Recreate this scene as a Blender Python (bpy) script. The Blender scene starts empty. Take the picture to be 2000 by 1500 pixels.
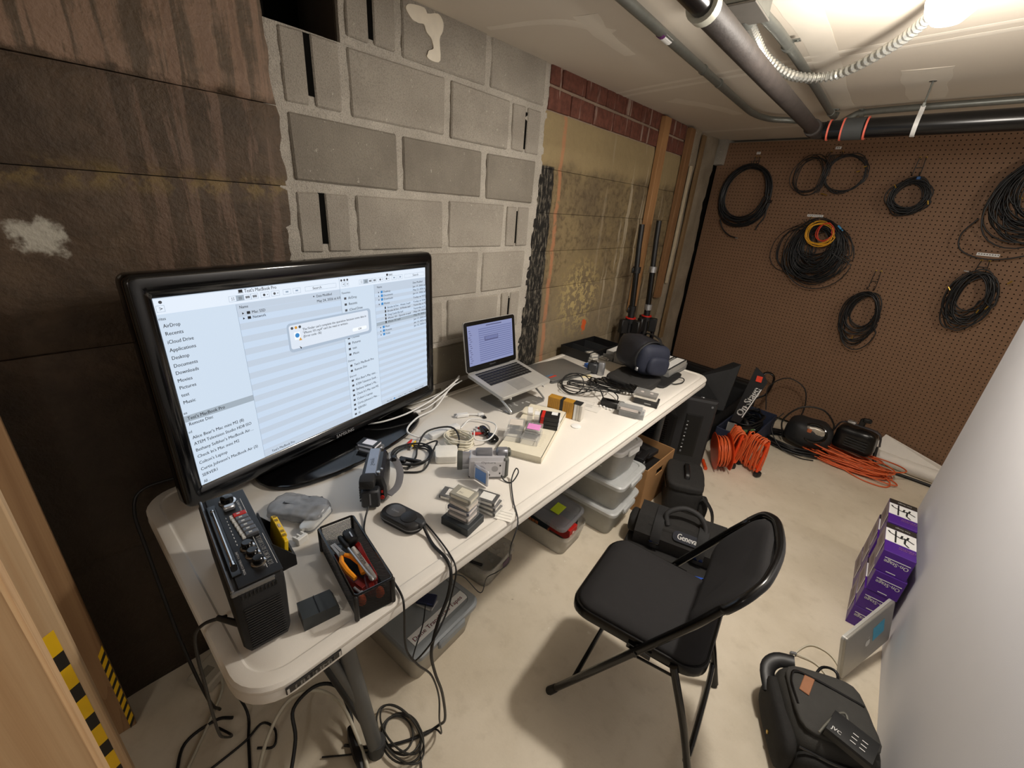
import bpy, math, random
import numpy as np
from mathutils import Vector, Matrix, noise
PI = math.pi
rnd = random.Random(7)
scene = bpy.context.scene
col = scene.collection
# ---------------------------------------------------------------- camera, light, exposure
cam = bpy.data.objects.new('camera', bpy.data.cameras.new('camera'))
col.objects.link(cam)
cam.data.sensor_width = 36.0
cam.data.lens = 827.394 * 36 / 2000
cam.data.clip_start = 0.02
_r = ((0.7468578368927776, 0.660835412932938, 0.07416150271936617),
      (0.3108751867493494, -0.24838599358797855, -0.9174208502387929),
      (-0.5878435078619124, 0.7082379227371731, -0.3909463582916915))
cam.matrix_world = Matrix(((_r[0][0], -_r[1][0], -_r[2][0], 1.4219), (_r[0][1], -_r[1][1], -_r[2][1], -0.80415),
                           (_r[0][2], -_r[1][2], -_r[2][2], 1.56746), (0, 0, 0, 1)))
scene.camera = cam
w = bpy.data.worlds.new('world')
scene.world = w
w.use_nodes = True
w.node_tree.nodes['Background'].inputs[0].default_value = (1.0, 0.97, 0.94, 1)
w.node_tree.nodes['Background'].inputs[1].default_value = 0.06
scene.view_settings.view_transform = 'Standard'
scene.view_settings.look = 'None'
scene.view_settings.gamma = 1
scene.view_settings.use_curve_mapping = False
scene.view_settings.exposure = 0.42


def light(name, loc, power, size, color):
    l = bpy.data.lights.new(name, 'POINT')
    l.energy = power
    l.shadow_soft_size = size
    l.color = color
    o = bpy.data.objects.new(name, l)
    o.location = loc
    col.objects.link(o)
    return o


LAMP = (1.335, 0.775, 2.075)
LAMP_B = (1.55, -1.9, 2.02)
LAMP_C = (2.65, 1.75, 2.08)
light('lamp_light', (LAMP[0], LAMP[1], LAMP[2] - 0.17), 18, 0.06, (1.0, 0.93, 0.84))
_l = light('lamp_downlight', (LAMP[0], LAMP[1], LAMP[2] - 0.06), 6, 0.07, (1.0, 0.93, 0.84))
_a = bpy.data.lights.new('lamp_downlight', 'AREA')
_a.shape, _a.size, _a.energy, _a.color = 'DISK', 0.11, 10.0, (1.0, 0.93, 0.84)
_l.data = _a
light('side_lamp_light', (LAMP_C[0], LAMP_C[1], LAMP_C[2] - 0.10), 22, 0.07, (1.0, 0.93, 0.84))
light('back_lamp_light', (LAMP_B[0], LAMP_B[1], LAMP_B[2] - 0.15), 4.5, 0.07, (1.0, 0.94, 0.87))

# ---------------------------------------------------------------- materials


def lin(c):
    if isinstance(c, str):
        c = c.lstrip('#')
        c = tuple(int(c[i:i + 2], 16) / 255 for i in (0, 2, 4))
    return tuple((x / 12.92 if x <= 0.04045 else ((x + 0.055) / 1.055) ** 2.4) for x in c[:3]) + (1,)


class G:
    """small wrapper that builds a node material"""

    def __init__(s, name):
        s.m = bpy.data.materials.new(name)
        s.m.use_nodes = True
        s.t = s.m.node_tree
        s.b = s.t.nodes['Principled BSDF']
        s.tc = None

    def n(s, typ, ins=None, **props):
        nd = s.t.nodes.new(typ)
        for k, v in props.items():
            setattr(nd, k, v)
        for k, v in (ins or {}).items():
            s.set(nd.inputs[k], v)
        return nd

    def set(s, sock, v):
        if hasattr(v, 'is_output'):
            s.t.links.new(v, sock)
        elif v is not None:
            sock.default_value = v

    def obj(s):
        if s.tc is None:
            s.tc = s.n('ShaderNodeTexCoord')
        return s.tc.outputs['Object']

    def pos(s):
        return s.n('ShaderNodeNewGeometry').outputs['Position']

    def map(s, vec, scale=(1, 1, 1), loc=(0, 0, 0), rot=(0, 0, 0)):
        return s.n('ShaderNodeMapping', {'Vector': vec, 'Scale': scale, 'Location': loc, 'Rotation': rot}).outputs[0]

    def noise(s, vec, scale=5, detail=4, rough=0.55, dist=0):
        return s.n('ShaderNodeTexNoise', {'Vector': vec, 'Scale': scale, 'Detail': detail, 'Roughness': rough, 'Distortion': dist}).outputs['Fac']

    def wave(s, vec, scale=5, dist=3, detail=2):
        return s.n('ShaderNodeTexWave', {'Vector': vec, 'Scale': scale, 'Distortion': dist, 'Detail': detail}).outputs['Fac']

    def math(s, op, a, b=0.0, clamp=False):
        nd = s.n('ShaderNodeMath', operation=op, use_clamp=clamp)
        s.set(nd.inputs[0], a)
        s.set(nd.inputs[1], b)
        return nd.outputs[0]

    def step(s, x, a, b):
        """0 at a, 1 at b, clamped"""
        nd = s.n('ShaderNodeMapRange', {'Value': x, 'From Min': a, 'From Max': b}, interpolation_type='SMOOTHSTEP')
        return nd.outputs[0]

    def sep(s, vec):
        return s.n('ShaderNodeSeparateXYZ', {0: vec}).outputs

    def mix(s, f, a, b):
        nd = s.n('ShaderNodeMix', data_type='RGBA')
        s.set(nd.inputs[0], f)
        s.set(nd.inputs[6], a if hasattr(a, 'is_output') else lin(a))
        s.set(nd.inputs[7], b if hasattr(b, 'is_output') else lin(b))
        return nd.outputs[2]

    def bump(s, h, strength=0.3, dist=0.01):
        return s.n('ShaderNodeBump', {'Height': h, 'Strength': strength, 'Distance': dist}).outputs[0]

    def done(s, color, rough=0.6, metal=0.0, spec=0.5, normal=None, alpha=None, trans=None, coat=None, emit=None):
        b = s.b.inputs
        s.set(b['Base Color'], color if hasattr(color, 'is_output') else lin(color))
        s.set(b['Roughness'], rough)
        s.set(b['Metallic'], metal)
        s.set(b['Specular IOR Level'], spec)
        if normal is not None:
            s.set(b['Normal'], normal)
        if alpha is not None:
            s.set(b['Alpha'], alpha)
        if trans is not None:
            s.set(b['Transmission Weight'], trans)
        if coat is not None:
            s.set(b['Coat Weight'], coat)
        if emit is not None:
            s.set(b['Emission Color'], color if hasattr(color, 'is_output') else lin(color))
            s.set(b['Emission Strength'], emit)
            b['Base Color'].default_value = (0.01, 0.01, 0.012, 1)
            for l in list(b['Base Color'].links):
                s.t.links.remove(l)
        return s.m


_mats = {}


def mat(c, rough=0.5, metal=0.0, spec=0.5, var=0.12, vs=30, bump=0.0, bs=250, alpha=None, coat=None, emit=None):
    key = (c, rough, metal, spec, var, vs, bump, bs, alpha, coat, emit)
    if key in _mats:
        return _mats[key]
    g = G('m_' + str(c).strip('#'))
    o = g.obj()
    f = g.noise(o, vs, 3)
    base = np.array(lin(c)[:3])
    d = base * (1 - var)
    l = np.minimum(base * (1 + var), 1)
    mx = g.n('ShaderNodeMix', data_type='RGBA')
    g.set(mx.inputs[0], f)
    mx.inputs[6].default_value = (*d, 1)
    mx.inputs[7].default_value = (*l, 1)
    nrm = g.bump(g.noise(o, bs, 2), bump, 0.002) if bump else None
    _mats[key] = g.done(mx.outputs[2], rough, metal, spec, nrm, alpha, None, coat, emit)
    return _mats[key]


def wood(c1, c2, axis=2, rough=0.65, sc=1.0):
    g = G('wood')
    o = g.obj()
    s = [9 * sc, 9 * sc, 9 * sc]
    s[axis] = 0.38 * sc
    v = g.map(o, tuple(s))
    nz = g.noise(v, 1.6, 3, 0.5, 0.6)
    ring = g.math('FRACT', g.math('MULTIPLY', nz, 15.0))
    ring = g.math('POWER', ring, 2.2)
    fine = g.noise(g.map(o, tuple(x * (12 if i != axis else 3) for i, x in enumerate(s))), 2.0, 3)
    f = g.math('ADD', g.math('MULTIPLY', ring, 0.5), g.math('MULTIPLY', fine, 0.55), True)
    c = g.mix(f, c1, c2)
    blot = g.step(g.noise(o, 2.3, 2), 0.45, 0.75)
    c = g.mix(g.math('MULTIPLY', blot, 0.35), c, c2)
    kn = g.n('ShaderNodeTexVoronoi', {'Vector': g.map(o, tuple(3.3 if i != axis else 2.2 for i in range(3))), 'Scale': 1.6}).outputs['Distance']
    kf = g.step(kn, 0.13, 0.05)
    c = g.mix(kf, c, '#5a3218')
    return g.done(c, rough, 0, 0.3, g.bump(f, 0.25, 0.002))


def screen_mat(c, e=1.0, bands=None):
    g = G('lit_screen')
    if bands:
        o = g.obj()
        z = g.sep(o)[2]
        s = g.step(g.math('SINE', g.math('MULTIPLY', z, 2 * PI / bands)), -0.3, 0.3)
        return g.done(g.mix(s, c, bands and '#cfdff0'), 0.25, 0, 0.3, emit=e)
    return g.done(c, 0.25, 0, 0.3, emit=e)


# ---------------------------------------------------------------- lettering
_glyph = {}


def _make_glyphs():
    chars = [chr(i) for i in range(32, 127)] + ['…']
    objs = []
    for c in chars:
        for s in ((c,) if c != ' ' else ()) + ('|' + c + '|',):
            cu = bpy.data.curves.new('t', 'FONT')
            cu.body = s
            cu.resolution_u = 2
            o = bpy.data.objects.new('t', cu)
            col.objects.link(o)
            objs.append((c, s == c, o))
    cu = bpy.data.curves.new('t', 'FONT')
    cu.body = '||'
    ob0 = bpy.data.objects.new('t', cu)
    col.objects.link(ob0)
    dg = bpy.context.evaluated_depsgraph_get()
    dg.update()
    w0 = ob0.evaluated_get(dg).dimensions.x
    for c, single, o in objs:
        e = o.evaluated_get(dg)
        g = _glyph.setdefault(c, {'v': [], 'f': [], 'a': 0})
        if single:
            me = e.to_mesh()
            g['v'] = [tuple(v.co[:2]) for v in me.vertices]
            g['f'] = [tuple(p.vertices) for p in me.polygons]
            e.to_mesh_clear()
        else:
            g['a'] = e.dimensions.x - w0
    for _, _, o in objs + [(0, 0, ob0)]:
        d = o.data
        bpy.data.objects.remove(o)
        bpy.data.curves.remove(d)


_make_glyphs()

# ---------------------------------------------------------------- mesh builder


def rrect(wd, dp, r, n=4):
    """rounded rectangle polygon, counter clockwise"""
    r = min(r, wd / 2 - 1e-5, dp / 2 - 1e-5)
    pts = []
    for cx, cy, a0 in ((wd / 2 - r, dp / 2 - r, 0), (-wd / 2 + r, dp / 2 - r, PI / 2), (-wd / 2 + r, -dp / 2 + r, PI), (wd / 2 - r, -dp / 2 + r, 1.5 * PI)):
        for i in range(n + 1):
            a = a0 + i / n * PI / 2
            pts.append((cx + r * math.cos(a), cy + r * math.sin(a)))
    return pts


def circ(r, n=16, r2=None):
    r2 = r if r2 is None else r2
    return [(r * math.cos(2 * PI * i / n), r2 * math.sin(2 * PI * i / n)) for i in range(n)]


def crv(pts, k=6, closed=False):
    """Catmull-Rom through the points"""
    P = [Vector(p) for p in pts]
    n = len(P)
    out = []
    rng = range(n if closed else n - 1)
    for i in rng:
        p1, p2 = P[i], P[(i + 1) % n]
        p0 = P[i - 1] if (closed or i > 0) else p1 * 2 - p2
        p3 = P[(i + 2) % n] if (closed or i + 2 < n) else p2 * 2 - p1
        for j in range(k):
            t = j / k
            out.append(0.5 * ((2 * p1) + (p2 - p0) * t + (2 * p0 - 5 * p1 + 4 * p2 - p3) * t * t + (3 * p1 - p0 - 3 * p2 + p3) * t ** 3))
    if not closed:
        out.append(P[-1])
    return out


class MB:
    def __init__(s, M=None):
        s.v, s.f, s.mi = [], [], []
        s.M = M or Matrix()

    def at(s, loc=(0, 0, 0), rz=0, rx=0, ry=0):
        s.M = Matrix.Translation(loc) @ Matrix.Rotation(rz, 4, 'Z') @ Matrix.Rotation(ry, 4, 'Y') @ Matrix.Rotation(rx, 4, 'X')
        return s

    def add(s, vs, fs, m=0):
        b = len(s.v)
        M = s.M
        s.v.extend([tuple(M @ Vector(v)) for v in vs])
        s.f.extend([tuple(b + i for i in f) for f in fs])
        s.mi.extend([m] * len(fs))
        return s

    def box(s, c, size, bev=0.0, m=0, rz=0.0, jit=0.0):
        hx, hy, hz = (x / 2 for x in size)
        R = Matrix.Rotation(rz, 3, 'Z') if rz else None
        c = Vector(c)
        bev = min(bev, hx * 0.95, hy * 0.95, hz * 0.95)
        if bev <= 0:
            vs = [Vector((x * hx, y * hy, z * hz)) for x in (-1, 1) for y in (-1, 1) for z in (-1, 1)]
            fs = [(0, 1, 3, 2), (4, 6, 7, 5), (0, 4, 5, 1), (2, 3, 7, 6), (0, 2, 6, 4), (1, 5, 7, 3)]
        else:
            vs, idx = [], {}
            for x in (-1, 1):
                for y in (-1, 1):
                    for z in (-1, 1):
                        p = Vector((x * hx, y * hy, z * hz))
                        j = Vector((rnd.uniform(-jit, jit), rnd.uniform(-jit, jit), rnd.uniform(-jit, jit))) if jit else Vector((0, 0, 0))
                        for ax in range(3):
                            q = p - Vector((x * bev, y * bev, z * bev))
                            q[ax] = p[ax]
                            idx[(x, y, z, ax)] = len(vs)
                            vs.append(q + j)
            fs = []
            for ax in range(3):
                a, b = [(1, 2), (2, 0), (0, 1)][ax]
                for sg in (-1, 1):
                    k = []
                    for p, q in ((-1, -1), (1, -1), (1, 1), (-1, 1)):
                        t = [0, 0, 0]
                        t[ax], t[a], t[b] = sg, p, q
                        k.append(idx[(*t, ax)])
                    fs.append(tuple(k if sg > 0 else k[::-1]))
            for ax in range(3):
                a, b = [(1, 2), (2, 0), (0, 1)][ax]
                for p in (-1, 1):
                    for q in (-1, 1):
                        t0, t1 = [0, 0, 0], [0, 0, 0]
                        t0[ax], t1[ax] = -1, 1
                        t0[a] = t1[a] = p
                        t0[b] = t1[b] = q
                        k = [idx[(*t0, a)], idx[(*t1, a)], idx[(*t1, b)], idx[(*t0, b)]]
                        fs.append(tuple(k if p * q < 0 else k[::-1]))
            for x in (-1, 1):
                for y in (-1, 1):
                    for z in (-1, 1):
                        k = [idx[(x, y, z, i)] for i in range(3)]
                        fs.append(tuple(k if x * y * z > 0 else k[::-1]))
        return s.add([(R @ v if R else v) + c for v in vs], fs, m)

    def loft(s, rings, caps=(True, True), m=0, closed=False):
        n = len(rings[0])
        vs = [p for r in rings for p in r]
        fs = []
        L = len(rings)
        for i in range(L if closed else L - 1):
            a, b = i * n, ((i + 1) % L) * n
            for j in range(n):
                k = (j + 1) % n
                fs.append((a + j, a + k, b + k, b + j))
        if not closed:
            if caps[0]:
                fs.append(tuple(range(n - 1, -1, -1)))
            if caps[1]:
                fs.append(tuple(range((L - 1) * n, L * n)))
        return s.add(vs, fs, m)

    def prism(s, poly, z0, z1, bev=0.0, m=0, c=(0, 0, 0), caps=(True, True)):
        """vertical prism of a centred polygon, chamfered at top and bottom"""
        cx, cy = sum(p[0] for p in poly) / len(poly), sum(p[1] for p in poly) / len(poly)
        ext = max(max(abs(p[0] - cx), abs(p[1] - cy)) for p in poly)

        def ins(d):
            out = []
            for x, y in poly:
                l = math.hypot(x - cx, y - cy) or 1
                out.append((x - (x - cx) / l * d, y - (y - cy) / l * d))
            return out
        st = [(0, z0), (0, z1)] if bev <= 0 else [(bev, z0), (0, z0 + bev), (0, z1 - bev), (bev * 0.3, z1 - bev * 0.3), (bev, z1)]
        return s.loft([[(x + c[0], y + c[1], z + c[2]) for x, y in ins(d)] for d, z in st], caps, m)

    def cyl(s, p0, p1, r0, r1=None, n=12, m=0, caps=(True, True)):
        r1 = r0 if r1 is None else r1
        p0, p1 = Vector(p0), Vector(p1)
        d = (p1 - p0).normalized()
        a = d.orthogonal().normalized()
        b = d.cross(a)
        rg = [[p + (a * math.cos(2 * PI * i / n) + b * math.sin(2 * PI * i / n)) * r for i in range(n)] for p, r in ((p0, r0), (p1, r1))]
        return s.loft(rg, caps, m)

    def lathe(s, prof, n=20, m=0, c=(0, 0, 0), ax='z'):
        """(radius, height) profile turned about an axis"""
        rg = []
        for r, h in prof:
            ring = []
            for i in range(n):
                x, y = r * math.cos(2 * PI * i / n), r * math.sin(2 * PI * i / n)
                p = {'z': (x, y, h), 'x': (h, x, y), 'y': (y, h, x)}[ax]
                ring.append((p[0] + c[0], p[1] + c[1], p[2] + c[2]))
            rg.append(ring)
        return s.loft(rg, (True, True), m)

    def tube(s, pts, r, n=6, m=0, closed=False, flat=1.0, k=0):
        P = crv(pts, k, closed) if k else [Vector(p) for p in pts]
        L = len(P)
        T = []
        for i in range(L):
            a = P[i - 1] if (i > 0 or closed) else P[i]
            b = P[(i + 1) % L] if (i < L - 1 or closed) else P[i]
            d = (b - a)
            T.append(d.normalized() if d.length > 1e-9 else Vector((0, 0, 1)))
        up = Vector((0, 0, 1)) if abs(T[0].z) < 0.9 else Vector((1, 0, 0))
        a = (up - T[0] * up.dot(T[0])).normalized()
        rg = []
        for i in range(L):
            a = a - T[i] * a.dot(T[i])
            a = a.normalized() if a.length > 1e-6 else T[i].orthogonal().normalized()
            b = T[i].cross(a)
            ri = r[i] if isinstance(r, (list, tuple)) else r
            rg.append([P[i] + (a * math.cos(2 * PI * j / n) * flat + b * math.sin(2 * PI * j / n)) * ri for j in range(n)])
        return s.loft(rg, (True, True), m, closed)

    def quad(s, a, b, c, d, m=0):
        return s.add([a, b, c, d], [(0, 1, 2, 3)], m)

    def slab(s, o, u, v, n, su, sv, t, m=0):
        """thin slab: centre o on the surface, half-extent along u and v, raised t along n"""
        o, u, v, n = Vector(o), Vector(u), Vector(v), Vector(n)
        q = [o + u * a * su / 2 + v * b * sv / 2 for a, b in ((-1, -1), (1, -1), (1, 1), (-1, 1))]
        return s.loft([q, [p + n * t for p in q]], (True, True), m)

    def soft(s, c, size, n=8, e=5.0, amp=0.0, fr=4.0, seed=0, m=0, taper=0.0, sag=0.0, rz=0.0):
        """rounded, slightly lumpy cushion-like box"""
        vs, fs, key = [], [], {}
        R = Matrix.Rotation(rz, 3, 'Z')

        def vid(p):
            k = tuple(round(x * n * 4) for x in p)
            if k not in key:
                l = sum(abs(x) ** e for x in p) ** (1 / e)
                q = Vector(p) / l
                tz = 1 - taper * (q.z + 1) / 2
                w_ = Vector((q.x * size[0] / 2 * tz, q.y * size[1] / 2 * tz, q.z * size[2] / 2))
                if sag:
                    w_.z -= sag * (q.x * q.x) * (q.z + 1) / 2
                if amp:
                    w_ += Vector(p).normalized() * amp * (noise.noise(Vector((w_.x * fr + seed, w_.y * fr, w_.z * fr + seed * 2))) + 0.5 * noise.noise(Vector((w_.x * fr * 2.3 + seed, w_.y * fr * 2.3, w_.z * fr * 2.3))))
                key[k] = len(vs)
                vs.append(R @ w_ + Vector(c))
            return key[k]
        for ax in range(3):
            a, b = [(1, 2), (2, 0), (0, 1)][ax]
            for sg in (-1, 1):
                for i in range(n):
                    for j in range(n):
                        k = []
                        for di, dj in ((0, 0), (1, 0), (1, 1), (0, 1)):
                            p = [0, 0, 0]
                            p[ax], p[a], p[b] = sg, -1 + 2 * (i + di) / n, -1 + 2 * (j + dj) / n
                            k.append(vid(p))
                        fs.append(tuple(k if sg > 0 else k[::-1]))
        return s.add(vs, fs, m)

    def text(s, t, h, o, u=(1, 0, 0), v=(0, 1, 0), align='l', width=None, m=0, bold=0.0):
        """flat lettering, cap height about 0.73 h, baseline start o"""
        o, u, v = Vector(o), Vector(u).normalized(), Vector(v).normalized()
        W = sum(_glyph[c]['a'] for c in t) * h
        sx = 1.0
        if width:
            sx = width / W
            W = width
        x = {'l': 0, 'c': -W / 2, 'r': -W}[align]
        for c in t:
            g = _glyph[c]
            if g['f']:
                for dx in ((0,) if not bold else (0, bold)):
                    s.add([o + u * (x + (px + dx) * h * sx) + v * (py * h) for px, py in g['v']], g['f'], m)
            x += g['a'] * h * sx
        return s

    def build(s, name, mats, parent=None, smooth=True, ang=38, label=None):
        me = bpy.data.meshes.new(name)
        me.from_pydata(s.v, [], s.f)
        for mm in (mats if isinstance(mats, (list, tuple)) else [mats]):
            me.materials.append(mm)
        me.polygons.foreach_set('material_index', s.mi)
        if smooth:
            me.polygons.foreach_set('use_smooth', [True] * len(s.f))
            me.set_sharp_from_angle(angle=math.radians(ang))
        me.update()
        o = bpy.data.objects.new(name, me)
        col.objects.link(o)
        if parent is not None:
            o.parent = parent
        if label:
            o['label'] = label
        return o


def thing(name, label, cat, loc=(0, 0, 0), rz=0.0, group=None, rx=0.0, ry=0.0):
    o = bpy.data.objects.new(name, None)
    col.objects.link(o)
    o.empty_display_size = 0.05
    o.matrix_world = Matrix.Translation(loc) @ Matrix.Rotation(rz, 4, 'Z') @ Matrix.Rotation(ry, 4, 'Y') @ Matrix.Rotation(rx, 4, 'X')
    o['label'] = label
    o['category'] = cat
    if group:
        o['group'] = group
    return o


def tag(o, label, cat, group=None):
    o['label'] = label
    o['category'] = cat
    if group:
        o['group'] = group
    return o


def struct(o):
    o['kind'] = 'structure'
    return o


def dup(root, loc, rz=0.0, label=None, group=None, rx=0.0, ry=0.0):
    r = root.copy()
    col.objects.link(r)
    r.matrix_world = Matrix.Translation(loc) @ Matrix.Rotation(rz, 4, 'Z') @ Matrix.Rotation(ry, 4, 'Y') @ Matrix.Rotation(rx, 4, 'X')
    if label:
        r['label'] = label
    if group:
        r['group'] = group
    for ch in list(root.children):
        c = ch.copy()
        col.objects.link(c)
        c.parent = r
        for g in ch.children:
            d = g.copy()
            col.objects.link(d)
            d.parent = c
    return r


# common materials
BLACK = mat('#141415', 0.45, var=0.1)
BLACKG = mat('#0c0c0d', 0.12, var=0.05, spec=0.6)
BLACKM = mat('#1a1a1b', 0.75, var=0.15, bump=0.25, bs=400)
DGREY = mat('#2f3133', 0.5)
GREY = mat('#75777a', 0.5)
SILVER = mat('#b9bbbe', 0.32, metal=0.75, var=0.05)
ALU = mat('#bebdb9', 0.36, metal=0.35, var=0.04)
CHROME = mat('#c8c8c8', 0.15, metal=1.0, var=0.03)
WHITE = mat('#e9e7e2', 0.5, var=0.04)
CREAM = mat('#e4ddc8', 0.55, var=0.05)
NYLON = mat('#2c2b2a', 0.82, var=0.25, vs=60, bump=0.5, bs=500, spec=0.3)
CLEAR = mat('#f6f6f4', 0.1, alpha=0.10, var=0.02)
FROST = mat('#d6d6d0', 0.4, alpha=0.5, var=0.05)
RUBBER = mat('#191919', 0.6, var=0.1)
ORANGE = mat('#dc6636', 0.45, var=0.12)
YELLOW = mat('#f0c81c', 0.45, var=0.08)
RED = mat('#c42319', 0.45, var=0.1)
BRASS = mat('#c9a54e', 0.3, metal=0.9)
GALV = mat('#767873', 0.42, metal=0.6, var=0.2, vs=40)
INKW = mat('#e8e8e6', 0.6, var=0.02)
INKB = mat('#1b1b1d', 0.6, var=0.02)
# ================================================================ the room
def ceil_z(y):
    return 2.1374 + 0.0138 * y


ALF = math.atan(0.1278)          # the pegboard wall is turned by this much


def far(s, t, out=0.0):
    """point on the far wall: s along it from the corner, t up, out into the room"""
    c, n = math.cos(ALF), math.sin(ALF)
    return Vector((s * c - out * n, 3.411 - s * n - out * c, t))


def floor_mat():
    g = G('floor_concrete')
    p = g.pos()
    n1 = g.noise(p, 2.2, 5, 0.6)
    n2 = g.noise(p, 14, 4, 0.6)
    n3 = g.noise(p, 130, 2)
    c = g.mix(g.step(n1, 0.35, 0.68), '#dfd4c0', '#cfc3ad')
    c = g.mix(g.math('MULTIPLY', g.step(n2, 0.5, 0.75), 0.35), c, '#b7aa94')
    c = g.mix(g.math('MULTIPLY', n3, 0.25), c, '#e6dccb')
    fl = g.step(g.noise(g.map(p, (9, 9, 9)), 1.9, 2), 0.74, 0.77)
    c = g.mix(g.math('MULTIPLY', fl, 0.55), c, '#f0eadc')
    dk = g.step(g.noise(g.map(p, (7, 7, 7), (3, 1, 0)), 2.2, 3), 0.74, 0.78)
    c = g.mix(g.math('MULTIPLY', dk, 0.5), c, '#7b6e5b')
    h = g.math('ADD', n2, g.math('MULTIPLY', n3, 0.4))
    return g.done(c, 0.5, 0, 0.4, g.bump(h, 0.25, 0.004))


def old_concrete_mat():
    g = G('old_stained_concrete')
    p = g.pos()
    X_, Y_, Z_ = g.sep(p)[:3]
    n1 = g.noise(p, 3, 5, 0.65)
    n2 = g.noise(p, 22, 4, 0.65)
    st = g.math('ADD', g.math('MULTIPLY', g.noise(g.map(p, (1, 17, 0.8)), 1.5, 5, 0.65, 0.5), 0.8), g.math('MULTIPLY', n2, 0.2))
    c = g.mix(g.step(n1, 0.3, 0.7), '#43372b', '#5f4e3d')
    c = g.mix(g.math('MULTIPLY', g.step(n2, 0.4, 0.7), 0.5), c, '#3c3125')
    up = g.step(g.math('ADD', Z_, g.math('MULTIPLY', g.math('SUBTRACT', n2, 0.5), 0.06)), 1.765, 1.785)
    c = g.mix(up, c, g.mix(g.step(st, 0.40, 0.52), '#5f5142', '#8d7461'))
    mid = g.math('MULTIPLY', g.step(g.math('ABSOLUTE', g.math('ADD', Y_, 0.40)), 0.24, 0.10), g.step(st, 0.50, 0.56))
    c = g.mix(g.math('MULTIPLY', mid, 0.6), c, '#7a6353')
    yel = g.math('MULTIPLY', g.step(g.math('ABSOLUTE', g.math('SUBTRACT', Z_, 1.555)), 0.05, 0.0), g.step(n2, 0.42, 0.6))
    c = g.mix(g.math('MULTIPLY', yel, 0.6), c, '#857044')
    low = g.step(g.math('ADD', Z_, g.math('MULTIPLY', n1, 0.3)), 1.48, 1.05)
    c = g.mix(g.math('MULTIPLY', low, 0.75), c, '#2a2219')  # dark lower wall; the colour also carries the shade around the television
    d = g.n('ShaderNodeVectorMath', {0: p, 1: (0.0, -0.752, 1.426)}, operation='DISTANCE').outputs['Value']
    refl = g.math('MULTIPLY', g.step(g.math('ADD', d, g.math('MULTIPLY', g.math('SUBTRACT', n2, 0.5), 0.12)), 0.05, 0.02), 0.85)
    c = g.mix(refl, c, '#c4c0b2')  # light reflected in the wall, painted in as a pale patch
    h = g.math('ADD', g.math('MULTIPLY', n2, 0.8), g.math('MULTIPLY', g.noise(p, 90, 3), 0.5))
    return g.done(c, 0.62, 0, 0.35, g.bump(h, 0.75, 0.008))


def parge_mat():
    g = G('stained_parging')
    p = g.pos()
    X_, Y_, Z_ = g.sep(p)[:3]
    n1 = g.noise(p, 3.5, 5, 0.65)
    n2 = g.noise(p, 26, 4, 0.65)
    n3 = g.noise(p, 90, 3)
    st = g.noise(g.map(p, (1, 10, 0.7)), 1.6, 5, 0.6, 0.4)
    c = g.mix(g.step(n1, 0.32, 0.68), '#6d5f49', '#877656')
    c = g.mix(g.math('MULTIPLY', g.step(n2, 0.42, 0.7), 0.6), c, '#473c2e')
    up = g.step(g.math('ADD', Z_, g.math('MULTIPLY', g.math('SUBTRACT', n1, 0.5), 0.15)), 1.72, 1.80)
    c = g.mix(g.math('MULTIPLY', up, 0.75), c, '#9c8a66')
    dr = g.math('MULTIPLY', g.step(st, 0.58, 0.64), g.step(Y_, 1.55, 1.8))
    c = g.mix(g.math('MULTIPLY', dr, 0.7), c, '#b3a68e')
    low = g.step(Z_, 1.3, 0.8)
    c = g.mix(g.math('MULTIPLY', low, 0.45), c, '#8f8370')
    d = g.n('ShaderNodeVectorMath', {0: p, 1: (0.0, 1.50, 1.06)}, operation='DISTANCE').outputs['Value']
    fk = g.math('MULTIPLY', g.step(d, 0.34, 0.08), g.step(n2, 0.47, 0.56))
    c = g.mix(g.math('MULTIPLY', fk, 0.85), c, '#b8a470')
    d2 = g.n('ShaderNodeVectorMath', {0: g.map(p, (1, 1.6, 0.8)), 1: (0.0, 2.56, 0.69)}, operation='DISTANCE').outputs['Value']
    c = g.mix(g.step(g.math('ADD', d2, g.math('MULTIPLY', g.math('SUBTRACT', n2, 0.5), 0.14)), 0.05, 0.03), c, '#d4602f')
    ob = g.math('MULTIPLY', g.step(g.math('ABSOLUTE', g.math('SUBTRACT', Y_, g.math('ADD', 1.13, g.math('MULTIPLY', n1, 0.06)))), 0.022, 0.008), g.step(n2, 0.3, 0.5))
    c = g.mix(g.math('MULTIPLY', ob, 0.7), c, '#b37a58')
    tw = g.math('ADD', Y_, g.math('MULTIPLY', g.math('SUBTRACT', n2, 0.5), 0.03))
    tar = g.math('MULTIPLY', g.step(tw, 1.115, 1.10), g.step(Z_, 1.755, 1.745))
    scr = g.step(g.noise(g.map(p, (1, 40, 9)), 2.0, 4, 0.7), 0.50, 0.62)
    c = g.mix(tar, c, g.mix(g.math('MULTIPLY', scr, 0.6), '#1f1d1a', '#8a8273'))
    h = g.math('ADD', g.math('MULTIPLY', n2, 0.8), g.math('MULTIPLY', n3, 0.5))
    return g.done(c, 0.8, 0, 0.25, g.bump(h, 0.55, 0.006))


def block_mat(c1, c2, bump):
    g = G('concrete_block')
    p = g.pos()
    n1 = g.noise(p, 5, 3)
    n2 = g.noise(p, 260, 2, 0.7)
    n3 = g.noise(p, 60, 3, 0.7)
    c = g.mix(g.step(n1, 0.3, 0.7), c1, c2)
    c = g.mix(g.math('MULTIPLY', g.step(n2, 0.42, 0.72), 0.45), c, '#67625a')
    c = g.mix(g.math('MULTIPLY', g.step(n3, 0.66, 0.72), 0.5), c, '#cfc9bb')
    return g.done(c, 0.9, 0, 0.15, g.bump(g.math('ADD', n2, n3), bump, 0.004))


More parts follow.
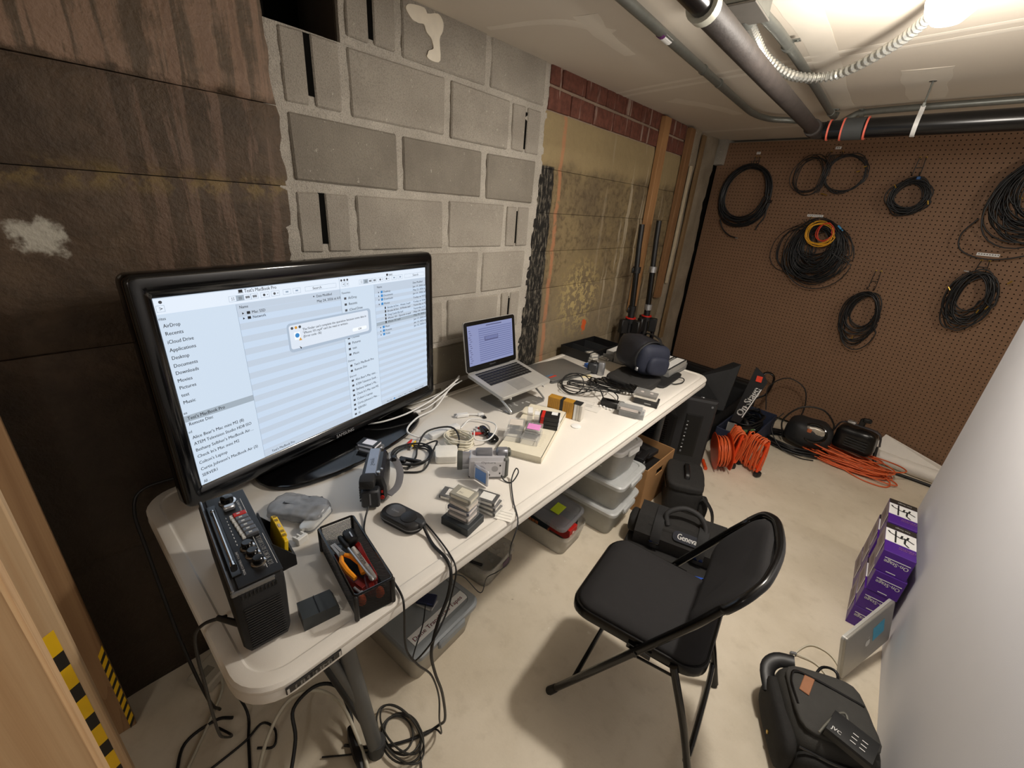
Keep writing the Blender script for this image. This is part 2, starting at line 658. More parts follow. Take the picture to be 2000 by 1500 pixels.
def brick_mat():
    g = G('painted_brick')
    p = g.pos()
    n2 = g.noise(p, 30, 4, 0.6)
    st = g.noise(g.map(p, (1, 14, 1)), 1.7, 5, 0.6, 0.3)
    c = g.mix(g.step(n2, 0.3, 0.7), '#5c382e', '#74483b')
    c = g.mix(g.math('MULTIPLY', g.step(st, 0.60, 0.66), 0.6), c, '#b5a79a')
    return g.done(c, 0.7, 0, 0.3, g.bump(n2, 0.35, 0.004))


def peg_mat():
    g = G('brown_hardboard')
    p = g.pos()
    n = g.noise(p, 3, 3)
    f = g.noise(p, 160, 2)
    c = g.mix(n, '#7c5f4a', '#8a6c54')
    c = g.mix(g.math('MULTIPLY', f, 0.3), c, '#775840')
    return g.done(c, 0.6, 0, 0.3, g.bump(f, 0.2, 0.001))


def ceil_mat():
    g = G('unpainted_drywall')
    p = g.pos()
    n = g.noise(p, 1.7, 4)
    f = g.noise(p, 200, 2)
    c = g.mix(n, '#cfc5b6', '#d8cfc1')
    c = g.mix(g.math('MULTIPLY', f, 0.15), c, '#bdb2a2')
    return g.done(c, 0.85, 0, 0.2, g.bump(f, 0.15, 0.001))


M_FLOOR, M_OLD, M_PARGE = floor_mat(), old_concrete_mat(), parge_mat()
M_BLOCK = block_mat('#9c958a', '#aaa397', 0.6)
M_MORT = block_mat('#b4ada1', '#c6bfb3', 1.0)
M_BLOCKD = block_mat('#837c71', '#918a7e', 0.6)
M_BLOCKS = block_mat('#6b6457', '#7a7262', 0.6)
M_BMORT = block_mat('#9a8674', '#a8927e', 0.7)
M_BRICK, M_PEG, M_CEIL = brick_mat(), peg_mat(), ceil_mat()
M_PART = mat('#dcdce0', 0.75, var=0.03, vs=4, bump=0.12, bs=500, spec=0.2)
M_VOID = mat('#0b0a08', 0.9, var=0.1, spec=0.1)
M_COMP = mat('#dcd4c6', 0.85, var=0.06, vs=9)
M_PLAIN = mat('#b9ab95', 0.8, var=0.06, vs=3)

fl = MB()
fl.box((1.55, 0.4, -0.05), (3.9, 6.9, 0.1))
struct(fl.build('floor', M_FLOOR, smooth=False))
ce = MB()
ce.add([(-0.3, -3, ceil_z(-3)), (3.5, -3, ceil_z(-3)), (3.5, 3.85, ceil_z(3.85)), (-0.3, 3.85, ceil_z(3.85)),
        (-0.3, -3, 2.32), (3.5, -3, 2.32), (3.5, 3.85, 2.32), (-0.3, 3.85, 2.32)],
       [(0, 3, 2, 1), (4, 5, 6, 7), (0, 1, 5, 4), (2, 3, 7, 6), (1, 2, 6, 5), (3, 0, 4, 7)])
CEIL = struct(ce.build('ceiling', M_CEIL, smooth=False))


def compound(pts, wds, name='joint_compound'):
    """hand-spread joint compound: a thin uneven strip on the ceiling"""
    P = crv([(x, y, 0) for x, y in pts], 5)
    W = [wds[0] + (wds[-1] - wds[0]) * i / (len(P) - 1) for i in range(len(P))]
    rg = []
    for i, q in enumerate(P):
        a, b = P[max(i - 1, 0)], P[min(i + 1, len(P) - 1)]
        d = (b - a).normalized()
        nn = Vector((-d.y, d.x, 0))
        ww = W[i] * (1 + 0.25 * noise.noise(q * 9))
        l, r_ = q + nn * ww / 2, q - nn * ww / 2
        rg.append([(l.x, l.y, ceil_z(l.y) + 0.001), (l.x, l.y, ceil_z(l.y) - 0.0005), (q.x, q.y, ceil_z(q.y) - 0.0022),
                   (r_.x, r_.y, ceil_z(r_.y) - 0.0005), (r_.x, r_.y, ceil_z(r_.y) + 0.001)])
    MB().loft(rg).build(name, M_COMP, CEIL)


compound([(-0.02, 1.68), (0.5, 1.55), (1.1, 1.42), (1.5, 1.34), (2.4, 1.15)], (0.035, 0.035))
compound([(-0.02, 1.60), (0.5, 1.47), (1.1, 1.345), (1.5, 1.265), (2.4, 1.08)], (0.03, 0.03))
compound([(0.42, 0.62), (0.38, 0.8), (0.36, 1.05)], (0.09, 0.05))
compound([(0.05, 0.55), (0.3, 0.62), (0.42, 0.80)], (0.03, 0.06))
compound([(0.98, 0.78), (0.99, 1.2), (0.97, 1.8), (0.96, 2.3)], (0.10, 0.08))
compound([(1.28, 1.70), (1.28, 1.95), (1.29, 2.25)], (0.17, 0.13))
compound([(0.2, 1.85), (0.35, 2.1), (0.42, 2.35)], (0.10, 0.07))
compound([(0.0, 2.95), (0.6, 2.86), (1.4, 2.75)], (0.07, 0.05))

# ---- the long wall on the left: old concrete, a block infill, old parged wall with bricks on top
wl = MB()
for c, s in (((-0.14, -1.51, 1.15), (0.24, 2.594, 2.3)), ((-0.14, 1.80, 1.15), (0.24, 3.608, 2.3)), ((-0.14, -0.109, 0.9835), (0.24, 0.208, 1.967)), ((-0.27, -0.1, 1.15), (0.03, 0.4, 2.3))):
    wl.box(c, s)
WALL = struct(wl.build('wall_left', mat('#4a443a', 0.9), smooth=False))
hv = MB()
hv.box((-0.245, -0.109, 2.1), (0.012, 0.22, 0.3))
hv.box((-0.13, -0.209, 2.1), (0.22, 0.006, 0.3)).box((-0.13, -0.007, 2.1), (0.22, 0.004, 0.3), m=1)
hv.build('block_cavity', [M_VOID, mat('#3a3026', 0.9)], WALL, smooth=False)


def rough(name, yl, yr, z0, z1, x, amp, m, dy=0.035, dz=0.025, lip=0.006, seed=0, fr=9.0, depth=0.035):
    """rough-cast slab: a displaced grid with its edges turned back; yl, yr give the side edges at height z"""
    nz = max(2, int((z1 - z0) / dz))
    W = max(yr(z0) - yl(z0), 0.05)
    ny = max(2, int(W / dy))
    vs, fs = [], []
    for i in range(nz + 1):
        z = z0 + (z1 - z0) * i / nz
        a, b = yl(z), yr(z)
        for j in range(ny + 1):
            y = a + (b - a) * j / ny
            d = amp * (noise.noise(Vector((y * fr, z * fr, seed))) + 0.6 * noise.noise(Vector((y * fr * 3, z * fr * 3, seed + 5))))
            xx = x + d - (lip if i in (0, nz) else 0) - (lip if j in (0, ny) else 0)
            vs.append((xx, y, z))
    n = ny + 1
    for i in range(nz):
        for j in range(ny):
            fs.append((i * n + j, i * n + j + 1, (i + 1) * n + j + 1, (i + 1) * n + j))
    rim = [j for j in range(n)] + [i * n + ny for i in range(1, nz + 1)] + [nz * n + j for j in range(ny - 1, -1, -1)] + [i * n for i in range(nz - 1, 0, -1)]
    b0 = len(vs)
    for k in rim:
        vs.append((x - depth, vs[k][1], vs[k][2]))
    L = len(rim)
    for k in range(L):
        fs.append((rim[(k + 1) % L], rim[k], b0 + k, b0 + (k + 1) % L))
    return MB().add(vs, fs).build(name, m, WALL, ang=60)


def edgeA(z):
    return -0.214 + 0.009 * noise.noise(Vector((z * 13, 1, 2))) + 0.007 * noise.noise(Vector((z * 40, 5, 2))) - (0.008 if z > 1.77 else -0.006 if z > 1.4 else 0.0)


def edgeB(z):
    return 0.998 - max(0, 1.75 - z) * 0.066 + 0.006 * noise.noise(Vector((z * 17, 9, 2)))


zs = [0.0, 0.55, 1.16, 1.565, 1.769, 2.2]
for i in range(len(zs) - 1):
    top = i == len(zs) - 2
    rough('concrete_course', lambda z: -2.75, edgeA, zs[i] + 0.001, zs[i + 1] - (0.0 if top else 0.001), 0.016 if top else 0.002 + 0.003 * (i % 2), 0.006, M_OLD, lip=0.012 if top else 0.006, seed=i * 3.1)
rough('mortar_bed', lambda z: edgeA(z) - 0.02, lambda z: edgeB(z) + 0.012, 0.0, 1.965, -0.0035, 0.0045, M_MORT, 0.018, 0.016, 0.001, 40, 20)
rough('mortar_bed', lambda z: -0.004, lambda z: edgeB(z) + 0.012, 1.965, 2.2, -0.0035, 0.0045, M_MORT, 0.018, 0.016, 0.001, 41, 20)
J = 0.011
cols_odd = [(-0.197, 0.0), (0.0, 0.406), (0.406, 0.757), (0.757, 0.972)]
cols_even = [(-0.197, 0.194), (0.194, 0.611), (0.611, 0.972)]
rows = [(1.9737, 2.19, [(0.0, 0.195), (0.195, 0.611), (0.611, 0.985)], {0.0: 0.097})]
for i in range(9):
    z1 = 1.9737 - 0.203 * i
    odd = i % 2 == 0
    sl = {-0.197: -0.106, 0.757: 0.860} if odd else {}
    rows.append((max(z1 - 0.203, 0.16), z1, cols_odd if odd else cols_even, sl))
for z0, z1, cs, sl in rows:
    for a, b in cs:
        sh = max(0, 1.75 - z0) * 0.066 if b > 0.9 else 0
        a2, b2 = a + J * (1.1 + 0.5 * rnd.random()), b - J * (1.1 + 0.5 * rnd.random()) - sh
        zz0, zz1 = z0 + J * (0.9 + 0.5 * rnd.random()), z1 - J * (0.9 + 0.5 * rnd.random())
        bl = MB()
        if a in sl:
            k = sl[a]
            if k > 0.5:
                k -= sh * 0.6
            wdt = 0.0095 if k < 0.5 else 0.007
            for p, q in ((a2, k - wdt), (k + wdt, b2)):
                bl.box((-0.0205, (p + q) / 2, (zz0 + zz1) / 2), (0.05, q - p, zz1 - zz0), 0.004, jit=0.0015)
            e0 = 0.025 if k < 0 else 0.012
            bl.box((-0.0215, k, (zz0 + e0 + zz1 - (0 if k < 0 else 0.018)) / 2), (0.04, 2 * wdt + 0.003, zz1 - zz0 - e0 - (0 if k < 0 else 0.018)), m=1)  # black strip painted in for the shaded depth of the slot
        else:
            bl.box((-0.0205, (a2 + b2) / 2, (zz0 + zz1) / 2), (0.05, b2 - a2, zz1 - zz0), 0.005, jit=0.003)
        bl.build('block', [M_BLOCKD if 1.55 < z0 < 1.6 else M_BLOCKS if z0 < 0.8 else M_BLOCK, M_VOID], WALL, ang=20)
spk = [(0.222, 2.113), (0.24, 2.128), (0.295, 2.135), (0.307, 2.123), (0.353, 2.136), (0.376, 2.118), (0.373, 2.092), (0.36, 2.067), (0.364, 2.009), (0.333, 1.999), (0.307, 2.004), (0.31, 2.015), (0.333, 2.028), (0.326, 2.058), (0.304, 2.073), (0.291, 2.092), (0.257, 2.088), (0.239, 2.095)]
q = crv([(0.0085, y, z) for y, z in spk], 3, True)
MB().loft([[p + Vector((-0.004, 0, 0)) for p in q], q, [p.lerp(Vector((0.0105, 0.33, 2.08)), 0.15) + Vector((0.001, 0, 0)) for p in q]], (False, True)).build('spackle_patch', mat('#e6ddcb', 0.8), WALL)
# right part
zc = [0.0, 0.13, 0.335, 0.54, 0.74, 0.945, 1.145, 1.345, 1.535, 1.738, 1.977]
for i in range(len(zc) - 1):
    rough('parging_course', edgeB, lambda z: 3.06, zc[i] + 0.001, zc[i + 1] - 0.001, 0.0, 0.003, M_PARGE, 0.05, 0.03, 0.0045, 60 + i * 2.3)
rough('brick_mortar', lambda z: 0.998, lambda z: 3.06, 1.977, 2.22, -0.008, 0.002, M_BMORT, 0.05, 0.03, 0.001, 90)
for z0, z1, js in ((1.982, 2.068, [1.003, 1.187, 1.40, 1.608, 1.82, 2.03, 2.235, 2.44, 2.65, 2.86, 3.06]), (2.082, 2.17, [1.003, 1.098, 1.302, 1.505, 1.72, 1.925, 2.13, 2.335, 2.54, 2.75, 2.96, 3.06])):
    for a, b in zip(js[:-1], js[1:]):
        MB().box((-0.012, (a + b) / 2, (z0 + z1) / 2), (0.03, b - a - 0.011, z1 - z0), 0.003, jit=0.0015).build('brick', M_BRICK, WALL, ang=20)
rough('plaster_column', lambda z: 2.80 + 0.03 * noise.noise(Vector((z * 6, 3, 1))), lambda z: 3.33, 0.0, 2.2, 0.012, 0.012, block_mat('#8c806e', '#a39683', 0.8), 0.04, 0.05, 0.008, 101, 5)

# ---- far wall, partition, the walls behind the camera
MB().add([far(-0.4, 0, -0.10), far(3.6, 0, -0.10), far(3.6, 2.3, -0.10), far(-0.4, 2.3, -0.10), far(-0.4, 0, -0.2), far(3.6, 0, -0.2), far(3.6, 2.3, -0.2), far(-0.4, 2.3, -0.2)],
         [(0, 1, 2, 3), (5, 4, 7, 6), (4, 0, 3, 7), (1, 5, 6, 2), (3, 2, 6, 7), (4, 5, 1, 0)]).build('wall_far', M_PLAIN, smooth=False)['kind'] = 'structure'
struct(MB().box((1.932, -0.45, 1.06), (0.12, 4.5, 2.12), 0.002).build('wall_partition', M_PART, smooth=False))
struct(MB().box((3.5, 0.4, 1.15), (0.1, 6.9, 2.3)).build('wall_right', M_PLAIN, smooth=False))
struct(MB().box((1.6, -2.85, 1.15), (3.9, 0.1, 2.3)).build('wall_back', M_PLAIN, smooth=False))
st = MB()
st.add([far(-0.02, 2.195, 0.07), far(0.075, 2.195, 0.07), far(0.075, 2.195, -0.1), far(-0.02, 2.195, -0.1), far(-0.02, 1.995, 0.06), far(0.07, 2.0, 0.06), far(0.07, 2.0, -0.1), far(-0.02, 1.995, -0.1)],
       [(0, 3, 2, 1), (4, 5, 6, 7), (0, 1, 5, 4), (1, 2, 6, 5), (2, 3, 7, 6), (3, 0, 4, 7)])
struct(st.build('trim_1', M_BLOCK, smooth=False))
dk = MB()
dk.box((-0.03, 3.40, 1.1), (0.06, 0.16, 2.2))
struct(dk.build('gap_shade', M_VOID, smooth=False))  # black box standing in for the shade in the gap by the pegboard


# ---- pegboard with real holes
def pegboard():
    p = 0.0254
    ns, nt = 84, 84
    S0, T0 = 0.012, 2.165 - nt * p
    r = 0.0039
    H = 6
    base_v = []
    out = [(0.5, 0.0), (0.5, 0.5), (-0.5, 0.5), (-0.5, 0.0), (-0.5, -0.5), (0.5, -0.5)]
    inn = [(r * math.cos(2 * PI * k / H), r * math.sin(2 * PI * k / H)) for k in range(H)]
    V, F = [], []
    for i in range(ns):
        for j in range(nt):
            b = len(V)
            cx, cz = S0 + (i + 0.5) * p, T0 + (j + 0.5) * p
            V += [(cx + x * p, 0, cz + z * p) for x, z in out]
            V += [(cx + x, 0, cz + z) for x, z in inn]
            V += [(cx + x, 0.006, cz + z) for x, z in inn]
            for k in range(H):
                l = (k + 1) % H
                F.append((b + k, b + H + k, b + H + l, b + l))
                F.append((b + H + k, b + 2 * H + k, b + 2 * H + l, b + H + l))
    b = len(V)
    x0, x1, z0, z1 = S0, S0 + ns * p, T0, T0 + nt * p
    V += [(x, y, z) for y in (0, 0.006) for x, z in ((x0, z0), (x1, z0), (x1, z1), (x0, z1))]
    for k in range(4):
        l = (k + 1) % 4
        F.append((b + k, b + l, b + 4 + l, b + 4 + k))
    o = MB().add(V, F).build('pegboard', M_PEG, smooth=False)
    o.location = far(0, 0, 0)
    o.rotation_euler = (0, 0, -ALF)
    tag(o, 'large brown pegboard covering the far wall, full of small holes', 'pegboard')
    bk = MB()
    bk.box((x0 + (x1 - x0) / 2, 0.03, (z0 + z1) / 2), (x1 - x0 - 0.01, 0.002, z1 - z0 - 0.01))
    for s in (0.06, 0.5, 0.95, 1.4, 1.85, 2.1):
        bk.box((s, 0.05, (z0 + z1) / 2), (0.04, 0.088, z1 - z0 - 0.01))
    bk.build('backing_battens', mat('#2a2019', 0.9), o, smooth=False)
    for s, t, wd in ((0.33, 2.085, 0.03), (0.868, 2.105, 0.035), (0.862, 1.652, 0.105), (1.845, 1.495, 0.10)):
        lb = MB().box((s, -0.001, t), (wd, 0.002, 0.017))
        for k in range(int(wd / 0.012)):
            lb.box((s - wd / 2 + 0.01 + k * 0.012, -0.0022, t + 0.001), (0.007, 0.0006, 0.005), m=1)
        lb.build('label_tag', [INKW, mat('#55504a', 0.6)], o, smooth=False, label='white printed label tag')
    sp_ = MB()
    for k in range(14):
        a = 0.09 + rnd.random() * 0.3
        sp_.box((a, -0.002, T0 + nt * p + 0.0), (0.03 + 0.03 * rnd.random(), 0.003, 0.02), 0)
    return o


PEG = pegboard()
# ================================================================ pipes, lamp, timber
IRON = mat('#332d2a', 0.6, metal=0.15, var=0.6, vs=22, bump=0.4, bs=120)
PVC = mat('#0d0d0e', 0.25, spec=0.5, var=0.1)
PURP = mat('#e06a56', 0.5, var=0.2)


def cz(x, y, v):
    return (x, y, ceil_z(y) - v)


t = thing('iron_pipe', 'thick dark iron pipe running below the ceiling along the room', 'pipe', cz(0.935, 0.9, 0.16))
o_ = Vector(t.location)
MB().tube([Vector(cz(0.949, 0.31, 0.16)) - o_, Vector(cz(0.936, 0.93, 0.158)) - o_, Vector(cz(0.922, 1.9, 0.155)) - o_], 0.0285, 20).build('pipe', IRON, t)
MB().tube([Vector(cz(0.962, -1.6, 0.16)) - o_, Vector(cz(0.949, 0.30, 0.16)) - o_], 0.024, 16).build('hose_end', PVC, t, label='smooth black pipe end')
MB().cyl(Vector(cz(0.949, 0.285, 0.16)) - o_, Vector(cz(0.949, 0.312, 0.16)) - o_, 0.0335, n=24).build('collar', mat('#c9c9bb', 0.4, metal=0.2), t, label='pale ring around the pipe')
h = MB()
h.cyl(Vector(cz(0.922, 1.885, 0.155)) - o_, Vector(cz(0.922, 1.93, 0.155)) - o_, 0.036, n=20)
h.tube([Vector(cz(0.922, 1.90, 0.155)) - o_, Vector(cz(0.925, 1.95, 0.158)) - o_, Vector(cz(0.95, 1.965, 0.16)) - o_, Vector(cz(0.985, 1.945, 0.16)) - o_], 0.037, 16, k=4)
h.build('elbow', IRON, t)


def dr(x):
    return 1.945 - 0.13 * (x - 0.985)


t = thing('drain_pipe', 'glossy black plastic drain pipe above the pegboard with red-edged couplings', 'pipe', (1.3, dr(1.3), 2.0))
o_ = Vector(t.location)
MB().cyl(Vector((0.97, dr(0.97), 2.003)) - o_, Vector((3.44, dr(3.44), 2.01)) - o_, 0.040, n=24).build('pipe', PVC, t)
MB().cyl(Vector((1.045, dr(1.045), 2.003)) - o_, Vector((1.125, dr(1.125), 2.003)) - o_, 0.046, n=24).build('coupling', mat('#3d3f3f', 0.6), t)
for x in (0.985, 1.040, 1.130):
    MB().cyl(Vector((x - 0.0035, dr(x), 2.003)) - o_, Vector((x + 0.0035, dr(x), 2.003)) - o_, 0.0445 if x < 1 else 0.0475, n=24).build('primer_ring', PURP, t, label='ring of red pipe primer')

t = thing('pipe_hanger', 'threaded rod and white strap holding up the black drain pipe', 'hanger', (1.303, dr(1.303), 2.0))
o_ = Vector(t.location)
MB().cyl((0, 0, 0.075), (0, 0, ceil_z(1.9) - 2.0), 0.0035, n=8).cyl((0, 0, ceil_z(1.9) - 2.003), (0, 0, ceil_z(1.9) - 2.0), 0.013, n=10).build('threaded_rod', GALV, t)
MB().box((0, 0, 0.078), (0.012, 0.012, 0.02), 0.002).build('nut', GALV, t)
s_ = MB()
rg = []
for i in range(17):
    a = PI * 0.5 + 2 * PI * i / 16
    r_ = 0.0415
    p = Vector((0, math.cos(a) * r_, math.sin(a) * r_ + 0.003))
    if i in (0, 16):
        p = Vector((0, 0.002 if i else -0.002, 0.075))
    q = Vector((0, math.cos(a) * (r_ + 0.002), math.sin(a) * (r_ + 0.002) + 0.003)) if i not in (0, 16) else p + Vector((0, 0.002 if i else -0.002, 0))
    rg.append([p + Vector((-0.008, 0, 0)), p + Vector((0.008, 0, 0)), q + Vector((0.008, 0, 0)), q + Vector((-0.008, 0, 0))])
s_.loft(rg)
s_.build('strap', mat('#d9d9d6', 0.45), t)


def conduit(name, label, pts, r, straps, k=6, parts=()):
    t = thing(name, label, 'conduit', pts[0])
    o_ = Vector(t.location)
    MB().tube([Vector(p) - o_ for p in pts], r, 12, k=k).build('tube', GALV, t)
    for p, d in straps:
        p, d = Vector(p) - o_, Vector(d).normalized()
        m = MB().cyl(p - d * 0.009, p + d * 0.009, r * 1.18, n=14)
        sd = d.cross(Vector((0, 0, 1))).normalized()
        if sd.length > 0:
            m.box(p + sd * (r * 1.5) + Vector((0, 0, r * 0.8)), (0.022, 0.022, 0.004), rz=math.atan2(d.y, d.x))
            m.cyl(p + sd * (r * 1.7) + Vector((0, 0, r * 0.5)), p + sd * (r * 1.7) + Vector((0, 0, r * 0.9)), 0.005, n=8)
        m.build('strap', GALV, t)
    return t


c1 = conduit('electrical_conduit', 'thin steel conduit on the ceiling nearest the block wall, bending along the far end', [cz(0.655, -1.5, .03), cz(0.64, 0.1, .03), cz(0.599, 1.094, .03), cz(0.559, 1.947, .03), cz(0.557, 2.20, .03), cz(0.60, 2.37, .03), cz(0.69, 2.43, .032), cz(0.78, 2.425, .045), cz(0.86, 2.40, .075), cz(0.94, 2.38, .075), cz(1.0, 2.365, .04), cz(1.06, 2.352, .025), cz(1.319, 2.295, .025), cz(1.618, 2.255, .025), cz(2.4, 2.15, .025), cz(3.43, 2.0, .025)],
             0.0155, [(cz(0.63, 0.33, .03), (0.02, -1, 0)), (cz(0.592, 1.25, .03), (0.04, -1, 0)), (cz(0.583, 1.48, .03), (0.04, -1, 0)), (cz(1.045, 2.355, .028), (1, -0.2, 0))])
o_ = Vector(c1.location)
MB().cyl(Vector(cz(0.612, 0.80, .0305)) - o_, Vector(cz(0.609, 0.86, .0305)) - o_, 0.0162, n=12).build('sticker', [INKW], c1, label='white sticker on the conduit')
MB().cyl(Vector(cz(0.613, 0.78, .0305)) - o_, Vector(cz(0.612, 0.80, .0305)) - o_, 0.0162, n=12).build('sticker', [mat('#5f2a66', 0.5)], c1, label='purple end of the sticker')
conduit('electrical_conduit', 'steel conduit from the ceiling junction box passing behind the flexible conduit', [cz(0.915, 0.70, .035), cz(0.918, 0.847, .03), cz(0.925, 1.02, .03), cz(0.924, 1.65, .03), cz(0.912, 2.36, .03), cz(0.911, 2.46, .01), cz(0.911, 2.48, -.02)],
        0.0155, [(cz(0.923, 1.10, .03), (0, 1, 0)), (cz(0.924, 1.55, .03), (0, 1, 0)), (cz(0.914, 2.28, .03), (0, 1, 0))])

t = thing('junction_box', 'square steel junction box on the ceiling above the flexible conduit', 'junction box', cz(0.895, 0.68, 0.03))
MB().box((0, 0, 0.0), (0.105, 0.14, 0.055), 0.003).build('body', GALV, t, smooth=False)
m = MB().box((0, 0, -0.030), (0.11, 0.146, 0.005), 0.001)
m.build('cover', mat('#74706a', 0.5, metal=0.4), t, smooth=False)
m = MB()
for x, y in ((-0.04, -0.0705), (0.0, -0.0705), (0.04, -0.0705)):
    m.cyl((x, y, 0.01), (x, y - 0.002, 0.01), 0.004, n=8)
m.build('knockout', BLACK, t)

t = thing('flexible_conduit', 'ribbed silver flexible conduit sagging from the junction box to the lamp', 'conduit', cz(0.887, 0.755, 0.05))
o_ = Vector(t.location)
fp = crv([Vector(p) - o_ for p in (cz(0.887, 0.752, .045), cz(0.884, 0.87, .06), cz(0.886, 1.045, .075), cz(0.937, 1.255, .085), cz(1.056, 1.305, .08), cz(1.205, 1.12, .065), cz(1.289, 0.948, .05), cz(1.325, 0.80, .045))], 34)
MB().tube(fp, [0.0168 if i % 4 < 2 else 0.0120 for i in range(len(fp))], 10).build('ribbed_sleeve', mat('#b4b4ae', 0.3, metal=0.75, var=0.1), t, ang=20)
MB().cyl((0, -0.02, 0.005), (0, 0.02, 0.0), 0.02, n=12).build('connector', GALV, t)


def ceiling_lamp(loc, label):
    t = thing('ceiling_lamp', label, 'lamp', loc)
    up = ceil_z(loc[1]) - loc[2]
    MB().lathe([(0.0, up), (0.062, up), (0.062, up - 0.02), (0.05, up - 0.028), (0.0, up - 0.028)], 24).build('base', WHITE, t)
    MB().lathe([(0.0, -0.052), (0.028, -0.046), (0.046, -0.026), (0.053, 0.0), (0.046, 0.028), (0.030, up - 0.027), (0.0, up - 0.027)], 24).build('bulb', screen_mat('#fff3e2', 4.0), t, ang=80)
    return t


ceiling_lamp(LAMP, 'glowing round bulb on the ceiling at the end of the flexible conduit')
ceiling_lamp(LAMP_C, 'third round ceiling bulb hidden behind the white partition')
ceiling_lamp(LAMP_B, 'second round ceiling bulb behind the photographer')

# ---- timber: studs at the left edge, boards on the far part of the long wall
PINE = wood('#d2b793', '#b8946c', 2)
PINE2 = wood('#d1b087', '#b28a5f', 2, sc=0.9)
PINE3 = wood('#a98762', '#876546', 2)
TAPE = None


def stud(label, x, y, z0, z1, wx, wy, m, name='pine_stud'):
    t = thing(name, label, 'timber', (x, y, z0))
    MB().box((0, 0, (z1 - z0) / 2), (wx, wy, z1 - z0), 0.003).build('board', m, t)
    return t


s1 = stud('knotty pine stud against the stained wall, farthest of the three', 0.09, -0.9485, 0, 2.12, 0.038, 0.089, PINE3)
s2 = stud('pale pine stud between two others at the left edge', 0.509, -0.9485, 0, 2.12, 0.038, 0.089, PINE)
s3 = stud('broad orange-toned pine stud closest to the lens at the left edge', 0.909, -0.934, 0, 2.13, 0.038, 0.11, PINE2)
plate = thing('pine_floor_plate', 'pine plate on the floor under the three studs', 'timber', (0.6, -1.06, 0))
MB().box((0, 0, 0.02), (1.2, 0.1, 0.038), 0.003).build('board', wood('#cfa06a', '#a8733f', 0), plate)
TY, TB = mat('#f2c313', 0.4, var=0.1, vs=15), mat('#1a1916', 0.5)
for par, (x, y0, y1, zt) in ((s2, (0.0197, -0.030, 0.033, 0.80)), (s1, (0.0197, 0.030, 0.0448, 0.33))):
    m = MB()
    n = 9
    for i in range(n):
        za, zb = zt * i / n, zt * (i + 1) / n
        zm = za + (zb - za) * 0.42
        for p, q, k in ((za, zm, 1), (zm, zb, 0)):
            vs = [(x, y0, p), (x, y1, p + 0.03), (x, y1, q + 0.03), (x, y0, q)]
            m.add(vs + [(a - 0.002, b, c) for a, b, c in vs], [(0, 1, 2, 3), (4, 7, 6, 5), (0, 4, 5, 1), (2, 6, 7, 3), (0, 3, 7, 4), (1, 5, 6, 2)], k)
    m.build('hazard_tape', [TY, TB], par, smooth=False, label='strip of yellow and black hazard tape')
stud('pale furring board on the parged wall, the one farther from the corner', 0.0215, 2.2315, 0.885, 2.155, 0.035, 0.089, wood('#ab8257', '#8a6340', 2), 'furring_board')
stud('darker furring board on the parged wall beside the thin white stick', 0.0215, 2.677, 0.94, 2.16, 0.035, 0.085, wood('#8d6a48', '#6d4c30', 2), 'furring_board')
stud('thin white-painted stick standing along the dark furring board', 0.030, 2.79, 1.05, 1.93, 0.018, 0.03, mat('#b9ab90', 0.7, var=0.2), 'wall_lath')
stud('thin weathered strip of wood by the rough corner column', 0.034, 2.92, 0.55, 2.15, 0.02, 0.06, wood('#8d7452', '#5b4630', 2), 'wall_lath')

# ================================================================ folding table
T = 0.737
TX, TY0 = 0.4375, 0.4825
table = thing('folding_table', 'long white plastic folding table along the wall, covered with video gear', 'table', (TX, TY0, 0))
PLA = mat('#e6e1d8', 0.42, var=0.035, vs=6, bump=0.12, bs=700, spec=0.45)


def trr(ins, z):
    return [(x, y, z) for x, y in rrect(0.785 - 2 * ins, 2.435 - 2 * ins, 0.085 - ins * 0.8, 7)]


MB().loft([trr(0.05, 0.700), trr(0.012, 0.692), trr(0.002, 0.694), trr(0, 0.704), trr(0.003, 0.717), trr(0.001, 0.721), trr(0.001, 0.728), trr(0.006, 0.7345), trr(0.014, T), trr(0.030, T), trr(0.034, 0.7345), trr(0.039, 0.7345), trr(0.043, T - 0.0003)]).build('table_top', PLA, table, ang=30)
LEGM = mat('#5a5c5c', 0.5, metal=0.3)
for sgn, y0 in ((-1, -0.44), (1, 1.585)):
    for k, xx in enumerate((0.70, 0.17) if sgn < 0 else (0.635, 0.17)):
        fx = xx - TX
        MB().tube([(fx, y0 - 0.075 * (1 if sgn < 0 else -0.6) - TY0, 0.70), (fx, y0 - 0.02 * (1 if sgn < 0 else -1) - TY0, 0.2), (fx, y0 - TY0, 0.02)], 0.021, 14, k=3).build('leg', LEGM, table)
        f_ = MB().cyl((fx, y0 - TY0, 0), (fx, y0 + 0.004 - TY0, 0.05), 0.026, n=14)
        f_.build('foot_cap', mat('#3a3b3b', 0.6), table)
        MB().tube([(fx, y0 - 0.135 * (1 if sgn < 0 else -1) - TY0, 0.70), (fx, y0 - 0.035 * (1 if sgn < 0 else -1) - TY0, 0.28)], 0.012, 10).build('brace', LEGM, table)
    m = MB().tube([((0.70 if sgn < 0 else 0.635) - TX, y0 - 0.012 - TY0, 0.13), (0.17 - TX, y0 - 0.012 - TY0, 0.13)], 0.014, 10)
    m.build('cross_bar', LEGM, table)
m = MB()
bx, by0, by1 = 0.8295 - TX, -0.668 - TY0, -0.560 - TY0
m.box((bx, (by0 + by1) / 2, 0.7115), (0.004, by1 - by0, 0.0165), 0.001)
m.box((bx + 0.0022, by1 - 0.004, 0.7115), (0.001, 0.004, 0.012), m=1)
m.box((bx + 0.0022, by0 + 0.004, 0.7115), (0.001, 0.004, 0.012), m=1)
m.text('LIFETIME', 0.015, (bx + 0.0024, (by0 + by1) / 2, 0.706), (0, 1, 0), (0, 0, 1), 'c', 0.078, 1, 0.03)
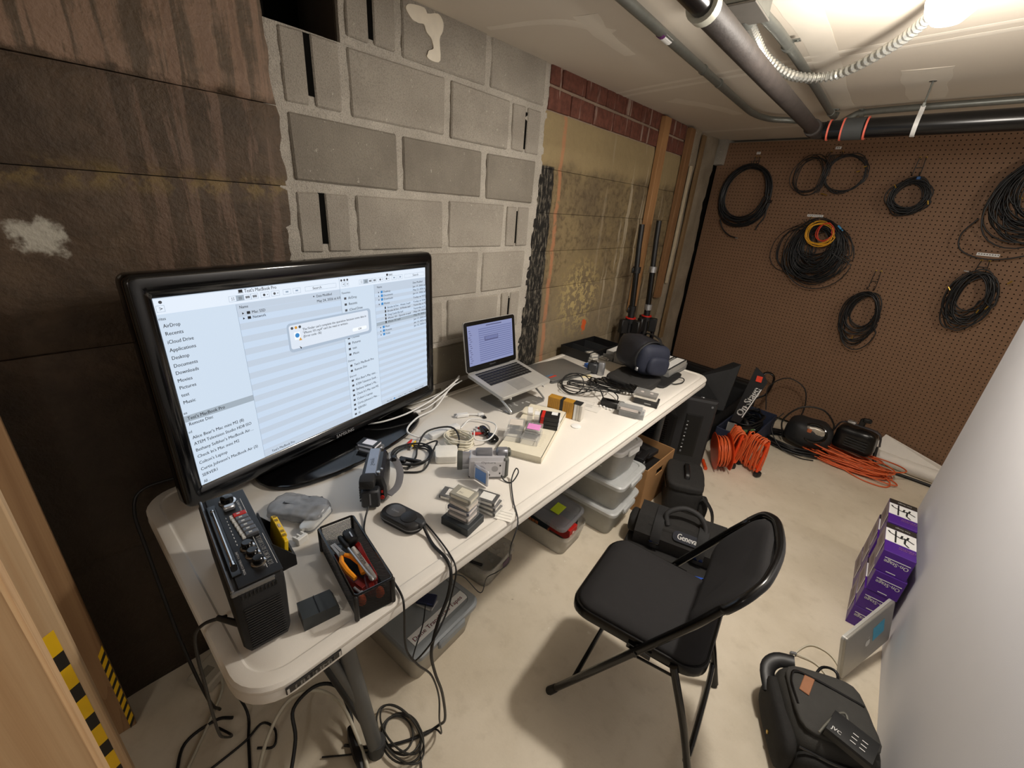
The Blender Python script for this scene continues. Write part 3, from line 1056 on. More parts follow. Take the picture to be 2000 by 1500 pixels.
m.build('badge', [mat('#1c1a18', 0.4), mat('#b9b4ac', 0.4)], table, smooth=False, label='black badge reading LIFETIME')

# ================================================================ television
tv = thing('television', 'large glossy black television showing file windows with an error message', 'television', (0.135, -0.235, T), 0.177)
# local frame: x out of the screen, y to the right, z up; screen plane tilted slightly
SW, SH = 0.859, 0.4832
tilt = 0.019
R_ = Matrix.Rotation(0.177, 3, 'Z')
sb = R_.transposed() @ (Vector((0.258, -0.624, 0.839)) - Vector((0.135, -0.235, T)))   # lower left corner of the picture
Vv = Vector((-math.sin(tilt), 0, math.cos(tilt)))
Nn = Vector((math.cos(tilt), 0, math.sin(tilt)))


def SP(u, v, d=0.0):
    return sb + Vector((0, u, 0)) + Vv * v + Nn * d


def frame_ring(ins, d, r=0.02):
    w_, h_ = 0.937 - 2 * ins, 0.588 - 2 * ins
    return [SP(0.4255 + x, 0.2435 + y, d) for x, y in rrect(w_, h_, max(r - ins * 0.3, 0.004), 5)]


def pic_ring(out, d):
    return [SP(SW / 2 + x, SH / 2 + y, d) for x, y in rrect(SW + 2 * out, SH + 2 * out, 0.002 + out, 5)]


MB().loft([frame_ring(0.03, -0.055, .04), frame_ring(0.006, -0.045), frame_ring(0.0, -0.03), frame_ring(0.0, 0.000), frame_ring(0.004, 0.009), frame_ring(0.012, 0.012), pic_ring(0.004, 0.006), pic_ring(0.0, 0.002)], (True, False)).build('bezel', BLACKG, tv, ang=50)
MB().loft([frame_ring(0.05, -0.05, .04), frame_ring(0.10, -0.095, .05), frame_ring(0.16, -0.105, .05)]).build('back_shell', BLACK, tv)
scr = MB().quad(SP(0, 0, .0022), SP(SW, 0, .0022), SP(SW, SH, .0022), SP(0, SH, .0022)).build('screen', screen_mat('#d4e2f3', 0.62), tv, smooth=False)
UI = {}


def ui(name):
    return UI.setdefault(name, MB())


def urect(name, u0, v0, u1, v1, d=0.003):
    ui(name).add([SP(u0, v0, d), SP(u1, v0, d), SP(u1, v1, d), SP(u0, v1, d)], [(0, 1, 2, 3)])


def utext(s, u, v, h=0.0115, width=None, d=0.0044, align='l', name='interface_text'):
    ui(name).text(s, h, SP(u, v, d), (0, 1, 0), Vv, align, width, bold=0.02)


# left window
urect('window_toolbar', 0.0, 0.447, 0.474, 0.4815, 0.0026)
urect('list_stripes', 0.0, 0.4463, 0.474, 0.4472, 0.003)
urect('window_sidebar', 0.0, 0.0, 0.166, 0.4463, 0.0026)
for i in range(12):
    vt = 0.413 - i * 0.0338
    urect('list_stripes', 0.166, vt - 0.0169 + 0.0, 0.474, vt, 0.0028)
urect('list_stripes', 0.166, 0.429, 0.474, 0.4296, 0.003)
urect('list_stripes', 0.166, 0.016, 0.474, 0.0166, 0.003)
urect('selection_bar', 0.0, 0.1825, 0.166, 0.199, 0.003)
urect('divider_lines', 0.1655, 0.0, 0.1663, 0.446, 0.0032)
urect('divider_lines', 0.4735, 0.0, 0.4745, 0.48, 0.0032)
for s, v, w_ in (('AirDrop', .4175, .0335), ('Recents', .3995, .036), ('iCloud Drive', .380, .053), ('Applications', .361, .054), ('Desktop', .342, .036), ('Documents', .323, .050), ('Downloads', .305, .0485), ('Movies', .286, .031), ('Pictures', .268, .0355), ('test', .249, .0165), ('Music', .230, .0265), ("Test's MacBook Pro", .1875, .0855), ('Remote Disc', .172, .0545), ("Alice Bear's Mac mini M2 (8)", .1345, .124), ('ATEM Television Studio HD8 ISO', .117, .141), ("Bethany Selbher's MacBook Air…", .0985, .144), ("Check In's Mac mini M2", .080, .102), ("Colton's Laptop", .0615, .068), ("Curtis Johnson's MacBook Air (3)", .0425, .146), ('SERVER1', .0245, .038), ('All…', .0055, .016)):
    utext(s, 0.006, v, 0.0122, w_)
utext('rites', -0.0 + 0.0008, .4345, .010, .014, name='interface_grey')
utext('es', 0.0008, .204, .010, .008, name='interface_grey')
utext('ed', 0.0008, .1525, .010, .008, name='interface_grey')
utext("Test's MacBook Pro", .191, .4725, .0125, .084)
for s, u, v, w_ in (('Name', .172, .4345, .022), ('Date Modified', .390, .4335, .053), ('May 24, 2026 at 6:0', .390, .4185, .082), ('Mac SSD', .2005, .418, .036), ('Network', .2005, .405, .035), ("Test's MacBook Pro", .187, .0085, .072), ('—', .392, .404, .008)) if False else (('Name', .172, .4345, .022), ('Date Modified', .390, .4335, .053), ('May 24, 2026 at 6:0', .390, .4185, .082), ('Mac SSD', .2005, .418, .036), ('Network', .2005, .405, .035), ("Test's MacBook Pro", .187, .0075, .072)):
    utext(s, u, v, .0105, w_)
for v in (.4215, .4085):
    ui('interface_text').add([SP(.1765, v - .003, .0044), SP(.1815, v, .0044), SP(.1765, v + .003, .0044)], [(0, 1, 2)])
    urect('interface_text', .188, v - .0035, .1965, v + .0035, .0044)
ui('interface_text').add([SP(.380, .4355, .0044), SP(.3835, .4355, .0044), SP(.3835, .439, .0044), SP(.380, .439, .0044)], [(0, 1, 2, 3)])
urect('interface_text', .177, .474, .187, .481, .0044)
urect('interface_text', .1755, .4725, .1885, .4735, .0044)


def button(u0, v0, u1, v1, kind):
    for a, b, c, d in ((u0, v0, u1, v0 + .0006), (u0, v1 - .0006, u1, v1), (u0, v0, u0 + .0006, v1), (u1 - .0006, v0, u1, v1)):
        urect('divider_lines', a, b, c, d, .0034)
    cu, cv = (u0 + u1) / 2, (v0 + v1) / 2
    if kind == 'grid':
        for a in (-.003, .0012):
            for b in (-.003, .0012):
                urect('interface_grey', cu + a, cv + b, cu + a + .002, cv + b + .002, .0044)
    elif kind == 'list':
        urect('selection_bar', u0, v0, u1, v1, .0033)
        for b in (-.003, -.0005, .002):
            urect('interface_grey', cu - .004, cv + b, cu + .004, cv + b + .001, .0044)
    elif kind == 'cols':
        for a in (-.005, -.0015, .002):
            urect('interface_grey', cu + a, cv - .003, cu + a + .0028, cv + .003, .0044)
    elif kind == 'gear':
        ui('interface_grey').add([SP(cu - .003 + .0035 * math.cos(a), cv + .0035 * math.sin(a), .0044) for a in [i * PI / 4 for i in range(8)]], [tuple(range(8))])
        ui('interface_grey').add([SP(cu + .004, cv + .001, .0044), SP(cu + .008, cv + .001, .0044), SP(cu + .006, cv - .0015, .0044)], [(0, 2, 1)])
    elif kind == 'tag':
        urect('divider_lines', cu - .004, cv - .002, cu + .004, cv + .002, .0034)
    elif kind == '>':
        utext('>', cu - .003, cv - .004, .012)
    elif kind == '<':
        utext('<', cu - .003, cv - .004, .012)


for u0, k in ((.152, 'grid'), (.170, 'list'), (.188, 'cols'), (.206, 'cols'), (.231, 'gear'), (.259, 'gear'), (.292, 'tag'), (.321, 'tag')):
    button(u0, .4535, u0 + (.018 if u0 < .22 else .023), .4675, k)
button(.358, .4545, .462, .4675, '')
utext('Search', .381, .4575, .0105, .03, name='interface_grey')
button(.002, .4525, .018, .467, '>')
# right window
urect('window_toolbar', .4745, .447, SW, .4815, .0027)
urect('list_stripes', .4745, .4463, SW, .4472, .003)
urect('window_sidebar', .4745, 0, .608, .4463, .0027)
urect('divider_lines', .6075, .015, .6083, .446, .0033)
for i in range(17):
    vt = .4155 - i * .0240
    urect('list_stripes', .608, vt - .012, SW, vt, .0029)
for s, v, w_ in (('AirDrop', .413, .033), ('Recents', .394, .033), ('iCloud Drive', .3755, .053), ('Movies', .284, .031), ('Pictures', .2655, .034), ('test', .247, .0165), ('Music', .228, .025), ("Test's MacBook Pro", .189, .084), ('Remote Disc', .1705, .053), ("Alice Bear's Mac mini…", .135, .096), ('ATEM Television Studi…', .117, .097), ("Bethany Selbher's Ma…", .099, .097), ("Check In's Mac mini M2", .081, .097), ("Colton's Laptop", .063, .068), ("Curtis Johnson's Mac…", .045, .098), ('SERVER1', .0275, .038), ('All…', .009, .016)):
    utext(s, .5005, v, .0115, w_)
    urect('interface_grey', .485, v, .4935, v + .007, .0044)
for s, v in (('Favorites', .431), ('Devices', .207), ('Shared', .1515)):
    utext(s, .478, v, .0095, .032 if v > .4 else .027, name='interface_grey')
utext('test', .674, .4695, .0115, .017)
urect('interface_text', .663, .470, .671, .477, .0044)
for u, c in ((.481, 0), (.492, 0), (.503, 0)):
    ui('interface_grey').add([SP(u + .0036 * math.cos(a), .473 + .0036 * math.sin(a), .0044) for a in [i * PI / 5 for i in range(10)]], [tuple(range(10))])
ui('interface_grey').add([SP(.012 + .0036 * math.cos(a), .474 + .0036 * math.sin(a), .0044) for a in [i * PI / 5 for i in range(10)]], [tuple(range(10))])
button(.482, .4535, .495, .467, '<')
button(.495, .4535, .508, .467, '>')
for u0, k in ((.548, 'grid'), (.566, 'list'), (.584, 'cols'), (.602, 'cols'), (.627, 'gear'), (.655, 'gear'), (.688, 'tag'), (.717, 'tag')):
    button(u0, .4535, u0 + (.018 if u0 < .62 else .023), .4675, k)
button(.75, .4545, .852, .4675, '')
utext('Search', .79, .4575, .0105, .03, name='interface_grey')
utext('Name', .619, .433, .0095, .022)
utext('Date Modified', .789, .430, .0095, .052)
urect('selection_bar', .609, .3035, SW, .3155, .0031)
fl_ = (('Desktop', .415, 0), ('Documents', .4025, 0), ('Downloads', .3895, 0), ('Movies', .3745, 0), ('Brooke & Den…Weeks 3.mp4', .3585, 1), ('Brooke & Den…8 Weeks.mp4', .346, 1), ('Doug Candis Elly.mp4', .333, 1), ('iPhone 101 - Episode 6.mp4', .3205, 1), ('iPhone 101.mp4', .308, 1), ('Music', .2925, 0), ('Pictures', .2795, 0), ('Public', .2665, 0))
for (s, v, k), dte in zip(fl_, ('Jan 17, 2026 at', 'May 23, 2026 at', 'Jan 21, 2026 at', 'Today at 9:07', 'Today at 9:04', 'Yesterday at 9:', 'Yesterday at 5:', 'May 24, 2026', 'May 24, 2026 a', 'Jan 17, 2026 at', 'Jan 12, 2026 at', 'Jan 12, 2026 at')):
    u = .660 if k else .646
    utext(s, u, v, .0092, (.06 if len(s) < 15 else .075 if len(s) < 21 else .113) if k else None)
    utext(dte, .789, v + .001, .009, .066)
    urect('file_icon' if k else 'folder_icons', u - .012, v - .0008, u - (.0065 if k else .003), v + .0075, .0044)
    if not k:
        ui('interface_text').add([SP(.623, v, .0044), SP(.6275, v + .0032, .0044), SP(.623, v + .0064, .0044)], [(0, 1, 2)])
utext('Mac SSD  >      >  Users  >   test  >   Movies  >   iPhone 101.mp4', .633, .0055, .0075, .20, name='interface_grey')
urect('folder_icons', .668, .005, .675, .011, .0044)
# error dialog
ui('dialog_shadow').add([SP(.435 + x, .330 + y, .0046) for x, y in rrect(.298, .085, .012, 5)], [tuple(range(24))])
ui('dialog').add([SP(.4325 + x, .3315 + y, .0052) for x, y in rrect(.2815, .070, .007, 5)], [tuple(range(24))])
for i, s in enumerate(('The Finder can’t complete the operation because some data in'.replace('’', "'"), '"iPhone 101.mp4" can\'t be read or written.', '(Error code -36)')):
    utext(s, .332, .3455 - i * .0105, .0100, (.232, .158, .060)[i], .006)
ui('ok_button').add([SP(.534 + x, .3115 + y, .006) for x, y in rrect(.058, .0115, .005, 4)], [tuple(range(20))])
utext('OK', .5345, .308, .0095, d=.0066, align='c')
for u, k in ((.301, 0), (.313, 1), (.325, 0)):
    ui('amber_button' if k else 'interface_grey').add([SP(u + .0042 * math.cos(a), .358 + .0042 * math.sin(a), .0058) for a in [i * PI / 6 for i in range(12)]], [tuple(range(12))])
urect('ok_button', .305, .3225, .323, .3445, .0058)
ui('folder_icons').add([SP(.314 + .0068 * math.cos(a), .335 + .0068 * math.sin(a), .0062) for a in [i * PI / 6 for i in range(12)]], [tuple(range(12))])
ui('amber_button').add([SP(.317, .319, .0064), SP(.327, .319, .0064), SP(.322, .328, .0064)], [(0, 1, 2)])
ui('interface_text').add([SP(.316, .303, .0066), SP(.3195, .293, .0066), SP(.3228, .2965, .0066)], [(0, 1, 2)])
uim = {'window_toolbar': screen_mat('#dfe9f5', 0.79), 'list_stripes': screen_mat('#c7d8ec', 0.77), 'window_sidebar': screen_mat('#cddcec', 0.77), 'selection_bar': screen_mat('#a9b6c2', 0.70), 'divider_lines': screen_mat('#9db0c6', 0.64), 'interface_text': mat('#20242e', .4), 'interface_grey': mat('#59616f', .4), 'file_icon': INKB, 'folder_icons': screen_mat('#3f93d8', 0.64), 'dialog_shadow': screen_mat('#b3c3d6', .70), 'dialog': screen_mat('#d9e2ee', 0.79), 'ok_button': screen_mat('#f1f6fc', 0.79), 'amber_button': screen_mat('#e6a63c', 0.64)}
for k, m in UI.items():
    m.build(k, uim[k], scr, smooth=False)['kind'] = 'stuff'
m = MB()
m.text('SAMSUNG', .0165, SP(.4335, -.040, .0128), (0, 1, 0), Vv, 'c', .072, bold=.03)
m.build('logo', mat('#cfd0d2', .3, metal=.4), tv, smooth=False, label='silver lettering SAMSUNG')
# stand
nk = MB().prism(rrect(.06, .30, .02), .012, .10, .004, c=(-.035, .05, 0))
nk.build('neck', BLACKG, tv)
bp = []
for i in range(40):
    a = 2 * PI * i / 40
    r1, r2 = .145, .315
    x, y = r1 * math.copysign(abs(math.cos(a)) ** .8, math.cos(a)), r2 * math.copysign(abs(math.sin(a)) ** .9, math.sin(a))
    bp.append((x + .035, y + .06))
MB().prism(bp, 0, .016, .006).build('stand_base', BLACKG, tv, ang=25)

# ================================================================ folding chair
CHM = mat('#0d0d0e', .22, metal=.2, spec=.6, var=.05)
PAD = mat('#242324', .78, var=.12, vs=50, bump=.15, bs=700, spec=.25)
ch = thing('folding_chair', 'black padded steel folding chair standing in front of the table', 'chair', (1.165, .30, 0), math.radians(6))


def seat_ring(ins, z):
    out = []
    for x, y in rrect(.41 - 2 * ins, .39 - 2 * ins, .07 - ins * .7, 7):
        k = 1 - .10 * (x + .2) / .4
        out.append((x, y * k, z - .012 * (x < -.16) * ((-.16 - x) / .05)))
    return out


MB().loft([seat_ring(.012, .398), seat_ring(.0, .402), seat_ring(0, .428), seat_ring(.004, .433), seat_ring(.010, .433)]).build('seat_pan', CHM, ch, ang=40)
MB().loft([seat_ring(.010, .430), seat_ring(.011, .438), seat_ring(.018, .444), seat_ring(.05, .449), seat_ring(.10, .451)]).build('seat_cushion', PAD, ch, ang=50)
tx = lambda z: -.21 + .56 * z
hw = .207


def backx(y, z):
    return tx(z) + .035 * (1 - (y / hw) ** 2)


lf = [(tx(.012), -hw, .012), (tx(.2), -hw, .2), (tx(.45), -hw, .45), (tx(.62), -hw, .62), (tx(.70), -hw + .008, .70)]
arc = []
for i in range(9):
    a = PI + (PI) * (i / 8)
    y = hw * .98 * math.copysign(abs(math.cos(a)) ** .55, math.cos(a)) if i not in (4,) else 0
    z = .715 + .075 * abs(math.sin(a)) ** .75
    arc.append((backx(y, z), y, z))
rt = [(x, -y, z) for x, y, z in lf[::-1]]
MB().tube(lf + arc + rt, .0118, 10, k=4).build('back_frame', CHM, ch, ang=60)
bk, bk2, bk3 = [], [], []
for y, z in rrect(.385, .215, .07, 8):
    z = z + .672
    bk.append((backx(y, z) + .008, y, z))
    bk2.append((backx(y * .98, z) - .004, y * .98, z))
    bk3.append((backx(y * .985, z) + .014, y * .985, z))


def shrink(r_, f, dx):
    return [(backx(y * f, (z - .672) * f + .672) + dx, y * f, (z - .672) * f + .672) for x, y, z in r_]


MB().loft([*[shrink(bk, k_, .014) for k_ in (.01, .2, .4, .6, .8)], shrink(bk, .95, .013), shrink(bk, 1.0, .010), shrink(bk, 1.0, .002)], (True, False)).build('back_shell', CHM, ch)
MB().loft([shrink(bk, .985, .003), shrink(bk, .98, -.006), shrink(bk, .93, -.012), *[shrink(bk, k_, -.015) for k_ in (.8, .65, .5, .35, .2, .08, .01)]]).build('back_cushion', PAD, ch, ang=50)
for sy in (-1, 1):
    y = sy * .186
    MB().tube([(.125, y, .425), (.20, y, .22), (.262, y, .012)], .0112, 10, k=3).build('rear_leg', CHM, ch)
    f_ = MB().cyl((.258, y, .0), (.245, y, .045), .0145, .013, n=12)
    f_.build('foot_cap', RUBBER, ch)
    MB().cyl((tx(.0), sy * hw, .0), (tx(.04), sy * hw, .04), .0145, .013, n=12).build('foot_cap', RUBBER, ch)
    MB().box((.03, sy * .197, .412), (.07, .004, .016), .001).cyl((tx(.42), sy * .19, .42), (tx(.42), sy * .222, .42), .008, n=10).build('hinge_bracket', CHM, ch)
    MB().tube([(.03, sy * .193, .385), (.135, sy * .19, .395)], .004, 6).build('link_bar', CHM, ch)
MB().tube([(.232, -.186, .10), (.238, -.12, .085), (.238, .12, .085), (.232, .186, .10)], .009, 8, k=3).build('cross_bar', CHM, ch)
MB().tube([(tx(.13), -hw, .13), (tx(.13), hw, .13)], .008, 8).build('cross_bar', CHM, ch)
# ================================================================ things on the table
def onT(name, label, cat, x, y, rz=0.0, z=0.0, group=None, rx=0.0, ry=0.0):
    return thing(name, label, cat, (x, y, T + z), rz, group, rx, ry)


# ---- radio cassette recorder
rad = onT('cassette_recorder', 'black radio cassette recorder with chrome antenna at the near table end', 'recorder', .585, -.637, math.radians(-6))
m = MB()
sec = lambda x, k=0.0: [(x, yy, zz) for yy, zz in ((-.036 + k, .004 + k), (.034 - k, .004 + k), (.040 - k, .022), (.044 - k, .12), (.044 - k, .150), (.040 - k, .166 - k), (-.040 + k, .166 - k), (-.045 + k, .155), (-.043 + k, .02))]
m.loft([sec(-.155, .006), sec(-.15), sec(.143), sec(.151, .003), sec(.156, .012)])
m.build('body', BLACKM, rad, ang=30)
m = MB()
for i in range(17):
    z = .020 + i * .0062
    m.box((.1565, 0.0, z), (.004, .062, .0034), .001)
for i in range(10):
    m.box((.1545, -.028 + i * .0062, .150), (.006, .003, .01), .0008)
m.build('speaker_grille', BLACK, rad, smooth=False)['kind'] = 'stuff'
m = MB().box((0, .006, .1668), (.300, .074, .003), .001)
m.build('top_panel', mat('#171718', .4), rad, smooth=False)
MB().box((0, -.040, .164), (.305, .006, .012), .002).box((.152, -.008, .160), (.005, .072, .011), .002).build('chrome_trim', mat('#84868a', .25, metal=.8), rad, smooth=False)
m = MB().cyl((-.09, -.026, .1735), (.085, -.026, .1735), .0032, n=10).cyl((.085, -.026, .1735), (.098, -.026, .1735), .0045, .006, n=10).cyl((-.094, -.026, .1735), (-.09, -.026, .1735), .0045, n=10)
m.build('antenna', CHROME, rad)
MB().box((0, -.026, .1690), (.24, .016, .003), .001).build('antenna_channel', BLACKG, rad, smooth=False)
for k, (x, y, r_) in enumerate(((-.118, .006, .0135), (.055, .006, .0105), (.082, .009, .0105), (.109, .012, .0105))):
    kb = MB().lathe([(r_ * 1.25, .168), (r_ * 1.25, .1705), (r_ * 1.0, .1715)], 20, c=(x, y, 0)).build('knob_ring', CHROME, rad)
    MB().lathe([(r_ * .95, .1705), (r_ * .9, .1815), (r_ * .75, .183), (0, .183)], 20, c=(x, y, 0)).build('knob', BLACKG, rad)
MB().box((-.088, .004, .174), (.014, .022, .012), .003).build('slide_switch', SILVER, rad)
for i in range(6):
    x = -.052 + i * .0148
    ky = .016 + i * .0012
    k = MB().box((x, ky, .1725), (.013, .024, .009), .0015)
    k.build('key', RED if i == 0 else mat('#6a6c70', .35, metal=.5), rad, smooth=False, label='red record key' if i == 0 else None)
    MB().box((x, ky - .015, .1715), (.012, .007, .006), .001).box((x, ky - .002, .1772), (.004, .006, .0006)).build('key_label', [mat('#d8d8d4', .4)], rad, smooth=False)
m = MB()
m.text('THE VOICE RECORDER', .0125, (.128, .0335, .1686), (-1, 0, 0), (0, -1, 0), 'l', .095, bold=.03)
m.slab((.080, .0385, .1684), (1, 0, 0), (0, 1, 0), (0, 0, 1), .10, .0008, .0003)
m.slab((.080, .0215, .1684), (1, 0, 0), (0, 1, 0), (0, 0, 1), .10, .0008, .0003)
m.slab((-.085, .030, .1684), (1, 0, 0), (0, 1, 0), (0, 0, 1), .06, .0008, .0003)
m.text('AM/FM RADIO CASSETTE', .0055, (-.06, .025, .1686), (-1, 0, 0), (0, -1, 0), 'l', .05)
m.text('TONE CONTROL VOLUME', .005, (.125, -.012, .1686), (-1, 0, 0), (0, -1, 0), 'l', .07)
for i in range(9):
    m.slab((-.06 + i * .012, -.008, .1684), (1, 0, 0), (0, 1, 0), (0, 0, 1), .005, .0014, .0003)
m.build('lettering', INKW, rad, smooth=False)
dr_ = MB()
for yo in (.046, .083):
    dr_.loft([[(-.052, yo, .075), (.055, yo, .075), (.055, yo, .10 + .045 * (yo < .06)), (-.052, yo, .10 + .06 * (yo < .06))], [(-.052, yo + .004, .075), (.055, yo + .004, .075), (.055, yo + .004, .10 + .045 * (yo < .06)), (-.052, yo + .004, .10 + .06 * (yo < .06))]])
for x0 in (-.054, .054):
    dr_.loft([[(x0, .046, .07), (x0, .087, .075), (x0, .087, .10), (x0, .046, .155)], [(x0 + .003, .046, .07), (x0 + .003, .087, .075), (x0 + .003, .087, .10), (x0 + .003, .046, .155)]])
dr_.box((.0, .065, .073), (.11, .044, .004))
dr_.build('cassette_door', BLACK, rad, smooth=False)
cz_ = thing('cassette_tape', 'yellow cassette standing in the open door of the recorder', 'cassette', (0, 0, 0))
m = MB().box((0, 0, .032), (.100, .0085, .064), .0015).box((0, 0, .066), (.070, .011, .008), .001)
m.build('shell', YELLOW, cz_, smooth=False)
m = MB()
for x in (-.035, -.021, .021, .035):
    m.box((x, 0, .0705), (.007, .006, .001))
m.box((0, 0, .0705), (.012, .005, .001), m=1)
m.build('tape_window', [mat('#8a6f12', .5), mat('#b9a9a0', .4)], cz_, smooth=False)
a = math.radians(-6)
cz_.matrix_world = Matrix.Translation((.585 + .007, -.637 + .066, T + .077)) @ Matrix.Rotation(a, 4, 'Z') @ Matrix.Rotation(math.radians(-8), 4, 'X')

blk = onT('battery_pack', 'dark grey battery block lying against the side of the cassette recorder', 'battery', .740, -.556, math.radians(-10))
m = MB()
m.loft([[(x, y, z) for y, z in ((-.038, 0), (.032, 0), (.034, .014), (.028, .030), (-.038, .034))] for x in (-.024, .024)])
m.build('body', mat('#2d3234', .45), blk, ang=25)
MB().box((.0, .0335, .010), (.03, .003, .004), .001).box((.0, -.005, .0335), (.047, .001, .0012)).build('seam', BLACK, blk, smooth=False)

# ---- mesh desk basket with tools
bs = onT('mesh_basket', 'black wire mesh desk basket full of small tools by the front edge', 'basket', .700, -.452, math.radians(-9.5))
BL, BW, BH = .235, .080, .072
m = MB()
z0 = .003
wall = []
nlong, nz_ = 42, 14


def netside(p0, p1, n, m_):
    p0, p1 = Vector(p0), Vector(p1)
    d = p1 - p0
    out = Vector((d.y, -d.x, 0)).normalized() * .0005
    H_ = BH - z0 - .004
    k = int(n + nz_)
    for i in range(-nz_, n):
        # two crossing families of thin wires
        for s_ in (0, 1):
            a0, a1 = i / n, (i + nz_) / n
            za, zb = 0.0, 1.0
            if a0 < 0:
                za = (0 - a0) / (a1 - a0)
            if a1 > 1:
                zb = (1 - a0) / (a1 - a0)
            a0c, a1c = a0 + (a1 - a0) * za, a0 + (a1 - a0) * zb
            if s_:
                a0c, a1c = 1 - a0c, 1 - a1c
            q0, q1 = p0 + d * a0c + Vector((0, 0, z0 + H_ * za)), p0 + d * a1c + Vector((0, 0, z0 + H_ * zb))
            w_ = (q1 - q0).normalized() * .0
            t_ = Vector((0, 0, .00045))
            m_.add([q0 - t_ + out, q1 - t_ + out, q1 + t_ + out, q0 + t_ + out, q0 - t_ - out, q1 - t_ - out, q1 + t_ - out, q0 + t_ - out], [(0, 1, 2, 3), (7, 6, 5, 4), (3, 2, 6, 7), (4, 5, 1, 0)])


c4 = [(BL / 2, -BW / 2, 0), (BL / 2, BW / 2, 0), (-BL / 2, BW / 2, 0), (-BL / 2, -BW / 2, 0)]
for i, n in enumerate((16, 46, 16, 46)):
    netside(c4[i], c4[(i + 1) % 4], n, m)
o_ = m.build('wire_mesh', BLACK, bs, smooth=False)
o_['kind'] = 'stuff'
m = MB().tube([(x, y, BH) for x, y in rrect(BL + .003, BW + .003, .008, 3)], .0028, 8, closed=True)
m.build('rim', BLACKG, bs)
m = MB().prism(rrect(BL, BW, .008), 0, .003).build('base', BLACK, bs)
for x, y in ((BL / 2, -BW / 2), (BL / 2, BW / 2), (-BL / 2, BW / 2), (-BL / 2, -BW / 2)):
    MB().box((x, y, BH / 2), (.010, .010, BH), .003).build('corner_post', BLACK, bs)
Rb = Matrix.Rotation(math.radians(-9.5), 3, 'Z')


def inB(x, y, z):
    v = Rb @ Vector((x, y, 0))
    return (.700 + v.x, -.452 + v.y, T + z)


A_B = math.radians(-9.5)
# red plastic junk filling the bottom
for k, (x, y, z, sx, sy, sz, rz, lb) in enumerate(((.03, -.012, .011, .09, .03, .014, .3, 'dark red plastic handle lying lowest in the mesh basket'), (-.07, -.02, .012, .06, .022, .016, -.5, 'dark red plastic clip at the far corner of the mesh basket'), (.055, .015, .012, .07, .028, .014, -.25, 'dark red plastic piece under the screwdriver tip'))):
    t = thing('red_clip', lb, 'clip', inB(x, y, z - sz / 2 + .0005), A_B + rz)
    MB().soft((0, 0, sz / 2), (sx, sy, sz), 5, 4, .002, 60, k).build('body', mat('#5d100d', .35), t)
    MB().box((sx * .2, 0, sz), (sx * .3, sy * .4, .003), .001).build('insert', mat('#8f2018', .35), t, smooth=False)
t = thing('utility_knife', 'bright red utility knife along the inner side of the mesh basket', 'knife', inB(-.005, .026, .019), A_B + math.radians(0), None, 0, math.radians(8))
MB().loft([[(x, y * w_, z * h_) for y, z in ((-.5, 0), (.5, 0), (.5, .8), (.3, 1), (-.3, 1), (-.5, .8))] for x, w_, h_ in ((-.06, .010, .012), (-.05, .015, .016), (0, .012, .018), (.05, .015, .016), (.062, .009, .010))]).build('handle', mat('#a01712', .3), t, ang=30)
MB().box((.03, 0, .017), (.02, .006, .003), .001).build('slider', mat('#3b3d52', .4), t)
t = thing('pliers', 'small pliers with orange grips in the mesh basket', 'pliers', inB(-.02, -.012, .035), A_B + math.radians(12), None, 0, math.radians(6))
for s_ in (-1, 1):
    MB().tube([(-.015, s_ * .004, .003), (.0, s_ * .013, .004), (.03, s_ * .016, .005), (.058, s_ * .010 - .004, .004)], [.0045, .0065, .0065, .0055], 8, k=1 and 0).build('grip', mat('#f0951c', .4), t)
    MB().loft([[(x, s_ * y + dy, z) for y, z in ((.0, -.003), (.006, -.003), (.006, .004), (.0, .004))] for x, dy in ((-.06, 0), (-.03, s_ * .001), (-.012, s_ * .003))]).build('jaw', SILVER, t, smooth=False)
MB().cyl((-.02, 0, -.005), (-.02, 0, .007), .006, n=12).build('pivot', CHROME, t)
t = thing('screwdriver', 'long screwdriver with black handle lying across the tools in the basket', 'screwdriver', inB(-.01, .004, .047), A_B + math.radians(4), None, 0, math.radians(-3))
MB().lathe([(0, -.085), (.006, -.084), (.0075, -.07), (.0065, -.045), (.004, -.035)], 12, ax='x').build('handle', BLACK, t)
MB().lathe([(.0032, -.037), (.0032, .078), (.005, .08), (.005, .088), (.002, .093)], 10, ax='x').build('shaft', SILVER, t)
t = thing('marker_pen', 'white felt marker with grey cap lying in the mesh basket', 'marker', inB(.012, .016, .040), A_B + math.radians(6), None, 0, math.radians(7))
MB().lathe([(0, -.052), (.005, -.051), (.006, -.03), (.0062, .02)], 14, ax='x').build('barrel', mat('#c9c4be', .4), t)
MB().lathe([(.0055, .02), (.0064, .022), (.0058, .048), (.004, .054), (0, .055)], 14, ax='x').build('cap', mat('#b5b0ac', .4), t)
MB().text('Sharpie', .012, (-.025, -.003, .0066), (1, 0, 0), (0, 1, 0), 'l', .036).build('logo', INKB, t, smooth=False)
t = thing('webcam_mount', 'lump of black plastic mount at the far end of the mesh basket', 'mount', inB(-.075, .018, .028), A_B)
MB().soft((0, 0, .016), (.045, .03, .03), 5, 4, .003, 50, 3).build('body', BLACK, t)
MB().box((.005, 0, .032), (.02, .003, .002)).build('glint_strip', SILVER, t)
t = thing('scraper_blade', 'grey rounded metal blade leaning in the far corner of the mesh basket', 'blade', inB(-.078, -.016, .022), A_B, None, math.radians(15), math.radians(-20))
MB().prism(circ(.020, 14, .014), 0, .0025).build('blade', mat('#6f7880', .35, metal=.5), t)
MB().prism(circ(.006, 10), .0024, .0034).build('hole', BLACK, t)
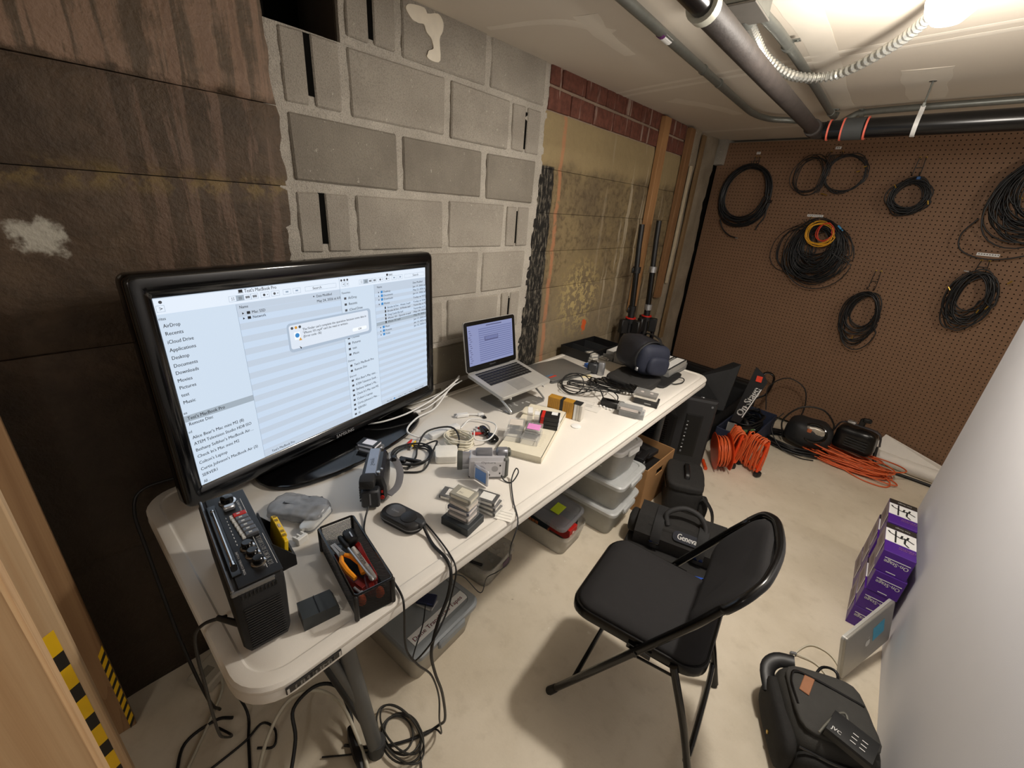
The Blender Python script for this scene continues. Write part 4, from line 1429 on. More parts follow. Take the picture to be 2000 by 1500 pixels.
for x, y, lb in ((.085, -.018, 'orange foam earplug nearest the recorder at the near end of the basket'), (.088, .022, 'orange foam earplug at the near inner corner of the basket')):
    t = thing('foam_earplug', lb, 'earplug', inB(x, y, .004), A_B + .5)
    MB().lathe([(0, 0), (.009, .001), (.0105, .006), (.008, .018), (.004, .024), (0, .025)], 12).build('plug', mat('#d9571c', .7), t)
t = thing('spare_screw', 'short dark bolt lying at the near end of the mesh basket', 'screw', inB(.07, -.02, .024), A_B + .3)
MB().cyl((-.012, 0, .005), (.01, 0, .005), .003, n=8).cyl((.01, 0, .005), (.014, 0, .005), .006, n=8).build('bolt', SILVER, t)

# ---- bag with a silver device
t = onT('plastic_bag', 'crumpled grey see-through bag half over the silver reader near the television', 'bag', .405, -.450, math.radians(35))
bagm = mat('#96989b', .22, alpha=.66, var=.3, vs=45)
m = MB().soft((0, 0, .017), (.155, .09, .032), 18, 4.5, .006, 30, 4)
m.build('film', bagm, t, ang=80)
m = MB().slab((-.01, -.005, .0345), (1, 0, 0), (0, 1, 0), (0, 0, 1), .06, .007, .001, 0).slab((-.01, -.005, .0355), (1, 0, 0), (0, 1, 0), (0, 0, 1), .052, .003, .001, 1)
m.build('handle_slot', [BLACK, mat('#85878a', .4)], t, smooth=False)
MB().soft((.02, .038, .015), (.08, .02, .022), 5, 3, .006, 60, 2).build('folded_edge', mat('#26272a', .3, alpha=.85), t, ang=80)
t = onT('card_reader', 'silver rounded reader with a grey button poking out of the grey bag', 'reader', .468, -.433, math.radians(118))
m = MB().prism([(x * (1 + .12 * (y > 0)), y) for x, y in rrect(.098, .040, .018, 6)], .001, .020, .004)
m.build('body', mat('#c9cac8', .3, metal=.25), t)
MB().cyl((0, -.010, .0195), (0, -.010, .0212), .007, n=16).build('button', GREY, t)
MB().prism(rrect(.102, .043, .019, 6), .008, .0105).build('seam_band', GREY, t)
t = onT('cable_clip', 'small white plastic comb clip between the recorder and the mesh basket', 'clip', .515, -.493, math.radians(15))
m = MB()
m.box((0, 0, .010), (.012, .03, .020), .002)
for y in (-.011, 0, .011):
    m.box((-.010, y, .012), (.016, .005, .014), .001)
m.build('comb', WHITE, t, smooth=False)

# ---- camcorders
t = onT('camcorder', 'black camcorder with grey top stripe and wrist strap facing the television', 'camcorder', .448, -.238, math.radians(142))
t.scale = (1.25, 1.25, 1.25)
# local +x = lens end
m = MB()
sc_ = lambda x, k=0.0, h=.075: [(x, yy, zz) for yy, zz in ((-.024 + k, .004 + k), (.024 - k, .004 + k), (.031 - k, .018), (.031 - k, .045), (.024 - k, h - .006), (.016 - k, h - k), (-.016 + k, h - k), (-.024 + k, h - .006), (-.03 + k, .045), (-.03 + k, .018))]
m.loft([sc_(-.060, .006), sc_(-.055), sc_(.02), sc_(.050, .001, .074), sc_(.056, .006, .07)])
m.build('body', mat('#1c1d20', .35), t, ang=30)
MB().loft([[(x, y, z) for y, z in ((-.008, .073), (.018, .073), (.016, .079), (-.006, .079))] for x in (-.05, .055)]).build('top_stripe', mat('#8f97a6', .35, metal=.4), t, smooth=False)
MB().soft((-.066, .010, .068), (.035, .034, .024), 5, 5).cyl((-.083, .010, .068), (-.0845, .010, .068), .007, n=12).build('viewfinder', BLACKM, t)
MB().box((-.069, .004, .028), (.026, .040, .046), .004).build('battery', mat('#25272c', .5), t)
MB().box((-.0825, .004, .030), (.001, .003, .030)).build('battery_mark', mat('#7e8289', .5), t)
MB().lathe([(.024, .05), (.025, .075), (.022, .078), (.020, .072), (0, .068)], 20, c=(0, 0, .043), ax='x').build('lens_barrel', BLACKG, t)
m = MB()
m.tube([(-.055, -.034, .02), (-.03, -.052, .025), (.01, -.056, .035), (.045, -.045, .045), (.055, -.032, .05)], .010, 6, k=4, flat=.18)
m.build('wrist_strap', mat('#77767a', .8), t)
MB().box((.052, -.040, .050), (.016, .012, .012), .002).build('strap_pad', BLACK, t)
MB().cyl((-.062, -.020, .020), (-.064, -.020, .020), .005, n=10).box((-.0622, -.020, .035), (.002, .004, .006)).build('record_button', RED, t)
m = MB()
for i in range(6):
    m.box((-.0605, .024, .012 + i * .0075), (.004, .012, .003))
m.build('side_keys', BLACK, t, smooth=False)
m = MB().cyl((-.045, -.012, .0755), (-.045, -.012, .079), .004, n=10).cyl((-.03, -.017, .072), (-.03, -.018, .077), .003, n=8)
m.build('zoom_knob', SILVER, t)
MB().text('Sony', .014, (-.02, .008, .0793), (1, 0, 0), (0, -1, 0), 'l', .03).build('logo', mat('#3a4152', .4), t, smooth=False)

t = onT('camcorder', 'silver camcorder with its little blue screen swung open, in mid table', 'camcorder', .617, .060, math.radians(228))
t.scale = (1.06, 1.06, 1.06)
# local +x = lens end, +y = screen side
m = MB()
m.loft([[(x, yy, zz) for yy, zz in ((-.026, .003 + k), (.026 - k, .003 + k), (.030 - k, .012), (.030 - k, .062), (.022, .072 - k), (-.022, .072 - k), (-.030 + k, .060), (-.030 + k, .012))] for x, k in ((-.062, .004), (-.058, 0), (.045, 0), (.05, .004))])
m.build('body', mat('#c9c9ce', .33, metal=.25, var=.04), t, ang=30)
MB().box((-.060, 0, .036), (.022, .058, .07), .006).build('back_housing', mat('#5c5e5a', .5), t)
MB().lathe([(.026, .045), (.027, .066), (.0275, .07), (.0275, .078), (.024, .080), (.021, .074), (0, .07)], 22, c=(0, -.004, .046), ax='x').build('lens_barrel', mat('#a5a6ac', .3, metal=.6), t)
MB().lathe([(.0285, .070), (.0295, .076), (.0295, .085), (.026, .086), (.024, .081)], 22, c=(0, -.004, .046), ax='x').build('lens_hood', mat('#4b4d48', .5), t)
MB().lathe([(.017, .0), (.017, .045), (.014, .05)], 16, c=(-.02, -.004, .072), ax='x').box((-.052, -.004, .076), (.04, .03, .026), .006).build('viewfinder', mat('#8f9096', .4, metal=.5), t)
MB().box((-.070, -.004, .076), (.016, .026, .022), .004).build('eyecup', mat('#55574f', .6), t)
MB().slab((-.008, .0302, .036), (1, 0, 0), (0, 0, 1), (0, 1, 0), .084, .052, .0015).build('control_panel', mat('#dcdce0', .35, metal=.1), t, smooth=False)
m = MB()
for r_ in range(4):
    for k in range(max(1, r_ * 7)):
        a = 2 * PI * k / max(1, r_ * 7)
        p = Vector((-.028 + r_ * .003 * math.cos(a), .0318, .038 + r_ * .003 * math.sin(a)))
        m.slab(p, (1, 0, 0), (0, 0, 1), (0, 1, 0), .0014, .0014, .0004)
o_ = m.build('speaker_holes', DGREY, t, smooth=False)
o_['kind'] = 'stuff'
MB().cyl((.016, .0305, .034), (.016, .0325, .034), .016, n=24).build('dial', mat('#b3b2b9', .35, metal=.4), t)
for x, z in ((-.044, .050), (-.044, .022), (-.012, .016), (-.050, .012)):
    MB().box((x, .0322, z), (.004, .002, .005), .0005).build('button', BLACK, t, smooth=False)
MB().text('Optura', .009, (.015, .0322, .0575), (-1, 0, 0), (0, 0, 1), 'l', .045).build('logo', mat('#6e6e76', .4), t, smooth=False)
pn = MB().M
a = math.radians(62)
lcd = MB(Matrix.Translation((.034, .034, .036)) @ Matrix.Rotation(math.radians(42), 4, 'Z'))
lcd.box((.0, .030, -.004), (.009, .058, .054), .003)
lcd.build('screen_door', mat('#c3c3c9', .33, metal=.4), t)
l2 = MB(Matrix.Translation((.034, .034, .036)) @ Matrix.Rotation(math.radians(42), 4, 'Z'))
l2.slab((.0046, .031, -.002), (0, 1, 0), (0, 0, 1), (1, 0, 0), .044, .037, .0006)
l2.build('small_screen', screen_mat('#4b6a92', .35), t, smooth=False)
MB().box((.0, .0, .0015), (.10, .045, .003), .001).build('foot', DGREY, t)

t = onT('camcorder', 'upright silver and black camcorder standing beside the navy camera bag', 'camcorder', .395, 1.185, math.radians(-70))
MB().loft([[(x, y, z) for x, y in rrect(.034, .040, .014, 5)] for z in (.002, .066)] + [[(x * .8, y * .8, .074) for x, y in rrect(.034, .040, .014, 5)]]).build('grip_shell', mat('#a9aaad', .3, metal=.7), t)
MB().box((-.004, -.045, .034), (.052, .055, .056), .008).build('body', mat('#303236', .45), t)
MB().lathe([(.022, .0), (.023, .03), (.019, .034), (.016, .028), (0, .026)], 18, c=(-.004, -.07, .036), ax='y').build('lens_barrel', BLACKG, t)
MB().box((-.004, -.045, .066), (.03, .03, .008), .002).build('top_shoe', BLACK, t)

# ---- oval case with cord plugged in
t = onT('charger_pod', 'black oval pod-shaped charger with a cord plugged into it', 'charger', .625, -.268, math.radians(12))
ov = rrect(.135, .066, .032, 8)
m = MB()
m.loft([[(x * k, y * k, z) for x, y in ov] for k, z in ((.93, 0), (1, .006), (1, .012))])
m.build('lower_shell', BLACKM, t)
MB().loft([[(x * k, y * k, z) for x, y in ov] for k, z in ((.985, .012), (.985, .016), (.96, .022), (.90, .0255), (.7, .0265))]).build('upper_shell', mat('#232222', .5), t, ang=50)
MB().tube([(x * 1.002, y * 1.002, .0135) for x, y in ov], .0016, 6, closed=True).build('seam', mat('#6b6b6b', .35), t)
MB().prism([(x - .024, y) for x, y in rrect(.052, .046, .020, 5)], .026, .0275, .0003).build('label_plate', mat('#4b4a4b', .35), t)
MB().text('Canon', .010, (-.038, -.004, .0277), (1, 0, 0), (0, 1, 0), 'l', .026).build('logo', mat('#8b8b8d', .4), t, smooth=False)
MB().prism([(x + .022, y) for x, y in circ(.022, 20)], .0255, .0285, .001).build('coil_hub', BLACK, t)
MB().box((.058, .004, .020), (.03, .022, .016), .004).build('plug', DGREY, t)

# ---- small video tapes in clear cases
TAPEB = mat('#202226', .4)
TW, TD, TH = .078, .054, .0165


def tape_case(label, x, y, z, rz, body='#23262b', lab='#e8e4da', grp=None, h=TH, name='video_tape', text=None, clear=True, par=None):
    t = onT(name, label, 'video tape', x, y, rz, z, grp)
    MB().box((0, 0, h / 2 + .0003), (TW - .010, TD - .008, h - .004), .0015).build('cassette', mat(body, .4), t, smooth=False)
    if lab:
        m = MB().slab((.004, 0, h - .0016), (1, 0, 0), (0, 1, 0), (0, 0, 1), .040, .030, .0006)
        m.slab((TW / 2 - .0049, 0, h / 2), (0, 1, 0), (0, 0, 1), (1, 0, 0), .040, h * .45, .0006)
        m.slab((0, -(TD / 2 - .0039), h / 2), (1, 0, 0), (0, 0, 1), (0, -1, 0), .055, h * .45, .0006)
        m.build('paper_label', mat(lab, .6), t, smooth=False)
    if text:
        MB().text(text, .008, (-.012, -.008, h - .0008), (1, 0, 0), (0, 1, 0), 'l').build('lettering', INKB, t, smooth=False)
    if clear:
        MB().box((0, 0, h / 2), (TW, TD, h), .001).build('clear_case', CLEAR, t, smooth=False)
    return t


sx_, sy_ = .738, -.150
t = onT('tape_box', 'dark grey tape box at the bottom of the pile of small tapes', 'tape box', .742, -.152, math.radians(10))
MB().box((0, 0, .0125), (.092, .078, .025), .002).build('shell', mat('#2c3134', .5), t, smooth=False)
MB().box((.0, -.0385, .0125), (.05, .001, .015)).build('side_panel', mat('#20272a', .4), t)
tape_case('pale-labelled tape lying directly on the dark grey tape box', .738, -.150, .0252, math.radians(12), '#8d8680', '#e3d8cf')
tape_case('navy-edged tape in the middle of the pile of small tapes', .734, -.148, .0420, math.radians(16), '#1c2a4a', '#e6dcd6')
tape_case('cream tape one below the top of the pile', .736, -.146, .0588, math.radians(10), '#a59f92', '#ded2c4', h=.018)
tape_case('tape with grey label in a clear case topping the pile', .732, -.141, .0770, math.radians(14), '#8d8a7d', '#d8d2bd', h=.018, text='JVC')
tape_case('black tape in a clear case lying left of the pile of tapes', .636, -.098, .0, math.radians(25))
tape_case('white-labelled tape at the bottom of the stack right of the pile', .752, -.058, .0, math.radians(12), '#3a3a38', '#eceae2')
tape_case('middle tape of the stack right of the pile', .750, -.060, .0168, math.radians(16), '#2c2d30', '#d9d5cb')
tape_case('black tape with big white label topping the stack right of the pile', .746, -.064, .0336, math.radians(20), '#1d1d1f', '#eceae4')
t = onT('paper_slip', 'thin white printed slip lying beside the small tape stack', 'paper', .800, -.045, math.radians(25))
MB().box((0, 0, .0006), (.06, .045, .0008)).build('sheet', mat('#efece4', .7), t, smooth=False)
m = MB()
for a in (-.012, 0, .012):
    m.slab((0, a, .0011), (1, 0, 0), (0, 1, 0), (0, 0, 1), .05, .0008, .0002)
m.build('print', mat('#8c8980', .6), t, smooth=False)
t0 = tape_case('black tape in an open case on the foot of the television', .270, -.150, .0165, math.radians(22), '#15161a', '#d9dbe6', h=.018)
t0 = tape_case('second black tape lying on the tape on the foot of the television', .268, -.152, .0347, math.radians(26), '#17171c', '#e9e9f2', clear=False, h=.014)

# ---- white box with cases on it
wbx = onT('flat_white_box', 'flat cream box lying open-ended under the clear cases and stacked tapes', 'box', .560, .400, math.radians(22))
m = MB()
L_, W_, H_ = .40, .165, .026
# local x along the table width axis, y along its length
m.box((0, 0, .001), (W_, L_, .002))
m.box((0, 0, H_ - .001), (W_, L_, .002))
m.box((-W_ / 2 + .001, 0, H_ / 2), (.002, L_, H_)).box((W_ / 2 - .001, 0, H_ / 2), (.002, L_, H_))
m.box((0, L_ / 2 - .001, H_ / 2), (W_, .002, H_)).box((0, -L_ / 2 + .004, H_ / 2), (W_ - .004, .002, H_ - .003))
m.build('carton', CREAM, wbx, smooth=False)
MB().soft((-.06, .12, H_ + .004), (.06, .07, .012), 5, 4, .003, 40, 2).build('torn_flap', CREAM, wbx)
m = MB()
for i in range(9):
    m.slab((.035 + .0, -.13 + i * .011, H_), (1, 0, 0), (0, 1, 0), (0, 0, 1), .05 - .003 * (i % 3), .0015, .0002)
for i in range(6):
    m.slab((W_ / 2, .04 + i * .02, H_ * .5), (0, 1, 0), (0, 0, 1), (1, 0, 0), .012, .004, .0002)
m.build('small_print', mat('#b3aa97', .7), wbx, smooth=False)
m = MB().slab((.035, .075, H_), (1, 0, 0), (0, 1, 0), (0, 0, 1), .085, .115, .0006, 0)
m.slab((.035, .045, H_ + .0006), (1, 0, 0), (0, 1, 0), (0, 0, 1), .07, .020, .0003, 1).slab((.035, .024, H_ + .0006), (1, 0, 0), (0, 1, 0), (0, 0, 1), .07, .012, .0003, 2)
for i in range(4):
    m.slab((.035, .07 + i * .012, H_ + .0006), (1, 0, 0), (0, 1, 0), (0, 0, 1), .065, .002, .0003, 3)
m.build('printed_label', [INKW, mat('#3b64a8', .6), mat('#23262e', .6), mat('#a9a69c', .6)], wbx, smooth=False, label='white label with blue and black blocks')
Rw = Matrix.Rotation(math.radians(22), 3, 'Z')


def onW(x, y, z=0.0):
    v = Rw @ Vector((x, y, 0))
    return .560 + v.x, .400 + v.y, H_ + z


def clear_box(label, x, y, z, rz, w_, d_, h_, rx=0.0, inlay=None, ry=0.0):
    px, py, pz = onW(x, y, z)
    t = onT('clear_case', label, 'case', px, py, math.radians(22) + rz, pz, None, rx, ry)
    m = MB()
    q = .0012
    m.box((0, 0, q / 2), (w_, d_, q)).box((0, -d_ / 2 + q / 2, h_ / 2), (w_, q, h_)).box((0, d_ / 2 - q / 2, h_ / 2), (w_, q, h_)).box((-w_ / 2 + q / 2, 0, h_ / 2), (q, d_, h_)).box((w_ / 2 - q / 2, 0, h_ / 2), (q, d_, h_))
    m.build('tray', CLEAR, t, smooth=False)
    l = MB()
    l.box((0, 0, h_ - .001), (w_ + .001, d_ + .001, .0012)).box((0, 0, h_ * .55), (w_ * .7, .001, h_ * .3)).box((0, d_ * .2, h_ * .5), (w_ * .9, .001, h_ * .6))
    l.build('lid', CLEAR, t, smooth=False)
    if inlay:
        MB().box((0, -d_ * .02, h_ + .0004), (w_ * .8, d_ * .62, .0008)).build('inlay_card', mat(inlay, .6), t, smooth=False)
    return t


clear_box('empty clear tape case nearest the black wad of plugs', -.055, -.105, .0008, .15, .062, .085, .022)
clear_box('tilted clear case lid leaning on the empty tape case', -.062, -.055, .024, .25, .062, .075, .010, inlay='#d9d0c4', ry=.0)
clear_box('clear tape case with a pink note inside', .012, -.095, .0008, .05, .064, .095, .022)
clear_box('clear case with a bright pink handwritten note on top', .010, -.062, .024, .1, .060, .070, .012, inlay='#e793d2')
t = clear_box('clear case standing upright with white spine behind the pink note', -.030, .012, .0008, .3, .022, .06, .062)
MB().box((0, 0, .0632), (.018, .05, .001)).build('spine_card', INKW, t, smooth=False)
t = clear_box('second upright clear case leaning beside the black and red tapes', .000, .006, .0008, .25, .022, .06, .058)
MB().box((0, 0, .0592), (.018, .03, .001)).build('spine_card', INKW, t, smooth=False)
for i, lb in enumerate(('lowest black and red boxed tape of three on the white label', 'middle black and red boxed tape of three', 'topmost black and red boxed tape with white end')):
    px, py, pz = onW(.045, .035, .0012 + i * .0168)
    t = onT('boxed_tape', lb, 'video tape', px, py, math.radians(22 + 4 + i * 2), pz)
    MB().box((0, 0, .0082), (.078, .060, .0160), .001).build('sleeve', mat('#17171a', .4), t, smooth=False)
    MB().box((-.026, 0, .0085), (.014, .0605, .0164), .001).build('red_band', RED, t, smooth=False)
    m = MB().box((.0392, .0, .0082), (.001, .056, .013))
    if i == 2:
        m.box((.018, .014, .0164), (.024, .026, .0006))
    m.build('white_label', INKW, t, smooth=False)
g_ = onT('tape_carton', 'gold and black carton of tapes standing behind the white box', 'carton', .548, .622, math.radians(13))
# stands on its long edge: long axis local x
m = MB().box((-.018, 0, .038), (.118, .038, .076), .0012)
m.build('gold_carton', mat('#b8862c', .4, metal=.15, var=.2, vs=40), g_, smooth=False)
MB().box((-.013, 0, .038), (.016, .0386, .0766), .001).build('black_band', INKB, g_, smooth=False)
m = MB()
for i in range(5):
    m.slab((-.065 + i * .0085, -.0193, .040), (1, 0, 0), (0, 0, 1), (0, -1, 0), .0012, .05, .0003)
for i in range(3):
    m.slab((.005 + i * .009, -.0193, .044), (1, 0, 0), (0, 0, 1), (0, -1, 0), .0012, .045, .0003)
m.build('print_lines', mat('#8d6620', .5), g_, smooth=False)
for i in range(3):
    MB().box((.050 + i * .0125, 0, .0365), (.0118, .0375, .073), .0015).build('tape', INKW if i == 0 else mat('#cfcac0', .5), g_, smooth=False)
m = MB().box((.056, 0, .0755), (.036, .037, .003), .001)
m.build('end_flap', INKB, g_, smooth=False)
t = onT('plastic_disc', 'little white plastic lid lying by the end of the gold carton', 'lid', .640, .575, 0)
MB().lathe([(0, 0), (.020, 0), (.021, .003), (.018, .0045), (0, .005)], 20).build('disc', INKW, t)

# ---- laptop on its stand
st = onT('laptop_stand', 'flat metal plate stand with bent arms under the open laptop', 'laptop stand', .300, .560, math.radians(-2))
MB().prism(rrect(.20, .225, .008), 0, .005, .001).build('base_plate', mat('#8f8e8b', .4, metal=.5, var=.08, vs=50), st)
m = MB()
for k in range(14):
    m.slab((rnd.uniform(-.03, .09), rnd.uniform(-.08, .08), .0051), (1, .2, 0), (-.2, 1, 0), (0, 0, 1), rnd.uniform(.006, .03), rnd.uniform(.003, .01), .0002)
m.build('scuff_marks', mat('#b9b8b4', .6), st, smooth=False)
for y in (-.110, .110):
    MB().tube([(.06, y, .006), (.095, y * 1.02, .012), (.02, y * 1.02, .055), (-.085, y, .096), (-.115, y, .107)], .006, 8, k=5, flat=.6).build('arm', mat('#c9c9c6', .25, metal=.5), st)
    MB().tube([(-.11, y, .104), (.02, y, .079), (.09, y, .072)], .005, 8, k=4).build('rest_bar', mat('#c9c9c6', .25, metal=.5), st)
lap = onT('laptop', 'open silver laptop on the stand showing a purple-tinted screen', 'laptop', .275, .560, math.radians(-1.5))
tl = math.atan2(.035, .222)
LB = Matrix.Translation((0, 0, .100)) @ Matrix.Rotation(tl, 4, 'Y')
m = MB(LB)
m.prism(rrect(.227, .325, .012, 5), -.008, .008, .003)
m.build('base', ALU, lap, ang=30)
m = MB(LB)
m.slab((-.038, 0, .0082), (1, 0, 0), (0, 1, 0), (0, 0, 1), .105, .272, .0003)
m.build('keyboard_well', mat('#7e7e7c', .5, metal=.4), lap, smooth=False)
km = MB(LB)
for r_ in range(6):
    n = 14 if r_ else 14
    x = -.086 + r_ * .0188
    if r_ == 5:
        ys = [(-.128, .016), (-.109, .016), (-.090, .016), (-.070, .018), (-.012, .090), (.044, .018), (.064, .016), (.084, .016), (.104, .016), (.124, .016)]
    else:
        ys = [(-.127 + k * .01955, .0165) for k in range(14)]
    for y, wd in ys:
        km.box((x, y, .0092), (.0155 if r_ else .009, wd, .0024), .0006)
o_ = km.build('keys', BLACK, lap, smooth=False)
o_['kind'] = 'stuff'
MB(LB).slab((.062, 0, .0081), (1, 0, 0), (0, 1, 0), (0, 0, 1), .075, .105, .0004).build('trackpad', mat('#b3b3b1', .35, metal=.5), lap, smooth=False)
hx = -.1135 * math.cos(tl)
hz = .100 + .1135 * math.sin(tl) + .006
LD = Matrix.Translation((hx, 0, hz)) @ Matrix.Rotation(-math.radians(9.5), 4, 'Y')
m = MB(LD)
m.loft([[(x, y, z + .113) for y, z in rrect(.325, .226, .012, 5)] for x in (-.006, -.0005)])
m.build('lid', ALU, lap, ang=30)
m = MB(LD)
m.loft([[(x, y * .988, z * .985 + .113) for y, z in rrect(.325, .226, .012, 5)] for x in (-.0008, .0006)])
m.build('screen_bezel', BLACKG, lap, ang=30)
s_ = MB(LD).quad((.0012, -.1425, .028), (.0012, .1425, .028), (.0012, .1425, .207), (.0012, -.1425, .207)).build('screen', screen_mat('#a5aede', .5), lap, smooth=False)
m = MB(LD)
for i in range(16):
    z = .185 - i * .0095
    m.slab((.0015, -.132 + .02 * (i % 3) * .2, z), (0, 1, 0), (0, 0, 1), (1, 0, 0), .012, .0022, .0002, 1)
    m.slab((.0015, .03, z), (0, 1, 0), (0, 0, 1), (1, 0, 0), .215, .0045, .0002, 0)
m.slab((.0016, .0, .140), (0, 1, 0), (0, 0, 1), (1, 0, 0), .085, .020, .0004, 1)
m.slab((.0022, .0, .141), (0, 1, 0), (0, 0, 1), (1, 0, 0), .08, .015, .0004, 0)
m.slab((.0016, .02, .198), (0, 1, 0), (0, 0, 1), (1, 0, 0), .10, .004, .0002, 1)
o_ = m.build('screen_contents', [screen_mat('#8f98cf', .42), mat('#4a4f7c', .5)], s_, smooth=False)
MB(LD).text('MacBook Pro', .007, (.0009, 0, .013), (0, 1, 0), (0, 0, 1), 'c').build('logo', GREY, lap, smooth=False)
MB(Matrix()).cyl((hx, -.11, hz - .002), (hx, .11, hz - .002), .006, n=10).build('hinge', BLACK, lap)

t = onT('closed_laptop', 'closed grey laptop with red and blue marks lying behind the open one', 'laptop', .217, 1.028, math.radians(-11))
m = MB().prism(rrect(.235, .300, .014, 5), .001, .010, .002)
m.build('base', mat('#6f6f6d', .4, metal=.5), t, ang=30)
MB().prism(rrect(.235, .300, .014, 5), .0105, .0185, .003).build('lid', mat('#8b8a88', .38, metal=.6, var=.05), t, ang=30)
m = MB().slab((.075, -.105, .0187), (1, .1, 0), (-.1, 1, 0), (0, 0, 1), .012, .05, .0003, 0).slab((.056, -.112, .0187), (1, .1, 0), (-.1, 1, 0), (0, 0, 1), .007, .05, .0003, 1)
m.build('colour_marks', [mat('#d2362a', .5), mat('#3f78a8', .5)], t, smooth=False, label='red and blue marker streaks')

# ---- little white things
t = onT('thumb_drive', 'silver thumb drive with a dark end lying near the laptop stand', 'thumb drive', .318, .345, math.radians(160))
MB().prism(rrect(.034, .017, .005), 0, .007, .001).build('body', SILVER, t)
MB().prism([(x - .024, y) for x, y in rrect(.016, .014, .003)], .0005, .0065, .001).build('cap', BLACK, t)
MB().slab((.004, 0, .0071), (1, 0, 0), (0, 1, 0), (0, 0, 1), .014, .009, .0003).build('label', mat('#5b666b', .4), t, smooth=False)
t = onT('display_adapter', 'short white display adapter with a stubby cable on the bare tabletop', 'adapter', .272, .275, math.radians(62))
MB().box((0, 0, .008), (.052, .022, .014), .003).build('plug_housing', INKW, t)
MB().box((-.029, 0, .008), (.010, .017, .009), .001).build('metal_plug', SILVER, t)
MB().tube([(.024, 0, .008), (.045, -.004, .009), (.065, -.006, .007)], .003, 8, k=4).build('cable', INKW, t)
MB().box((.078, -.008, .007), (.026, .016, .011), .003).build('end_plug', INKW, t)
t = onT('white_adapter_stick', 'long white adapter stick with small dark lettering before the cable bundle', 'adapter', .330, .130, math.radians(86))
MB().prism(rrect(.135, .030, .006), 0, .020, .004).build('housing', INKW, t)
MB().text('AirPort', .010, (.0, -.0155, .007), (1, 0, 0), (0, 0, 1), 'l', .03).build('lettering', GREY, t, smooth=False)
t = onT('power_brick', 'square white laptop power brick beside the silver camcorder', 'power adapter', .462, .028, math.radians(52))
MB().prism(rrect(.078, .078, .012, 5), 0, .028, .003).build('housing', mat('#eeebe2', .35), t)
MB().tube([(.036, -.03, .014), (.050, -.030, .014), (.055, -.022, .012), (.052, -.015, .008)], .0022, 6, k=4).build('cord_stub', INKW, t)


def wire(name, label, pts, r, m, n=6, k=6, cat='cable', flat=1.0, rests=True):
    """a loose cord: one top-level thing"""
    c = Vector(pts[0])
    o = MB().tube([Vector(p) - c for p in pts], r, n, k=k, flat=flat).build(name, m, ang=80)
    o.location = c
    return tag(o, label, cat)


TZ = T + .004
bun = onT('cable_bundle', 'heap of coiled white cable next to the white adapter stick', 'cable', .420, .125, 0)
m = MB()
for k in range(13):
    pts = []
    ax_, ay_ = .058 - .002 * (k % 5), .035 + .004 * (k % 4)
    ph = rnd.uniform(-.5, .5)
    for i in range(12):
        a = 2 * PI * i / 12
        x, y = ax_ * math.cos(a), ay_ * math.sin(a)
        pts.append((x * math.cos(ph) - y * math.sin(ph) + rnd.uniform(-.006, .006), x * math.sin(ph) + y * math.cos(ph) + rnd.uniform(-.006, .006), .003 + k * .0022 + rnd.uniform(0, .004)))
    m.tube(pts, .0026, 6, closed=True, k=3)
m.build('cord', mat('#ddd7c4', .5), bun, ang=80)
MB().tube([(.05, -.03, .006), (.09, -.05, .005), (.12, -.07, .004)], .0026, 6, k=4).build('loose_end', mat('#ddd7c4', .5), bun)
wire('charging_cable', 'thick white cord looping from the laptop across the tabletop to the white stick', [(.10, .41, TZ + .09), (.12, .33, TZ + .05), (.16, .22, TZ + .01), (.20, .10, TZ + .022), (.26, .01, TZ + .020), (.33, .045, TZ + .002)], .0035, INKW)
wire('charging_cable', 'white cord arching from the laptop down past the television foot', [(.11, .40, TZ + .085), (.13, .30, TZ + .06), (.15, .20, TZ + .045), (.165, .08, TZ + .035), (.155, -.02, TZ + .03), (.12, -.08, TZ + .024)], .0035, INKW)
wire('charging_cable', 'short white cord running behind the television from the laptop', [(.13, .40, TZ + .08), (.09, .30, TZ + .03), (.06, .22, TZ + .004), (.04, .12, TZ)], .003, INKW)
wire('display_cable', 'white display cable with a black plug meeting the television', [(.12, .37, TZ + .07), (.13, .27, TZ + .03), (.14, .19, TZ + .012), (.13, .15, TZ + .010)], .0032, INKW)
t = onT('video_plug', 'black video plug with white sleeve by the right corner of the television', 'plug', .125, .105, math.radians(78))
MB().box((.012, 0, .013), (.03, .016, .011), .002).build('shell', BLACK, t)
MB().box((.042, 0, .013), (.034, .018, .013), .003).build('sleeve', INKW, t)
MB().tube([(-.002, 0, .013), (-.05, -.01, .012), (-.10, .03, .02)], .004, 8, k=4).build('lead', BLACK, t)
# black ribbon cable ring
t = onT('coiled_black_cable', 'flat black cable coiled loosely with a power plug, beside the television foot', 'cable', .385, -.060, 0)
m = MB()
for k in range(3):
    pts = [(.055 * math.cos(a + k) * (1 + .1 * k), .062 * math.sin(a + k) * (1 + .06 * k), .004 + .005 * k + .006 * abs(math.sin(a * 1.5 + k))) for a in [2 * PI * i / 12 for i in range(12)]]
    m.tube(pts, .0032, 6, closed=True, k=3)
m.tube([(.05, -.055, .005), (.02, .0, .012), (-.035, .05, .008), (-.07, .12, .03), (-.03, .20, .035), (.05, .17, .03), (.115, .085, .012)], .0035, 6, k=6)
m.tube([(-.03, .05, .008), (-.005, .11, .022), (.04, .06, .025), (.09, -.02, .006), (.05, -.08, .004)], .0032, 6, k=6)
m.build('cord', RUBBER, t, ang=80)
MB().box((.025, -.025, .014), (.078, .012, .014), .003, rz=.5).box((.010, -.046, .014), (.024, .020, .014), .003, rz=.5).build('power_plug', BLACK, t)
